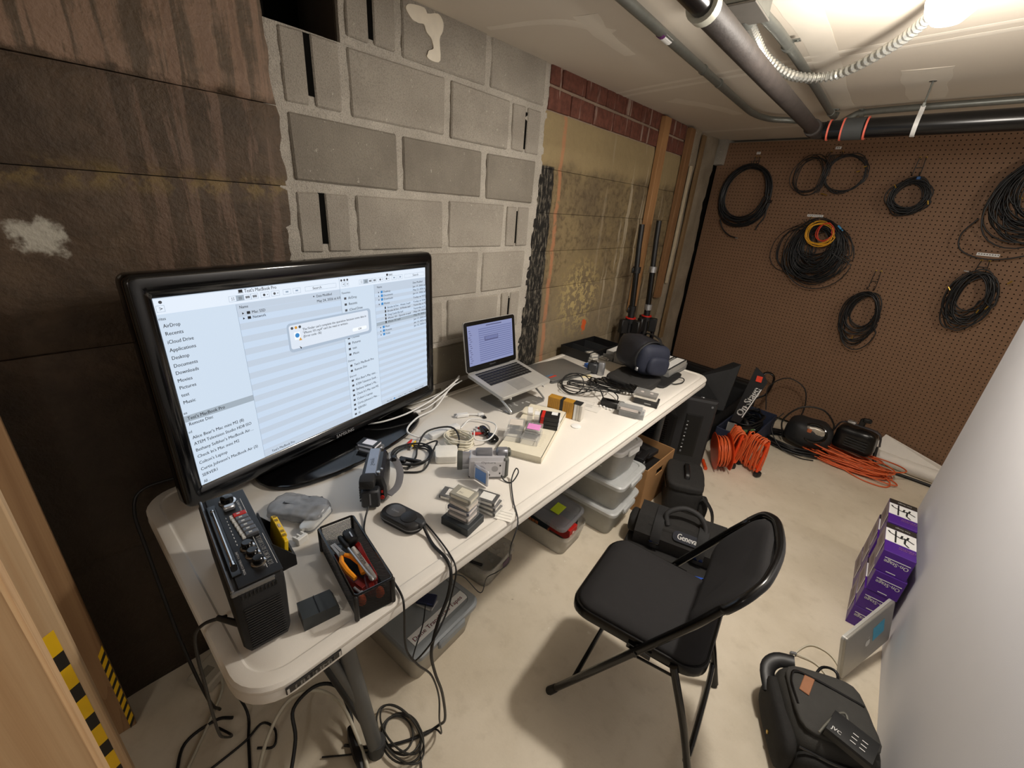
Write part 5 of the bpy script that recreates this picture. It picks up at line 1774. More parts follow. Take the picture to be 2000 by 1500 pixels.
# red, yellow and white plugs
for k, (x, y, rz, c, lb) in enumerate(((.318, -.030, 2.1, RED, 'red phono plug beside the television foot'), (.335, -.022, 2.2, YELLOW, 'yellow phono plug beside the television foot'), (.415, .205, .9, RED, 'red phono plug by the black moulded plug, nearer the white bundle'), (.408, .232, .5, INKW, 'white phono plug between two red ones'), (.400, .250, .3, RED, 'red phono plug touching the black moulded plug'))):
    t = onT('phono_plug', lb, 'plug', x, y, rz)
    MB().lathe([(.0025, -.008), (.005, -.006), (.006, .012), (.0045, .026), (.0025, .036)], 12, c=(0, 0, .008 + .002 * (k == 0)), ax='x').build('sleeve', c, t)
    MB().cyl((-.018, 0, .008 + .002 * (k == 0)), (-.007, 0, .008 + .002 * (k == 0)), .004, n=10).build('metal_tip', SILVER, t)
t = onT('moulded_plug', 'shiny black moulded cable plug next to the cream box', 'plug', .460, .235, math.radians(-18))
MB().soft((-.030, 0, .014), (.06, .026, .026), 5, 3.5).build('upper_lump', BLACKG, t)
MB().tube([(.0, .0, .012), (.03, -.012, .012), (.055, -.004, .012), (.05, .014, .016), (.02, .012, .018), (.0, .004, .014)], .006, 8, k=4, closed=True).soft((.03, 0, .012), (.05, .03, .022), 5, 3).build('coiled_tail', BLACKG, t)
wire('white_lead', 'thin white lead looping round the phono plugs', [(.345, .20, TZ), (.33, .27, TZ + .01), (.40, .31, TZ + .012), (.47, .27, TZ + .03), (.50, .20, TZ + .02), (.47, .16, TZ + .02), (.42, .20, TZ + .02)], .0028, INKW)

# ---- far end of the table
t = onT('open_black_tray', 'shallow open black tray against the wall at the far table end', 'tray', .150, 1.475, math.radians(-4))
m = MB()
w_, d_, h_ = .20, .35, .055
m.box((0, 0, .002), (w_, d_, .004))
for c, s in (((-w_ / 2, 0, h_ / 2), (.004, d_, h_)), ((w_ / 2, 0, h_ / 2), (.004, d_, h_)), ((0, -d_ / 2, h_ / 2), (w_, .004, h_)), ((0, d_ / 2, h_ / 2), (w_, .004, h_))):
    m.box(c, s)
m.build('tray', BLACK, t, smooth=False)
for y in (-.06, .07):
    MB().box((0, y, h_ / 2 - .004), (w_ - .004, .003, h_ - .01)).build('divider', DGREY, t, smooth=False)
tape_case('white-labelled tape at the bottom of the small stack by the black tray', .245, 1.330, .0, math.radians(-20), '#8d8b85', '#e8e2d4')
tape_case('middle tape of the small stack by the black tray', .240, 1.335, .0168, math.radians(-12), '#9a978e', '#ded8ca')
tape_case('top tape of the small stack by the black tray', .238, 1.345, .0336, math.radians(-28), '#a3a098', '#e6e2d8')
tape_case('single pale tape lying behind the small stack', .275, 1.440, .0, math.radians(-10), '#8f8d88', '#e6e2d8')
t = onT('blue_card_box', 'small blue card box under the silver and black camcorder lens', 'box', .300, 1.235, math.radians(-20))
MB().box((0, 0, .010), (.06, .045, .020), .001).build('carton', mat('#2f5fae', .5), t, smooth=False)
t = onT('cream_card', 'cream paper card sticking out in front of the camcorder', 'paper', .335, 1.120, math.radians(-35))
MB().box((0, 0, .0008), (.10, .055, .0014)).build('sheet', mat('#e9dbb0', .7), t, smooth=False)
# rows of tapes on edge in trays
ORD = ('first', 'second', 'third', 'fourth', 'fifth', 'sixth', 'seventh', 'eighth', 'ninth', 'tenth', 'eleventh', 'twelfth', 'thirteenth', 'fourteenth', 'fifteenth', 'sixteenth', 'seventeenth', 'eighteenth', 'nineteenth')
proto = None
for lane, (lx, n0, n1) in enumerate(((.300, 2, 15), (.371, 0, 15), (.575, 4, 19), (.646, 0, 19))):
    tray = onT('tape_rack', ('grey tape rack nearest the wall', 'grey tape rack second from the wall', 'grey tape rack behind the navy bag', 'grey tape rack nearest the front edge of the table')[lane], 'rack', lx, 1.565 if lane > 1 else 1.57, 0)
    m = MB().box((0, 0, .002), (.069, .275, .004)).box((-.0335, 0, .012), (.002, .275, .02)).box((.0335, 0, .012), (.002, .275, .02)).box((0, .1365, .02), (.069, .002, .036)).box((0, -.1365, .02), (.069, .002, .036))
    m.build('rack', mat('#7a7a78', .5), tray, smooth=False)
    for i in range(n0, n1):
        y = 1.565 - .127 + i * .0139
        lb = '%s video tape from the near end of the %s' % (ORD[i - n0], ('grey rack nearest the wall', 'grey rack second from the wall', 'grey rack behind the navy bag', 'grey rack nearest the front table edge')[lane])
        gp = 'tapes on edge in the wall-side racks' if lane < 2 else 'tapes on edge in the racks behind the bag'
        if proto is None:
            proto = onT('racked_tape', lb, 'video tape', lx, y, 0, .0045, gp)
            MB().box((0, 0, .025), (.0625, .0128, .049), .001).build('case', mat('#8f8d88', .4), proto, smooth=False)
            MB().slab((0, 0, .0495), (1, 0, 0), (0, 1, 0), (0, 0, 1), .052, .0085, .0005).build('spine_label', INKW, proto, smooth=False)
            MB().box((.024, 0, .0497), (.010, .0131, .0012)).build('case_edge', DGREY, proto, smooth=False)
        else:
            dup(proto, (lx, y, T + .0045), rnd.uniform(-.02, .02), lb, gp, ry=rnd.uniform(-.01, .01))
# black pouch, camera bag
t = onT('black_pouch', 'flat black nylon pouch under the navy camera bag, hanging to the table edge', 'pouch', .600, 1.285, math.radians(2))
m = MB()
m.soft((-.03, -.06, .022), (.235, .24, .044), 8, 7, .004, 14, 3)
m.build('pouch', NYLON, t, ang=60)
MB().soft((.055, .13, .008), (.14, .30, .014), 7, 7, .003, 14, 9).build('flap', mat('#151516', .7), t, ang=60)
MB().tube([(.10, .16, .014), (.15, .19, .016), (.165, .15, .008), (.14, .09, .006), (.11, .08, .012)], .003, 6, k=5).build('strap_loop', BLACK, t)
t = onT('camera_bag', 'rounded navy and black camera bag lying on its side at the far table end', 'bag', .535, 1.300, math.radians(-28), .058, None, math.radians(-8))
t.scale = (1.12, 1.12, 1.0)
NAVY = mat('#1c2132', .7, var=.2, vs=40, bump=.4, bs=400)
MB().soft((0, 0, .088), (.215, .165, .178), 12, 3.6, .004, 12, 6).build('body', mat('#1f2026', .5, var=.2, vs=20, bump=.2, bs=300), t, ang=70)
MB().soft((.065, .012, .082), (.115, .170, .165), 9, 3.6, .003, 14, 2).build('blue_side', NAVY, t, ang=70)
MB().soft((.118, .02, .060), (.05, .12, .10), 7, 3.2, .003, 18, 3).build('end_pocket', NAVY, t, ang=70)
MB().tube([(.085, .087 * math.cos(a), .086 + .090 * math.sin(a)) for a in [2 * PI * i / 24 for i in range(24)]], .006, 8, closed=True).build('zipper_seam', BLACK, t)
MB().tube([(-.04, .03, .174), (-.02, .03, .192), (.06, .03, .190), (.09, .03, .165)], .008, 8, k=5, flat=.5).build('carry_handle', BLACK, t)
MB().box((.10, -.075, .03), (.014, .01, .02), .003).build('buckle', SILVER, t)
# cassettes at the front edge


def music_cassette(label, x, y, z, rz, kind):
    t = onT('cassette_case', label, 'cassette', x, y, rz, z)
    h = .026
    if kind == 'clear':
        MB().box((0, 0, h / 2), (.108, .064, h), .001).build('clear_case', mat('#e2e2de', .12, alpha=.2), t, smooth=False)
        MB().box((0, .0, .010), (.10, .056, .010), .001).build('cassette', mat('#77797b', .4), t, smooth=False)
        m = MB().box((0, -.0305, h * .5), (.096, .0012, .012))
        m.box((-.043, -.0312, h * .5), (.009, .0012, .010), m=1).box((.043, -.0312, h * .5), (.009, .0012, .010), m=1)
        m.build('spine_label', [mat('#ded3cf', .6), INKB], t, smooth=False)
    elif kind == 'grey':
        MB().box((0, 0, h / 2), (.108, .064, h), .001).build('case', mat('#b5b7b8', .2, alpha=.5), t, smooth=False)
        MB().box((.02, 0, .012), (.06, .05, .014), .001).build('cassette', mat('#55585a', .4), t, smooth=False)
    elif kind == 'top':
        MB().box((0, 0, .004 + h / 2), (.112, .072, h), .001).build('clear_case', mat('#e2e2de', .1, alpha=.2), t, smooth=False)
        MB().box((0, 0, .006), (.104, .064, .010), .001).build('inlay', mat('#e8e0d0', .5), t, smooth=False)
        m = MB().box((0, 0, .019), (.100, .060, .010), .001)
        for xx in (-.022, .022):
            m.cyl((xx, .004, .024), (xx, .004, .0255), .008, n=14, m=1)
        m.build('cassette', [mat('#5a5550', .35), mat('#c9bfb9', .4)], t, smooth=False)
    else:
        MB().box((0, 0, h / 2), (.110, .070, h), .002).build('shell', mat('#1c1d1e', .4), t, smooth=False)
        MB().box((.01, -.0352, h / 2), (.03, .001, .006)).build('logo_bar', mat('#8b8b89', .4), t, smooth=False)
    return t


music_cassette('grey cassette case lying at the front table edge', .748, .862, .0, math.radians(18), 'grey')
music_cassette('clear cassette case with white spine strip stacked on the grey one', .742, .850, .0262, math.radians(16), 'clear')
music_cassette('black cassette case at the bottom of the taller stack', .738, 1.035, .0, math.radians(14), 'black')
music_cassette('clear-and-cream cassette case topping the taller stack', .730, 1.038, .0262, math.radians(14), 'top')
t = onT('black_adapter', 'black power adapter half under the cable tangle beside the pouch', 'power adapter', .645, .868, math.radians(20))
MB().box((0, 0, .015), (.105, .045, .029), .004).build('housing', BLACK, t)
MB().slab((-.01, .0, .0291), (1, 0, 0), (0, 1, 0), (0, 0, 1), .04, .012, .0004).build('label', GREY, t, smooth=False)
t = onT('plug_tips', 'cluster of tiny white plug tips before the black adapter', 'plug', .640, .822, 0)
for k in range(4):
    MB().box((k * .017 - .03, .004 * (k % 2), .005), (.010, .008, .009), .002).build('tip', INKW, t)
tg = onT('cable_tangle', 'tangle of thin black cable looping up beside the gold carton', 'cable', .440, .900, 0)
m = MB()
for k in range(7):
    a0 = k * .55
    rx_, ry_ = .055 + .012 * (k % 3), .085 + .012 * (k % 4)
    th = .5 + k * .33
    pts = [(rx_ * math.cos(a) * math.cos(th) - ry_ * math.sin(a) * math.sin(th) + .015 * k - .04, rx_ * math.cos(a) * math.sin(th) + ry_ * math.sin(a) * math.cos(th) + .01 * (k % 3), .005 + .022 * (1 + math.sin(a * 1 + k)) + .002 * k) for a in [2 * PI * i / 10 for i in range(10)]]
    m.tube(pts, .0024, 6, closed=True, k=4)
m.tube([(.02, .03, .03), (.09, .02, .045), (.15, -.02, .02), (.17, -.06, .008)], .003, 6, k=5)
m.tube([(.02, .08, .03), (.10, .10, .02), (.18, .06, .02), (.21, .0, .01)], .003, 6, k=5)
m.build('cord', RUBBER, tg, ang=80)
tg = onT('cable_tangle', 'flattened hank of shiny black cord in front of the black pouch', 'cable', .530, 1.045, 0)
m = MB()
for k in range(8):
    pts = [((.095 + .006 * (k % 3)) * math.cos(a) + .01 * k - .03, (.030 + .003 * k) * math.sin(a) + .004 * k, .006 + .004 * k + .006 * math.sin(a * 2 + k)) for a in [2 * PI * i / 12 for i in range(12)]]
    m.tube(pts, .0032, 6, closed=True, k=3)
m.build('cord', BLACKG, tg, ang=80)
for (x, y, rz, lb) in ((.545, .800, .3, 'clear plastic sleeve lying flat nearest the gold carton'), (.592, .775, .2, 'clear plastic sleeve lying flat farther toward the table edge')):
    t = onT('clear_sleeve', lb, 'sleeve', x, y, rz)
    MB().box((0, 0, .001), (.075, .06, .0016)).build('film', CLEAR, t, smooth=False)
    MB().tube([(a, b, .0018) for a, b in rrect(.074, .059, .003, 2)], .0007, 4, closed=True).build('seam', mat('#cfcdc6', .3), t)
# ================================================================ coils on the pegboard
BLKC = mat('#1c1d1f', .42, var=.15)
BLKC2 = mat('#2b2c2e', .40, var=.15)


def pbthing(name, label, cat, s, t, group=None):
    return thing(name, label, cat, far(s, t), -ALF, group)


def hook(label, s, t, drop, wd=.03, reach=.03):
    h = pbthing('pegboard_hook', label, 'hook', s, t)
    for x in (-wd / 2, wd / 2):
        MB().tube([(x, .004, .004), (x, -.006, .006), (x, -.012, 0), (x * 1.25, -.012, -drop * .5), (x * 1.3, -.014, -drop + .004), (x * 1.3, -.02, -drop), (x * 1.3, -reach - .02, -drop), (x * 1.3, -reach - .03, -drop + .015)], .0025, 6, k=3).build('prong', BLACK, h)
        MB().cyl((x, 0, .006), (x, -.005, .006), .0055, n=10).build('brass_stud', BRASS, h)
    MB().tube([(-wd * .65, -.012, -drop * .55), (wd * .65, -.012, -drop * .55)], .002, 6).build('bar', BLACK, h)
    return h


def coil(label, s, t, rx, rt, n, r=.003, jit=.01, droop=.0, m=BLKC, out=.045, spread=.02, tails=(), tips=(), extra=(), name='cable_coil', kn=30, ties=(), fill=0.0):
    c = pbthing(name, label, 'cable', s, t)
    mb = MB()
    R_c = random.Random(int(s * 1000 + t * 77))
    for k in range(n):
        a0 = R_c.uniform(0, 6)
        dx, dz = R_c.uniform(-jit, jit), R_c.uniform(-jit, jit)
        sx, sz = rx * (1 + R_c.uniform(-.5, .5) * jit / rx * 1.2), rt * (1 + R_c.uniform(-.5, .5) * jit / rt * 1.2)
        dr_ = droop * (k / max(1, n - 1))
        ff = 1 - fill * R_c.random()
        sx, sz, zo = sx * ff, sz * ff, rt * (1 - ff) * .85
        o_ = -out + R_c.uniform(-spread, spread)
        pts = []
        for i in range(kn):
            a = 2 * PI * i / kn
            lo = max(0, -math.sin(a))
            z = zo + sz * math.sin(a) + dz * .6 * math.sin(a + a0) - dr_ * (1 - math.sin(a)) * .5
            x = sx * math.cos(a) * (1 + .08 * lo) + dx * math.cos(a * .5 + a0)
            pts.append((x, o_ + .006 * math.sin(2 * a + a0), z))
        mb.tube(pts, r, 5, closed=True)
    mb.build('cord', m, c, ang=80)
    for p in tails:
        MB().tube([(x, -y, z) for x, y, z in p], r, 6, k=6).build('tail', m, c, ang=80)
    for x, z, rot, col_ in tips:
        q = MB().at((x, -out - .02, z), 0, 0, rot)
        q.cyl((-.012, 0, 0), (.012, 0, 0), .004, n=8)
        q.build('connector', col_, c)
    for x, z, col_ in ties:
        MB().box((x, -out, z), (.02, .05, .022), .004).build('cable_tie', col_, c)
    return c


GOLD = BRASS
coil('round black cable coil with a hanging tail, at the pegboard corner', .325, 1.765, .20, .23, 17, .0055, .026, fill=.14, tails=[[(-.15, .05, -.19), (-.11, .05, -.26), (-.04, .05, -.31), (.03, .05, -.325)], [(.20, .05, -.08), (.20, .05, -.15), (.17, .05, -.21), (.16, .05, -.25)]], tips=[(.035, -.325, 0, SILVER)], ties=[(.205, -.03, BLACK)])
hook('black wire hook over the coil at the pegboard corner', .335, 2.052, .045)
c2_ = coil('thin black cable bunched into two loose loops, top row', .75, 1.925, .105, .125, 6, .0028, .022, tips=[(.15, -.13, .4, GOLD), (.13, -.125, .2, GOLD)])
m = MB()
for k in range(7):
    pts = [(.22 + (.115 + .006 * (k % 4)) * math.cos(a) + rnd.uniform(-.01, .01), -.045 - .004 * k + .02, .01 + (.115 + .005 * (k % 3)) * math.sin(a) + rnd.uniform(-.008, .008)) for a in [2 * PI * i / 14 for i in range(14)]]
    m.tube(pts, .0028, 5, closed=True, k=3)
for k in range(4):
    m.tube([(.10 + .01 * k, -.06, .13), (.09 + .012 * k, -.075, .02), (.07 + .01 * k, -.06, -.12)], .0028, 5, k=5)
m.build('cord', BLKC2, c2_, ang=80)
for x, z in ((.29, .02), (.32, .05)):
    MB().cyl((x, -.07, z), (x + .018, -.07, z + .006), .004, n=8).build('connector', GOLD, c2_)
hook('black wire hook above the two-loop thin cable', .868, 2.075, .03, .07)
coil('small tight black cable coil with a blue tie under its hook', 1.37, 1.80, .10, .10, 20, .0038, .028, droop=.02, fill=.2, ties=[(.01, .11, mat('#2e5d9a', .5))], tips=[(-.09, .06, .9, GOLD), (.105, -.03, 1.2, GOLD)])
hook('black wire hook over the small coil with the blue tie', 1.355, 2.03, .10)
coil('largest black cable bundle hanging low with stray loops to its left', 0.955, 1.40, .185, .195, 54, .0036, .055, droop=.06, fill=.5, spread=.035, out=.06)
c4b = coil('thin black loops straggling left of the largest bundle', .80, 1.41, .135, .15, 5, .0026, .03, droop=.03, out=.03, spread=.01)
cy = coil('yellow patch cord coiled inside the largest black bundle', .955, 1.53, .085, .075, 6, .0028, .02, m=mat('#e6a92a', .45), out=.105, spread=.008)
coil('red patch cord coiled together with the yellow one', .985, 1.545, .05, .058, 3, .0028, .012, m=mat('#d5452a', .45), out=.112, spread=.006)
t = pbthing('cable_clip', 'blue cable connector at the top right of the largest bundle', 'connector', 1.065, 1.585)
MB().at((0, -.11, 0), 0, 0, .7).box((0, 0, 0), (.035, .012, .012), .003).box((.028, 0, 0), (.014, .008, .008), .002).build('shell', mat('#3d8fc4', .4), t)
hook('black wire hook holding the largest bundle', .865, 1.635, .03, .05, .09)
coil('medium black cable coil with a drooping lower loop, beside the bin', 1.365, 1.03, .105, .135, 15, .0040, .025, droop=.15, fill=.25, tips=[(.005, -.185, 1.5, GOLD)], spread=.025)
hook('tall black wire hook over the medium drooping coil', 1.361, 1.315, .12)
coil('black cable coil with gold plugs under the lower label strip', 1.86, 1.225, .108, .165, 17, .0040, .035, droop=.06, fill=.35, tips=[(-.11, .05, .9, GOLD), (.09, -.03, 1.9, GOLD), (-.07, .165, .1, SILVER), (.13, .13, 2.2, GOLD), (.06, -.06, 1.7, GOLD)], spread=.025)
hook('black wire hook carrying the coil with gold plugs', 1.848, 1.455, .06, .035)
coil('thick tangled black cable bundle cut off by the right edge', 1.955, 1.815, .185, .20, 30, .0040, .05, droop=.05, fill=.4, out=.06, spread=.04, tails=[[(-.22, .05, -.12), (-.265, .05, -.22), (-.23, .05, -.31), (-.10, .05, -.345), (.05, .05, -.30), (.15, .05, -.2)]], tips=[(-.09, .0, .8, GOLD), (-.05, -.03, .2, SILVER), (-.03, -.05, 1.9, SILVER)])
hook('black wire hook over the thick tangled bundle', 1.97, 2.07, .05, .05, .09)

# ================================================================ tripods and things behind the table end
for k, (x, y, ztop, lb) in enumerate(((.125, 2.00, 1.505, 'folded black tripod stand leaning on the wall, the one closer to the block wall'), (.165, 2.17, 1.535, 'folded black tripod stand leaning on the wall, the taller one'))):
    t = thing('tripod', lb, 'tripod', (x, y, 0), math.radians(20 * k))
    lean = .035
    MB().tube([(.03, 0, .30), (.03 - .02, 0, .95)], .022, 12).build('lower_tube', BLACK, t)
    MB().tube([(.01, 0, .93), (-.01, 0, 1.22)], .0195, 12).build('middle_tube', BLACKG, t)
    MB().tube([(-.01, 0, 1.20), (-.025, 0, ztop - .12), (-.03, 0, ztop)], .0175, 12).build('upper_tube', BLACK, t)
    for z, x2 in ((.95, .010), (1.215, -.010)):
        m = MB().cyl((x2, 0, z - .02), (x2, 0, z + .02), .027, n=14)
        m.cyl((x2, -.02, z), (x2, -.055, z), .005, n=8).box((x2, -.060, z), (.012, .012, .035), .003)
        m.build('clamp_knob', SILVER if k else BLACK, t)
    MB().cyl((.012, 0, .85), (.012, 0, .885), .036, n=16).build('collar', BLACK, t)
    MB().cyl((.012, 0, .882), (.012, 0, .889), .037, n=16).build('red_ring', RED, t)
    for a in (0, 2.1, 4.2):
        ca, sa = math.cos(a), math.sin(a)
        MB().box((.014 + .052 * ca, .052 * sa, .825), (.055, .045, .10), .006, rz=a).build('leg_bracket', BLACK, t)
        MB().tube([(.014 + .058 * ca, .058 * sa, .85), (.03 + .062 * ca, .062 * sa, .40), (.035 + .065 * ca, .065 * sa, .02)], .0150, 8).build('leg', BLACKG, t)
        MB().cyl((.035 + .065 * ca, .065 * sa, 0), (.035 + .065 * ca, .065 * sa, .03), .018, n=10).build('rubber_foot', RUBBER, t)
t = thing('equipment_case', 'long flat black case lying along the foot of the pegboard', 'case', far(.45, 0, .09), -ALF)
MB().box((0, 0, .14), (.86, .13, .28), .012).build('shell', mat('#111112', .6), t, smooth=False)
MB().box((0, -.0665, .19), (.84, .002, .008)).box((0, 0, .281), (.8, .02, .004), .001).build('trim_strip', DGREY, t, smooth=False)

# old flat panel seen from the back
a = math.radians(22.3)
t = thing('old_television', 'old black flat panel television standing with its back to us past the table end', 'television', (.585, 1.815, 0), a)
m = MB()
m.loft([[(x, y, z) for x, z in ((-.30 + k, .004 + k), (.30 - k, .004 + k), (.30 - k, .505 - k), (-.30 + k, .505 - k))] for y, k in ((.045, .0), (.010, 0.0), (-.005, .012))])
m.build('shell', mat('#242426', .65), t, smooth=False)
m = MB()
m.loft([[(x, y, z) for x, z in ((-.20 + k, .05 + k), (.085 - k, .05 + k), (.085 - k, .36), (.05 - k, .41 - k), (-.20 + k, .41 - k))] for y, k in ((-.004, 0), (-.030, .02))])
m.build('rear_bulge', BLACK, t, smooth=False)
m = MB().loft([[(.13, -.0055, .09), (.235, -.0055, .09), (.235, -.0055, .40), (.13, -.0055, .40)], [(.14, -.0075, .10), (.225, -.0075, .10), (.225, -.0075, .39), (.14, -.0075, .39)]])
m.build('port_recess', mat('#050505', .6), t, smooth=False)
m = MB()
for i in range(9):
    m.box((.150, -.008, .12 + i * .028), (.010, .003, .007 + .006 * (i % 3 == 0)), .001, m=i % 3 == 1)
m.build('port_row', [GREY, SILVER], t, smooth=False)
for x, z in ((.27, .47), (.27, .03), (-.05, .2)):
    MB().cyl((x, -.004, z), (x, -.009, z), .007, n=10).build('screw_boss', GREY, t)
m = MB()
for i in range(12):
    m.box((-.06, -.031, .16 + i * .016), (.18, .002, .005))
o_ = m.build('vent_slots', BLACKG, t, smooth=False)
o_['kind'] = 'stuff'

# black equipment bag with lettering
t = thing('equipment_bag', 'open black equipment bag with white lettering and a raised flap, below the pegboard', 'bag', (.62, 2.60, 0), math.radians(-3))
m = MB()
FB = mat('#18191b', .7, var=.25, vs=18, bump=.5, bs=120)
m.loft([[(x, y, z) for x, y in rrect(w_, .78, .05, 4)] for w_, z in ((.32, .0), (.36, .15), (.40, .28))], (True, False))
m.loft([[(x, y, z) for x, y in rrect(w_, .76, .05, 4)][::-1] for w_, z in ((.30, .03), (.34, .15), (.385, .28))], (True, False))
m.build('body', FB, t, ang=50)
m = MB()
pl = [(-.20, -.36, .26), (-.20, -.34, .42), (.0, -.26, .52), (.16, -.16, .64), (.20, -.10, .62), (.20, -.20, .28)]
m.loft([[Vector(p) + Vector((0, d, 0)) for p in pl] for d in (0, .012)])
m.build('raised_flap', FB, t, smooth=False)
t_inv = t.matrix_world.inverted()
m = MB(t_inv)
bp_ = [(.895, 2.275, .275), (.955, 2.275, .275), (1.035, 2.285, .61), (1.0, 2.285, .655), (.945, 2.285, .69)]
m.loft([[Vector(p) + Vector((0, d, 0)) for p in bp_] for d in (.012, 0)])
m.build('hanging_band', FB, t, smooth=False)
m = MB(t_inv)
bu, bv = Vector((.245, .0, .97)), Vector((-.97, 0, .245))
m.text('On-Stage', .062, (.952, 2.2745, .325), bu, bv, 'l', .235, bold=.06)
m.slab((.987, 2.2745, .440), bu, bv, (0, -1, 0), .24, .006, .001)
m.build('lettering', INKW, t, smooth=False, label='white lettering On-Stage')
MB(t_inv).slab((.985, 2.2775, .62), (1, 0, 0), (0, 0, 1), (0, -1, 0), .035, .04, .002).build('red_tag', mat('#e0442e', .5), t, smooth=False)
m = MB()
for k in range(4):
    m.tube([(-.05 + .05 * k, -.22, .10), (.0 + .04 * k, -.28, .27), (.08, -.22, .33), (.12, -.1, .24 + .02 * k), (.05, .05, .1)], .006, 6, k=5)
m.build('black_straps', BLACK, t)
MB().box((.05, -.24, .335), (.03, .012, .025), .003).build('grey_buckle', SILVER, t)
# navy bin with cables
t = thing('storage_bin', 'navy fabric bin behind the orange cord winders, holding black cables', 'bin', (.955, 2.60, 0), math.radians(-4))
NB = mat('#232a40', .75, var=.15, bump=.4, bs=300)
m = MB()
w_, d_, h_ = .23, .62, .185
m.box((0, 0, .004), (w_, d_, .008))
for c, s in (((-w_ / 2, 0, h_ / 2), (.01, d_, h_)), ((w_ / 2, 0, h_ / 2), (.01, d_, h_)), ((0, -d_ / 2, h_ / 2), (w_, .01, h_)), ((0, d_ / 2, h_ / 2), (w_, .01, h_))):
    m.box(c, s, .003)
m.build('body', NB, t, smooth=False)
MB().box((-.06, -.16, .15), (.06, .002, .08), .0, rz=.3).build('paper_tag', mat('#d8d6cf', .7), t, smooth=False)
t = thing('cable_heap', 'heap of black cables spilling over the navy bin', 'cable', (.955, 2.66, .012), 0)
m = MB()
for k in range(16):
    pts = [((.085 - .003 * (k % 5)) * math.cos(a) + rnd.uniform(-.012, .012), (.22 - .01 * (k % 6)) * math.sin(a) + rnd.uniform(-.03, .03), .02 + .011 * k + rnd.uniform(-.01, .01)) for a in [2 * PI * i / 12 for i in range(12)]]
    m.tube(pts, .0055, 5, closed=True, k=3)
m.build('cord', BLKC, t, ang=80)
m = MB().tube([(.03, -.18, .17), (.0, -.16, .20), (-.03, -.12, .19), (-.04, -.08, .17)], .016, 8, k=4)
m.build('power_plug', BLACK, t)
t = thing('goggles', 'black goggles with pale green lenses lying in the navy bin', 'goggles', (.985, 2.42, .165), math.radians(60))
MB().soft((0, 0, .02), (.12, .05, .04), 6, 4).build('frame', BLACK, t)
for x in (-.032, .032):
    MB().soft((x, -.025, .022), (.04, .008, .026), 4, 3).build('lens', mat('#5d7a4e', .2), t)
MB().box((.055, -.012, .024), (.012, .03, .012), .003).build('silver_clip', SILVER, t)


def hoop(label, pts, r, loc, m=BLACK, name='cable_hoop', flat=1.0):
    c = Vector(pts[0])
    o = MB().tube([Vector(p) - c for p in pts], r, 8, k=6, flat=flat).build(name, m, ang=80)
    o.location = c
    return tag(o, label, 'cable')


hoop('stiff black cable hoop standing up behind the navy bin', [(1.00, 2.98, .17), (.96, 3.03, .34), (1.06, 3.06, .45), (1.20, 3.05, .40), (1.24, 3.02, .22), (1.18, 2.98, .12)], .009, None, flat=.5)
hoop('black cable loop rising against the pegboard beside the lettered bag', [(.86, 3.0, .30), (.90, 3.06, .44), (.97, 3.08, .42), (.96, 3.07, .28), (.90, 3.03, .22)], .012, None, BLACKG, flat=.5)
# orange cord reel and two winders
t = thing('cord_reel', 'orange cord reel with a wide flange leaning beside the black flat panel', 'cord reel', (.938, 2.055, 0), math.radians(-62))
tl_ = Matrix.Translation((0, 0, .135)) @ Matrix.Rotation(math.radians(8), 4, 'X')
m = MB(tl_)
for y in (-.045, .045):
    m.lathe([(0, y - .003), (.122, y - .003), (.127, y), (.122, y + .003), (0, y + .003)], 30, ax='y')
m.lathe([(.05, -.045), (.05, .045)], 16, ax='y')
m.build('spool', mat('#dd4a18', .4), t, ang=30)
m = MB(tl_)
for k in range(26):
    r_ = .065 + .042 * ((k * 7) % 13) / 13
    y = -.038 + .076 * (k % 9) / 8
    m.tube([(r_ * math.cos(a), y + .003 * math.sin(3 * a + k), r_ * math.sin(a)) for a in [2 * PI * i / 22 for i in range(22)]], .0042, 5, closed=True)
m.build('wound_cord', ORANGE, t, ang=80)
m = MB().tube([(-.05, -.085, .012), (.06, -.085, .012)], .0115, 10)
m.build('handle', mat('#e5501e', .4), t)
WINDC = [None]


def winder(label, x, y, rz):
    t = thing('cord_winder', label, 'cord winder', (x, y, 0), rz)
    m = MB()
    for xx in (-.075, .075):
        m.tube([(xx, -.02, .03), (xx, 0, .26)], .009, 8)
    m.tube([(-.08, 0, .235), (.08, 0, .235)], .0125, 10).tube([(-.08, 0, .055), (.08, 0, .055)], .0125, 10)
    m.build('frame', mat('#dc4617', .4), t)
    m = MB()
    for xx in (-.085, .085):
        m.soft((xx * .9, -.01, .02), (.035, .05, .04), 4, 4)
    m.build('black_end', BLACK, t)
    m = MB()
    for k in range(15):
        x0 = -.060 + .0086 * k
        w_ = .030 + .004 * (k % 3)
        sk = rnd.uniform(-.006, .006)
        pts = [(x0 + sk * math.sin(a) * 2 + .012 * math.sin(a), w_ * math.copysign(abs(math.cos(a)) ** .6, math.cos(a)), .145 + (.125 + rnd.uniform(-.006, .006)) * math.sin(a)) for a in [2 * PI * i / 16 for i in range(16)]]
        m.tube(pts, .0046, 5, closed=True, k=2)
    m.build('wound_cord', ORANGE, t, ang=80)
    return t


winder('orange extension cord on a winder between the reel and the other winder', .978, 2.20, math.radians(-58))
winder('orange extension cord on a winder standing before the navy bin', 1.105, 2.20, math.radians(-30))
wire('cable_end', 'short black cord end on the floor by the navy bin', [(1.10, 2.47, .006), (1.13, 2.42, .006), (1.14, 2.36, .006)], .006, BLACK)
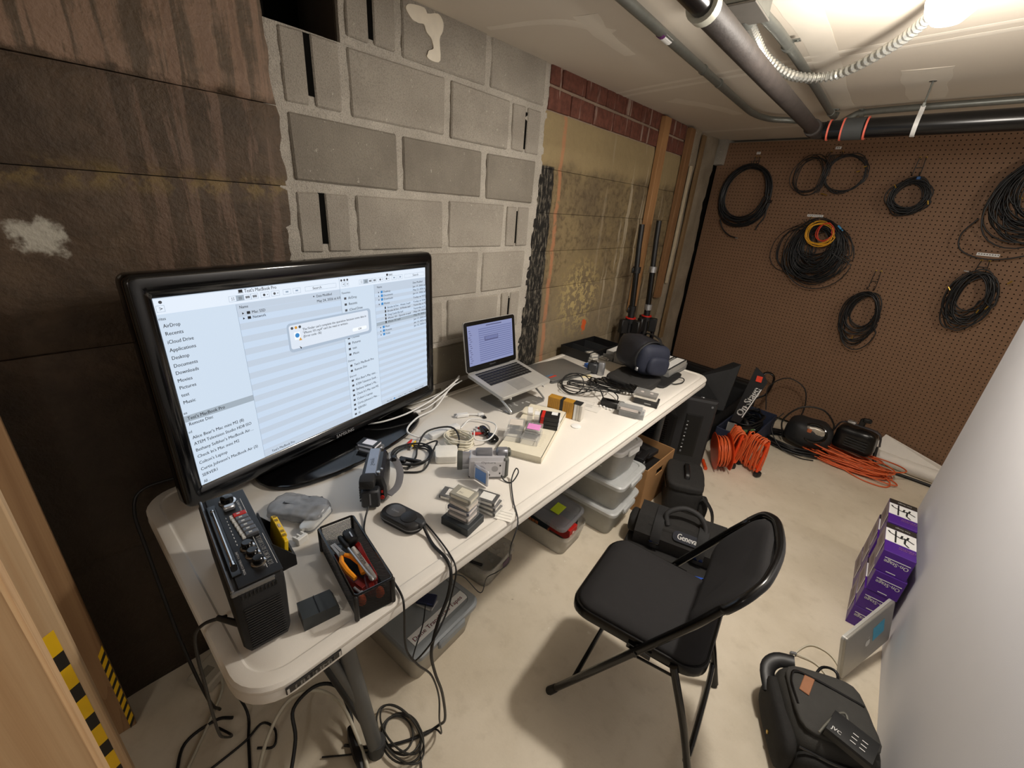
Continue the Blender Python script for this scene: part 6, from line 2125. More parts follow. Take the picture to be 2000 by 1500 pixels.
# black cable sack
t = thing('cable_sack', 'squat black sack with an open mouth of crumpled silver, on coiled cable', 'sack', (1.30, 2.88, 0), 0)
m = MB()
for k in range(14):
    r_ = .15 + .012 * (k % 6)
    pts = [((r_ + .03) * math.cos(a) - .05 + rnd.uniform(-.01, .01), r_ * .75 * math.sin(a) - .03 + rnd.uniform(-.01, .01), .008 + .006 * (k // 2)) for a in [2 * PI * i / 14 for i in range(14)]]
    m.tube(pts, .005, 5, closed=True, k=3)
m.build('coiled_cable', BLKC, t, ang=80)
MB().soft((.03, .02, .13), (.30, .26, .20), 9, 3.2, .014, 9, 8).build('sack', mat('#222325', .6, var=.2, bump=.3, bs=150), t, ang=70)
m = MB().tube([(.06 + .075 * math.cos(a), -.085 + .045 * math.sin(a) * .6, .175 + .06 * math.sin(a)) for a in [2 * PI * i / 16 for i in range(16)]], .010, 8, closed=True)
m.build('mouth_rim', BLACKG, t)
MB().soft((.065, -.083, .175), (.13, .03, .10), 7, 3, .012, 30, 2).build('silver_lining', mat('#b9b2a6', .35, metal=.4, var=.5, vs=40), t, ang=80)
MB().box((.03, -.105, .19), (.03, .01, .03), .004).build('copper_plug', mat('#b3613a', .4), t)
MB().tube([(-.12, -.06, .07), (-.15, -.08, .20), (-.07, -.06, .33), (.06, -.02, .345), (.15, .02, .25), (.16, .03, .16)], .006, 8, k=7).build('carry_loop', BLACK, t)
wire('cable_loop', 'thin black cord bowing from the sack down to the floor', [(1.14, 2.79, .26), (1.10, 2.74, .14), (1.20, 2.68, .03), (1.33, 2.66, .01), (1.42, 2.70, .008)], .004, BLACK)
# orange heap + work light
t = thing('extension_cable', 'heap of bright orange extension cord on the floor under the black work light', 'cord', (1.60, 2.86, 0), math.radians(-8))
m = MB()
for k in range(18):
    rx_, ry_ = .20 + .018 * (k % 5), .085 + .009 * (k % 4)
    a0 = rnd.uniform(-.25, .25)
    ox, oy = rnd.uniform(-.05, .05), rnd.uniform(-.03, .03)
    pts = [(ox + rx_ * math.cos(a) * math.cos(a0) - ry_ * math.sin(a) * math.sin(a0), oy + rx_ * math.cos(a) * math.sin(a0) + ry_ * math.sin(a) * math.cos(a0), .005 + .0042 * k * (.6 + .4 * math.sin(a + k)) + .002 * k) for a in [2 * PI * i / 14 for i in range(14)]]
    m.tube(pts, .0048, 5, closed=True, k=3)
m.tube([(-.22, .08, .06), (-.20, .10, .12), (-.08, .12, .12), (.0, .10, .07)], .0048, 6, k=5)
m.tube([(-.05, -.10, .02), (.10, -.155, .006), (.20, -.16, .006), (.265, -.12, .006), (.26, -.05, .02), (.15, .0, .05)], .0048, 6, k=6)
m.build('cord', ORANGE, t, ang=80)
t = thing('work_light', 'boxy black work light wrapped in plastic with a metal stand bracket', 'work light', (1.60, 2.915, .094), math.radians(-10))
m = MB()
m.soft((0, 0, .09), (.26, .15, .18), 9, 5, .010, 12, 5, taper=.12)
m.build('housing', mat('#111112', .3, var=.2, vs=20), t, ang=70)
MB().tube([(-.14, 0, .10), (-.11, 0, .185), (.0, -.01, .20), (.11, 0, .185), (.14, 0, .10)], .016, 8, k=5, flat=.35).build('bracket', mat('#5b5a60', .3, metal=.6), t)
MB().box((.0, 0, .225), (.035, .03, .06), .006).box((.02, 0, .25), (.05, .03, .03), .006, rz=.4).build('handle_knob', BLACK, t)
MB().box((-.055, -.01, .208), (.05, .035, .018), .004).build('steel_plate', SILVER, t)
m = MB()
for i in range(4):
    m.box((.02, -.0775, .05 + .02 * i), (.13, .004, .006), .001)
m.build('grille_ribs', DGREY, t, smooth=False)
# paper roll
t = thing('paper_roll', 'white paper roll lying along the foot of the pegboard, its edge curling up', 'paper roll', far(2.10, .0, .10), -ALF)
m = MB()
rg = []
for i in range(9):
    x = -.36 + .10 * i
    ring = []
    for j in range(20):
        a = 2 * PI * j / 20
        ring.append((x, .048 * math.cos(a), .050 + .048 * math.sin(a)))
    rg.append(ring)
m.loft(rg)
m.build('roll', mat('#ece7df', .6, var=.03), t)
m = MB()
m.loft([[(-.36, .03, .09), (-.32, .075, .20), (.08, .055, .10), (.05, .0, .10)], [(-.36, .033, .093), (-.32, .078, .203), (.08, .058, .103), (.05, .003, .103)]])
m.build('loose_flap', mat('#ece7df', .6, var=.03), t, smooth=False)
wire('black_hose', 'thick black cord along the foot of the white paper roll', [(1.735, 3.02, .14), (1.75, 2.98, .05), (1.80, 2.95, .014), (1.92, 2.965, .012), (2.10, 2.95, .012), (2.40, 2.91, .012)], .011, BLACK)

# ================================================================ under and in front of the table
def tote(name, label, x, y, rz, w_, d_, h_, z=0.0, taper=.9, lidm=None, bodym=FROST, lid=True, cat='tote'):
    t = thing(name, label, cat, (x, y, z), rz)
    m = MB()
    ro = lambda k, zz, ins=0: [(px * k, py * k, zz) for px, py in rrect(w_ - 2 * ins, d_ - 2 * ins, .035, 5)]
    m.loft([ro(taper * .97, 0), ro(taper, .008), ro(.985, h_ - .02), ro(1.0, h_ - .02), ro(1.0, h_)], (True, False))
    m.loft([r_[::-1] for r_ in (ro(taper * .95, .004, .002), ro(taper * .98, .012, .002), ro(.97, h_ - .02, .002), ro(.985, h_, .002))], (True, False))
    m.build('body', bodym, t, ang=30)
    if lid:
        m = MB()
        m.loft([ro(1.03, h_ - .012), ro(1.035, h_ - .004), ro(1.035, h_ + .006), ro(1.0, h_ + .012), ro(.90, h_ + .012), ro(.885, h_ + .006), ro(.87, h_ + .006)], (False, True))
        m.build('lid', lidm or mat('#d3d6d6', .4, alpha=.72), t, ang=30)
        for s_ in (-1, 1):
            MB().box((s_ * (w_ / 2 * 1.03 + .006), 0, h_ - .008), (.016, d_ * .42, .034), .006).build('latch', lidm or mat('#c9cccc', .4, alpha=.85), t)
    return t


GTB = mat('#c5bfb2', .5, alpha=.7)
g_ = tote('storage_tote', 'frosted storage tote with grey lid and a handwritten label, nearest under the table', .415, -.115, math.radians(4), .45, .31, .158, 0, .88, mat('#868b8e', .45), GTB)
m = MB()
for x in (-.10, -.06):
    m.box((x, 0, .166), (.010, .20, .006), .002)
m.build('lid_rib', mat('#6a6f72', .45), g_)
m = MB().box((.165, .01, .1655), (.042, .265, .002))
m.text('Done Transfered Tapes', .024, (.174, -.115, .167), (0, 1, 0), (-1, 0, 0), 'l', .235, 1, .02)
m.build('paper_label', [INKW, mat('#9c2a4a', .5)], g_, smooth=False, label='white strip lettered Done Transfered Tapes')
for k, (zz, bod, lab, lb) in enumerate(((.165, '#8d8f90', '#c9c7c4', 'clear cased tape lying on the grey tote lid'), (.1815, '#1c2440', None, 'navy and black tape with a pale label on top of the clear one'))):
    tt = tape_case(lb, .505, -.095, zz - T, math.radians(20 + 12 * k), bod, lab, clear=(k == 0))
    if k:
        MB().box((-.012, .01, .0142), (.026, .026, .001)).build('pale_label', mat('#bdb9ae', .5), tt, smooth=False)
        MB().box((.02, 0, .0142), (.02, .045, .001)).build('blue_band', mat('#26378f', .5), tt, smooth=False)
c_ = tote('clear_tote', 'empty clear tote with its lid tipped back, behind the grey lidded one', .360, .290, math.radians(8), .34, .22, .115, 0, .88, None, mat('#bdbcb7', .25, alpha=.42), False)
m = MB(Matrix.Translation((-.10, -.03, .115)) @ Matrix.Rotation(math.radians(-38), 4, 'Y'))
m.loft([[(x, y, z) for x, y in rrect(.30 * k, .23 * k, .03, 4)] for k, z in ((1, 0), (1, .012), (.93, .014))])
m.build('lid', mat('#bdbcb7', .25, alpha=.4), c_, ang=30)
MB().slab((.171, .03, .075), (0, 1, 0), (0, 0, 1), (1, 0, 0), .07, .035, .001).build('purple_label', mat('#3b1e3d', .5), c_, smooth=False)
t = thing('black_bracket', 'small black bent bracket lying inside the empty clear tote', 'bracket', (.385, .270, .014), .4)
MB().box((0, 0, .006), (.09, .014, .010), .003).box((-.045, -.03, .008), (.014, .07, .012), .003).build('bar', BLACK, t)
# shoebox tote of boxes
s_ = tote('small_tote', 'small clear tote overfilled with boxes, its lid resting crooked with a green note', .480, .700, math.radians(3), .36, .215, .115, 0, .9, None, mat('#cfcbc1', .35, alpha=.5), False)
m = MB(Matrix.Translation((-.02, 0, .165)) @ Matrix.Rotation(math.radians(2), 4, 'X') @ Matrix.Rotation(math.radians(4), 4, 'Y'))
m.loft([[(x, y, z) for x, y in rrect(.36 * k, .215 * k, .03, 4)] for k, z in ((1, -.006), (1.01, 0), (1.0, .012), (.93, .013), (.9, .008))])
m.build('lid', mat('#85868a', .2, alpha=.55), s_, ang=30)
MB(Matrix.Translation((-.02, 0, .165)) @ Matrix.Rotation(math.radians(2), 4, 'X') @ Matrix.Rotation(math.radians(4), 4, 'Y')).slab((.075, .005, .0135), (1, 0, 0), (0, 1, 0), (0, 0, 1), .05, .075, .001).build('sticky_note', mat('#b9cc2a', .6), s_, smooth=False, label='yellow-green sticky note')
MB().slab((.163, -.04, .055), (0, 1, 0), (.02, 0, 1), (1, 0, -.02), .06, .05, .001).build('paper_label', mat('#c7c2b8', .7), s_, smooth=False)
for x, y, z, w_, d_, h_, rz, c, lb in ((.43, .655, .05, .21, .075, .085, .06, '#1a2a33', 'dark teal box jutting from the small tote beside the red one'), (.58, .685, .075, .14, .07, .060, .03, '#b3221c', 'red box under the crooked lid of the small tote'), (.52, .745, .03, .20, .06, .10, .02, '#242022', 'black box with orange print at the back of the small tote')):
    t = thing('product_box', lb, 'box', (x, y, z), rz)
    MB().box((0, 0, h_ / 2), (w_, d_, h_), .001).build('carton', mat(c, .4), t, smooth=False)
    m = MB()
    for i in range(3):
        m.slab((w_ / 2, -d_ * .3 + i * d_ * .3, h_ * (.35 + .2 * (i % 2))), (0, 1, 0), (0, 0, 1), (1, 0, 0), d_ * .22, h_ * .25, .0005)
        m.slab((w_ * (.1 * i), -d_ / 2, h_ * .6), (1, 0, 0), (0, 0, 1), (0, -1, 0), w_ * .08, h_ * .2, .0005)
    m.build('print', mat('#c97a4a' if c != '#b3221c' else '#e5d8cc', .5), t, smooth=False)
# stack of larger totes
for k, (lb, z, w_, d_, h_) in enumerate((('bottom tote of the frosted stack beside the cardboard box', 0, .45, .31, .145), ('middle tote of the frosted stack beside the cardboard box', .158, .44, .30, .145))):
    tote('frosted_tote', lb, .525 + .01 * k, 1.035 + .01 * k, math.radians(2), w_, d_, h_, z, .9, mat('#d5d8d8', .35, alpha=.75), mat('#cdccc4', .45, alpha=.45))
t = tote('frosted_tote', 'clear top tote of the stack with a white lid and a broken latch', .545, 1.03, math.radians(-4), .36, .23, .165, .318, .86, mat('#e2e3e2', .35), mat('#d0cfca', .35, alpha=.42))
m = MB()
for i in range(4):
    m.slab((.03, -.108, .06 + i * .018), (1, 0, 0), (0, .1, 1), (0, -1, 0), .12, .008, .001)
m.build('embossed_print', mat('#c9c9c4', .5), t, smooth=False)
# cardboard box of tapes
t = thing('cardboard_box', 'open brown cardboard box full of black tapes under the table end', 'box', (.59, 1.381, 0), math.radians(-2))
CB = mat('#a97f52', .8, var=.1, vs=12)
m = MB()
w_, d_, h_ = .36, .35, .285
m.box((0, 0, .003), (w_, d_, .006))
for c, s in (((-w_ / 2, 0, h_ / 2), (.006, d_, h_)), ((0, -d_ / 2, h_ / 2), (w_, .006, h_)), ((0, d_ / 2, h_ / 2), (w_, .006, h_))):
    m.box(c, s)
for y0, y1, z0, z1 in ((-d_ / 2, -.045, 0, h_), (.045, d_ / 2, 0, h_), (-.045, .045, 0, .195), (-.045, .045, .235, h_)):
    m.box((w_ / 2, (y0 + y1) / 2, (z0 + z1) / 2), (.006, y1 - y0, z1 - z0))
m.build('carton', CB, t, smooth=False)
m = MB().loft([[(w_ / 2 - .002, -.04, .235), (w_ / 2 - .002, .04, .235), (w_ / 2 - .03, .035, .215), (w_ / 2 - .03, -.035, .215)], [(w_ / 2 + .001, -.04, .235), (w_ / 2 + .001, .04, .235), (w_ / 2 - .028, .035, .212), (w_ / 2 - .028, -.035, .212)]])
m.build('handle_flap', CB, t, smooth=False)
for x, y, z, rz, c, lb in ((.60, 1.33, .262, .1, '#232325', 'black tape clamshell lying on top in the cardboard box'), (.66, 1.275, .225, .2, '#8f8f8f', 'grey tape sleeve sticking up at the near corner of the cardboard box'), (.60, 1.465, .235, -.1, '#2c2c2e', 'dark tape box at the far side of the cardboard box'), (.55, 1.34, .19, 0, '#3a3a3a', 'tape box lower down in the cardboard box'), (.70, 1.40, .15, .1, '#2c4fb0', 'blue-edged tape seen through the handle hole of the cardboard box')):
    q = thing('video_cassette', lb, 'video tape', (x, y, z), rz)
    MB().box((0, 0, .014), (.19 if x < .65 else .09, .11, .028), .003).build('shell', mat(c, .4), q, smooth=False)
    MB().box((.02, 0, .0285), (.07, .05, .001)).cyl((-.03, .02, .028), (-.03, .02, .0295), .012, n=12).build('window', mat('#4a4a4c', .3), q)
MB().box((.59, 1.381, .10), (.33, .32, .17), .004).build('packing_fill', mat('#1a1a1b', .6))
_o = bpy.data.objects['packing_fill']
_o['label'] = 'dark layer of packed tapes filling the bottom of the cardboard box'
_o['category'] = 'video tapes'
_o['kind'] = 'stuff'

# ---- three black bags
t = thing('shoulder_bag', 'upright black shoulder bag with a top grip, against the cardboard box', 'bag', (.905, 1.43, 0), math.radians(-68))
MB().soft((0, 0, .115), (.30, .20, .23), 9, 5, .006, 12, 3, taper=.05).build('body', NYLON, t, ang=70)
MB().soft((0, -.005, .215), (.29, .20, .05), 8, 5, .005, 14, 6).build('lid_flap', NYLON, t, ang=70)
MB().tube([(-.07, 0, .235), (-.05, 0, .262), (.05, 0, .262), (.07, 0, .235)], .013, 8, k=4, flat=.5).build('grip', BLACK, t)
MB().tube([(-.145, -.07, .19), (-.155, 0, .197), (-.145, .07, .19)], .007, 6, k=4).tube([(-.07, -.102, .20), (.0, -.108, .195), (.13, -.1, .195)], .004, 6, k=4).build('piping', BLACKG, t)
MB().soft((.10, .105, .09), (.10, .05, .15), 5, 4, .004, 20, 2).build('side_pocket', NYLON, t, ang=70)
MB().tube([(.14, .09, .20), (.19, .14, .15), (.19, .16, .05), (.14, .14, .02)], .012, 6, k=5, flat=.3).build('shoulder_strap', BLACK, t)
t = thing('video_bag', 'long black bag with a white name patch and looped handle, behind the chair', 'bag', (1.036, 1.048, .066), math.radians(14))
MB().loft([[(x, y, z) for y, z in ((-.10, 0), (.09, 0), (.095, .08), (.075, .135), (-.055, .14), (-.115, .075))] for x in (-.20, -.19, .17, .20)]).soft((0, -.005, .068), (.41, .165, .12), 9, 5, .004, 12, 1).build('body', NYLON, t, ang=40)
MB().soft((-.215, 0, .05), (.06, .12, .10), 5, 3.5, .004, 20, 7).build('end_pocket', NYLON, t, ang=70)
MB().tube([(-.06, -.06, .13), (-.075, -.03, .175), (-.01, .0, .21), (.06, .0, .20), (.10, -.02, .165), (.11, -.05, .13)], .013, 10, k=6).build('handle', mat('#262627', .7), t)
for x in (-.10, .10):
    MB().tube([(x, .06, .143), (x, -.055, .148), (x, -.115, .085), (x + .004, -.118, .02)], .022, 4, k=4, flat=.14).build('webbing_strap', mat('#222223', .8), t)
    MB().box((x, -.116, .048), (.05, .012, .022), .003).build('buckle', BLACKG, t)
m = MB()
no = Vector((.0, -.06, .066)).normalized()
vv = Vector((0, -.055, -.06)).normalized() * -1
cc = Vector((.035, -.0855, .1080))
nn = Vector((0, -.74, .67))
vv = Vector((0, .67, .74))
m.loft([[cc + nn * d + Vector((x, 0, 0)) + vv * y for x, y in rrect(.125, .048, .02, 5)] for d in (.001, .008)])
m.text('Geneva', .038, cc + nn * .0086 + vv * -.012, (1, 0, 0), vv, 'c', .088, 1, .05)
m.build('name_patch', [mat('#151a28', .6), INKW], t, smooth=False, label='dark blue patch lettered Geneva in white')
t = thing('open_bag', 'black bag with a blue inner lip, under the bag with the name patch', 'bag', (1.02, 1.02, 0), math.radians(10))
MB().soft((0, -.02, .032), (.42, .32, .062), 9, 5, .003, 12, 11).build('body', NYLON, t, ang=70)
MB().tube([(-.17, -.160, .062), (-.05, -.175, .070), (.08, -.170, .068), (.18, -.14, .062)], .011, 8, k=5, flat=.6).build('blue_lip', mat('#2c56b8', .5), t)
MB().tube([(.20, -.10, .05), (.235, -.06, .075), (.24, .0, .07), (.21, .03, .05)], .004, 6, k=4).box((.232, -.045, .075), (.012, .02, .03), .003).build('strap_ring', SILVER, t)

# ---- purple boxes by the partition
PUR = mat('#4b1f86', .4, var=.1)


def pbox(label, x, y, z, rz):
    t = thing('purple_box', label, 'box', (x, y, z), rz)
    w_, d_, h_ = .100, .232, .1015
    MB().box((0, 0, h_ / 2), (w_, d_, h_), .0012).build('carton', PUR, t, smooth=False)
    m = MB()
    m.slab((0, .018, h_), (1, 0, 0), (0, 1, 0), (0, 0, 1), w_ - .001, .105, .0006, 0)
    m.slab((0, d_ / 2 - .022, h_), (1, 0, 0), (0, 1, 0), (0, 0, 1), w_ - .001, .042, .0006, 1)
    m.slab((-w_ / 2, .03, h_ * .5), (0, 1, 0), (0, 0, 1), (-1, 0, 0), .15, h_ * .92, .0006, 2)
    m.slab((-w_ / 2 - .0006, .035, h_ * .5), (0, 1, 0), (0, 0, 1), (-1, 0, 0), .07, h_ * .35, .0004, 3)
    m.slab((-w_ / 2 - .0006, -.05, h_ * .56), (0, 1, 0), (0, 0, 1), (-1, 0, 0), .012, h_ * .8, .0004, 0)
    m.slab((-w_ / 2 - .0006, -.062, h_ * .80), (0, 1, 0), (0, 0, 1), (-1, 0, 0), .012, h_ * .38, .0004, 1)
    m.build('print_panels', [INKW, mat('#2c2620', .5), mat('#8d8088', .5), mat('#6e5f62', .5)], t, smooth=False)
    p = MB()
    zt = h_ + .0009
    p.add([(x_, y_, zt) for x_, y_ in ((-.02, -.03), (-.014, -.03), (-.014, .068), (-.02, .068))], [(0, 1, 2, 3)])
    for a_, b_ in (((-.035, .035), (.0, .018)), ((.0, .018), (.015, .03)), ((.015, .03), (.042, .012)), ((.015, .03), (.012, -.012)), ((.0, .02), (.005, .045)), ((.02, .028), (.024, .05)), ((.012, -.012), (.026, -.030)), ((-.035, .035), (-.042, .05))):
        a2, b2 = Vector((*a_, zt)), Vector((*b_, zt))
        n_ = Vector((-(b2 - a2).y, (b2 - a2).x, 0)).normalized() * .0035
        p.add([a2 - n_, b2 - n_, b2 + n_, a2 + n_], [(0, 1, 2, 3)])
    p.build('stand_picture', INKB, t, smooth=False, label='black drawing of a hinged stand')
    q = MB()
    q.text('On-Stage', .024, (.042, -d_ / 2 - .0006, h_ * .62), (-1, 0, 0), (0, 0, -1), 'l', .078, 0, .04)
    q.slab((.003, -d_ / 2, h_ * .70), (1, 0, 0), (0, 0, 1), (0, -1, 0), .08, .003, .0006)
    q.slab((.0, -d_ / 2, h_ * .10), (1, 0, 0), (0, 0, 1), (0, -1, 0), .03, .003, .0006)
    q.text('On-Stage', .016, (.030, d_ / 2 - .018, zt), (-1, 0, 0), (0, -1, 0), 'l', .05, 0, .04)
    q.text('UNIVERSAL', .013, (.048, -.052, zt), (-1, 0, 0), (0, -1, 0), 'l', .055, 1, .03)
    q.text('STAND MOUNT', .011, (.048, -.064, zt), (-1, 0, 0), (0, -1, 0), 'l', .055, 1, .03)
    q.build('lettering', [INKW, mat('#d79ad0', .5)], t, smooth=False, label='white lettering On-Stage')
    return t


nm = ('bottom', 'second from the bottom', 'third from the bottom', 'top')
for colm, (yy, cn) in enumerate(((1.33, 'nearer'), (1.578, 'farther'))):
    for k in range(4):
        pbox('purple printed box, %s of the %s stack by the white partition' % (nm[k], cn), 1.797 + rnd.uniform(-.003, .003), yy + rnd.uniform(-.003, .003), k * .1022, rnd.uniform(-.015, .015))
# ---- closed laptop propped against the boxes
u = Vector((.375, .903, .211)).normalized()
v = Vector((-.215, -.137, .967))
v = (v - u * v.dot(u)).normalized()
n_ = u.cross(v)          # the lid looks towards the room
t = thing('propped_laptop', 'closed silver laptop with a blue sticky note, propped by the purple boxes', 'laptop', (1.757, .868, .012))
t.matrix_world = Matrix(((u.x, v.x, n_.x, 1.757), (u.y, v.y, n_.y, .868), (u.z, v.z, n_.z, .012), (0, 0, 0, 1))) @ Matrix.Scale(.93, 4)
m = MB()
m.loft([[(x + .1625, y + .1135, z) for x, y in rrect(.325, .227, .013, 5)] for z in (-.020, -.010)])
m.build('base', ALU, t, ang=30)
m = MB()
m.loft([[(x + .1625, y + .1135, z) for x, y in rrect(.325, .227, .013, 5)] for z in (-.0095, -.002)] + [[(x + .1625, y + .1135, 0) for x, y in rrect(.319, .221, .011, 5)]])
m.build('lid', mat('#a5a29c', .38, metal=.6, var=.05), t, ang=30)
MB().box((.1625, .0005, -.010), (.235, .004, .013), .001).build('hinge_strip', BLACK, t, smooth=False)
MB().slab((.225, .13, 0), (1, .1, 0), (-.1, 1, 0), (0, 0, 1), .075, .075, .0008).build('sticky_note', mat('#4fb0d6', .6), t, smooth=False, label='blue sticky note')
m = MB()
ap = [(math.cos(a) * .0165 * (1 - .10 * math.cos(2 * a)), math.sin(a) * .018 - (.004 if abs(math.cos(a)) < .3 and math.sin(a) > 0 else 0), 0) for a in [2 * PI * i / 24 for i in range(24)] if not (abs(math.atan2(math.sin(a), math.cos(a))) < .3)]
Ra = Matrix.Rotation(math.radians(-90), 3, 'Z') @ Matrix.Rotation(math.radians(90), 3, 'Z')
m.add([Ra @ Vector(p) + Vector((.155, .105, .0006)) for p in ap], [tuple(range(len(ap)))])
lf_ = [(.0, .0), (.006, .004), (.009, .012), (.003, .009)]
m.add([Ra @ Vector((x, y + .020, 0)) + Vector((.155, .105, .0006)) for x, y in lf_], [(0, 1, 2, 3)])
m.build('logo', mat('#e3e3e0', .4), t, smooth=False, label='pale apple-shaped logo')
m = MB()
for i in range(6):
    m.box((.3256, .05 + i * .022, -.0145), (.001, .011, .005))
m.build('port_row', BLACK, t, smooth=False)

# ---- bag with charger, lower right
t = thing('camera_case', 'black padded camera case with a tan leather tab, on the floor lower right', 'bag', (1.700, .540, 0), math.radians(24))
m = MB()
GN = mat('#393835', .75, var=.2, vs=30, bump=.5, bs=400)
m.soft((0, 0, .10), (.27, .30, .20), 10, 4.5, .006, 12, 21, taper=.12)
m.build('body', GN, t, ang=70)
MB().soft((-.125, -.02, .085), (.05, .25, .15), 6, 4, .004, 16, 4).build('side_pocket', NYLON, t, ang=70)
MB().soft((.0, -.14, .085), (.22, .05, .14), 6, 4, .004, 16, 5).build('front_pocket', NYLON, t, ang=70)
MB().tube([(-.135, .05, .115), (-.135, .12, .135), (-.10, .155, .15), (-.05, .15, .165)], .024, 8, k=4, flat=.4).build('shoulder_pad', BLACK, t)
MB().soft((.0, .0, .197), (.22, .22, .022), 7, 5, .002, 20, 9).build('lid_flap', GN, t, ang=70)
MB().tube([(-.10, -.03, .205), (-.10, .05, .211), (-.06, .08, .212), (.10, .03, .208)], .004, 6, k=5).tube([(-.11, -.13, .16), (.0, -.15, .165), (.12, -.11, .16)], .004, 6, k=5).build('zip', BLACKG, t)
MB().box((-.055, .045, .2095), (.028, .075, .004), .0015, rz=-.5).build('leather_tab', mat('#9c6a4a', .6), t, smooth=False, label='tan leather tab')
MB().cyl((-.148, -.05, .06), (-.152, -.05, .06), .006, n=10).build('rivet', BRASS, t)
Rc = Matrix.Rotation(math.radians(24), 3, 'Z') @ Vector((.035, -.045, 0))
t = thing('battery_charger', 'black battery charger with white lettering lying on the camera case', 'charger', (1.752, .452, .212), math.radians(-10))
t.scale = (.85, .85, .85)
MB().loft([[(x, y, z) for y, z in ((-.05, 0), (.05, 0), (.05, .028), (.02, .036), (-.046, .030), (-.05, .022))] for x in (-.065, .065)]).build('housing', mat('#191a1b', .45), t, ang=25)
m = MB()
m.text('JVC', .018, (-.055, -.034, .0325), (1, 0, 0), (0, 1, .09), 'l', None, 0, .05)
for i in range(3):
    for j in range(2):
        m.slab((.005 + j * .026, -.025 + i * .016, .0335 + i * .0012), (1, 0, 0), (0, 1, .09), (0, 0, 1), .016, .0025, .0004)
m.build('lettering', INKW, t, smooth=False)
MB().tube([(-.02, .05, .012), (-.035, .075, .016), (-.05, .06, .02), (-.065, .0, .022), (-.075, -.07, .016)], .004, 6, k=5).build('cord', mat('#6b6a62', .5), t, ang=80)
wire('white_cable', 'thin white cord looping out of the camera case over the floor', [(1.640, .755, .03), (1.625, .79, .008), (1.604, .859, .006), (1.646, .959, .006), (1.715, .968, .006), (1.758, .898, .008), (1.742, .826, .02), (1.728, .79, .04)], .003, mat('#d9d3c0', .5))
wire('white_cable', 'second thin white cord running from the small tie to the partition side', [(1.610, .869, .010), (1.682, .879, .006), (1.754, .817, .006), (1.83, .75, .006), (1.848, .70, .006), (1.846, .64, .03), (1.825, .61, .10)], .003, mat('#d9d3c0', .5))
t = thing('cord_tie', 'grey twist tie bunching the white cord on the floor', 'tie', (1.600, .862, 0), .4)
MB().soft((0, 0, .008), (.024, .012, .016), 4, 3, .002, 90, 1).build('knot', GREY, t)
wire('black_strap', 'black strap loop standing up behind the camera case', [(1.665, .735, .06), (1.68, .78, .10), (1.72, .77, .12), (1.74, .73, .06)], .005, BLACK)

# ---- cords hanging from and lying under the near table end
wire('camcorder_cable', 'thin black cord from the black camcorder over the table edge to the floor', [(.530, -.315, T + .02), (.560, -.345, T + .005), (.600, -.368, T + .004), (.690, -.388, T + .004), (.765, -.400, T + .004), (.825, -.412, T + .004), (.845, -.42, T - .02), (.848, -.421, .60), (.855, -.395, .52), (.850, -.348, .42), (.850, -.322, .30), (.845, -.315, .18), (.825, -.29, .05), (.78, -.285, .006), (.745, -.36, .006), (.69, -.455, .006), (.60, -.56, .006)], .0027, BLACK)
wire('charger_cable', 'thick black cord from the pod charger hanging over the table edge', [(.698, -.252, T + .018), (.725, -.258, T + .006), (.760, -.267, T + .005), (.812, -.272, T + .005), (.843, -.282, T - .012), (.848, -.295, .66), (.852, -.33, .60), (.855, -.352, .52), (.853, -.338, .42), (.850, -.31, .30), (.83, -.28, .12), (.79, -.27, .02), (.765, -.33, .008), (.70, -.43, .008), (.62, -.50, .008)], .0042, BLACK)
wire('charger_cable', 'thinner second black cord beside the pod charger going over the edge', [(.672, -.229, T + .004), (.728, -.238, T + .004), (.805, -.255, T + .004), (.846, -.268, T - .012), (.851, -.285, .66), (.856, -.31, .61), (.862, -.36, .565), (.80, -.37, .45), (.62, -.20, .26), (.53, -.12, .205)], .0022, BLACK)
wire('camcorder_cable', 'thin dark cord curling from the silver camcorder down to the clear tote', [(.664, .085, T + .02), (.69, .075, T + .005), (.715, .085, T + .004), (.718, .112, T + .03), (.702, .118, T + .035), (.712, .088, T + .008), (.78, .02, T + .004), (.843, -.03, T - .008), (.848, -.06, .66), (.80, .0, .52), (.68, .09, .32), (.57, .16, .15), (.545, .155, .05), (.50, .09, .16), (.46, .02, .19)], .0021, DGREY)
CW = mat('#cfc9b6', .5)
wire('white_floor_cable', 'thick pale cord arching up off the floor by the near table leg', [(.57, -.74, .01), (.47, -.66, .05), (.43, -.575, .09), (.47, -.50, .10), (.55, -.465, .08), (.65, -.468, .03), (.74, -.485, .008)], .0055, CW)
wire('black_floor_cable', 'heavy black power cord looping by the near table leg', [(.60, -.655, .01), (.53, -.60, .06), (.47, -.575, .10), (.46, -.50, .11), (.50, -.45, .09), (.57, -.45, .04), (.62, -.47, .03)], .0055, BLACK)
t = thing('cord_connector', 'chunky black cord connector on the floor by the near table leg', 'connector', (.650, -.480, .0), math.radians(-15))
MB().tube([(-.06, 0, .016), (-.03, 0, .017), (.03, 0, .017), (.07, 0, .012)], [.009, .015, .014, .007], 8).build('body', BLACK, t)
wire('black_floor_cable', 'black cord sagging straight down from the table corner to the floor', [(.27, -.70, .45), (.29, -.69, .20), (.32, -.665, .02), (.40, -.69, .006), (.50, -.72, .006)], .0045, BLACK)
wire('black_floor_cable', 'black cord in a wide curve across the floor at the left', [(.30, -.70, .006), (.27, -.74, .006), (.275, -.82, .006), (.35, -.86, .006)], .0045, BLACK)
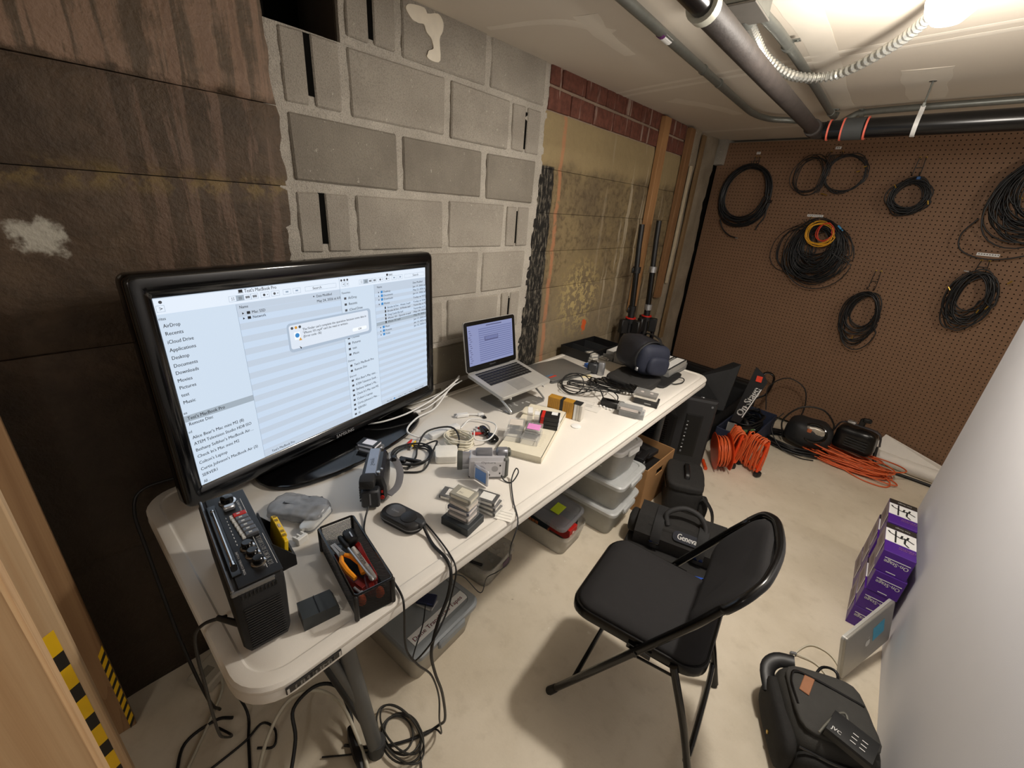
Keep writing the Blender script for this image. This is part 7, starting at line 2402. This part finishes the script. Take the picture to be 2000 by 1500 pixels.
wire('black_floor_cable', 'thin black cord with a kink near the wall at the left', [(.40, -.79, .006), (.40, -.70, .012), (.385, -.645, .012), (.43, -.625, .010), (.47, -.645, .006), (.44, -.68, .006)], .0035, BLACK)
wire('pale_floor_cable', 'pale cord running from the power strip across the floor', [(.09, -.69, .02), (.17, -.69, .006), (.25, -.745, .006), (.36, -.84, .006)], .0045, CW)
m = MB()
lo = thing('cord_loops', 'thin grey cord lying in several loops right of the near table leg', 'cord', (.72, -.37, 0))
for k in range(5):
    m.tube([((.055 + .012 * k) * math.cos(a) + .012 * (k % 3) - .01, (.042 + .007 * (k % 3)) * math.sin(a) + .010 * (k % 2), .006 + .005 * k + .004 * math.sin(a + k)) for a in [2 * PI * i / 12 for i in range(12)]], .003, 6, closed=True, k=3)
m.tube([(.06, .03, .006), (.11, .0, .005), (.15, -.02, .004), (.20, .02, .004)], .003, 6, k=5)
m.build('cord', mat('#34332f', .5), lo, ang=80)
wire('recorder_cable', 'black cord plugged into the side of the cassette recorder and dropping past the table end', [(.665, -.700, T + .055), (.640, -.735, T + .04), (.622, -.752, T - .01), (.60, -.757, .55), (.52, -.755, .30), (.42, -.74, .12), (.36, -.72, .02), (.30, -.74, .006)], .0035, BLACK)
t = onT('barrel_plug', 'black barrel plug stuck into the side of the cassette recorder', 'plug', .690, -.694, math.radians(-150), .055)
MB().cyl((-.012, 0, 0), (.038, 0, 0), .0065, .005, n=10).build('sleeve', BLACK, t)
wire('television_cable', 'thick black cord dropping from behind the television past the table corner', [(.06, -.62, T + .03), (.045, -.72, T + .02), (.06, -.752, T - .03), (.10, -.755, .60), (.22, -.755, .35), (.28, -.74, .12), (.25, -.72, .012)], .0045, BLACK)
t = thing('power_strip', 'grubby white power strip on the floor under the table corner', 'power strip', (.085, -.66, 0), math.radians(28))
MB().box((0, 0, .022), (.09, .20, .040), .006).build('housing', mat('#b9b2a2', .6), t)
for y in (-.06, 0, .06):
    MB().box((0, y, .0425), (.03, .035, .002), .0008).build('socket', mat('#8d8779', .6), t)
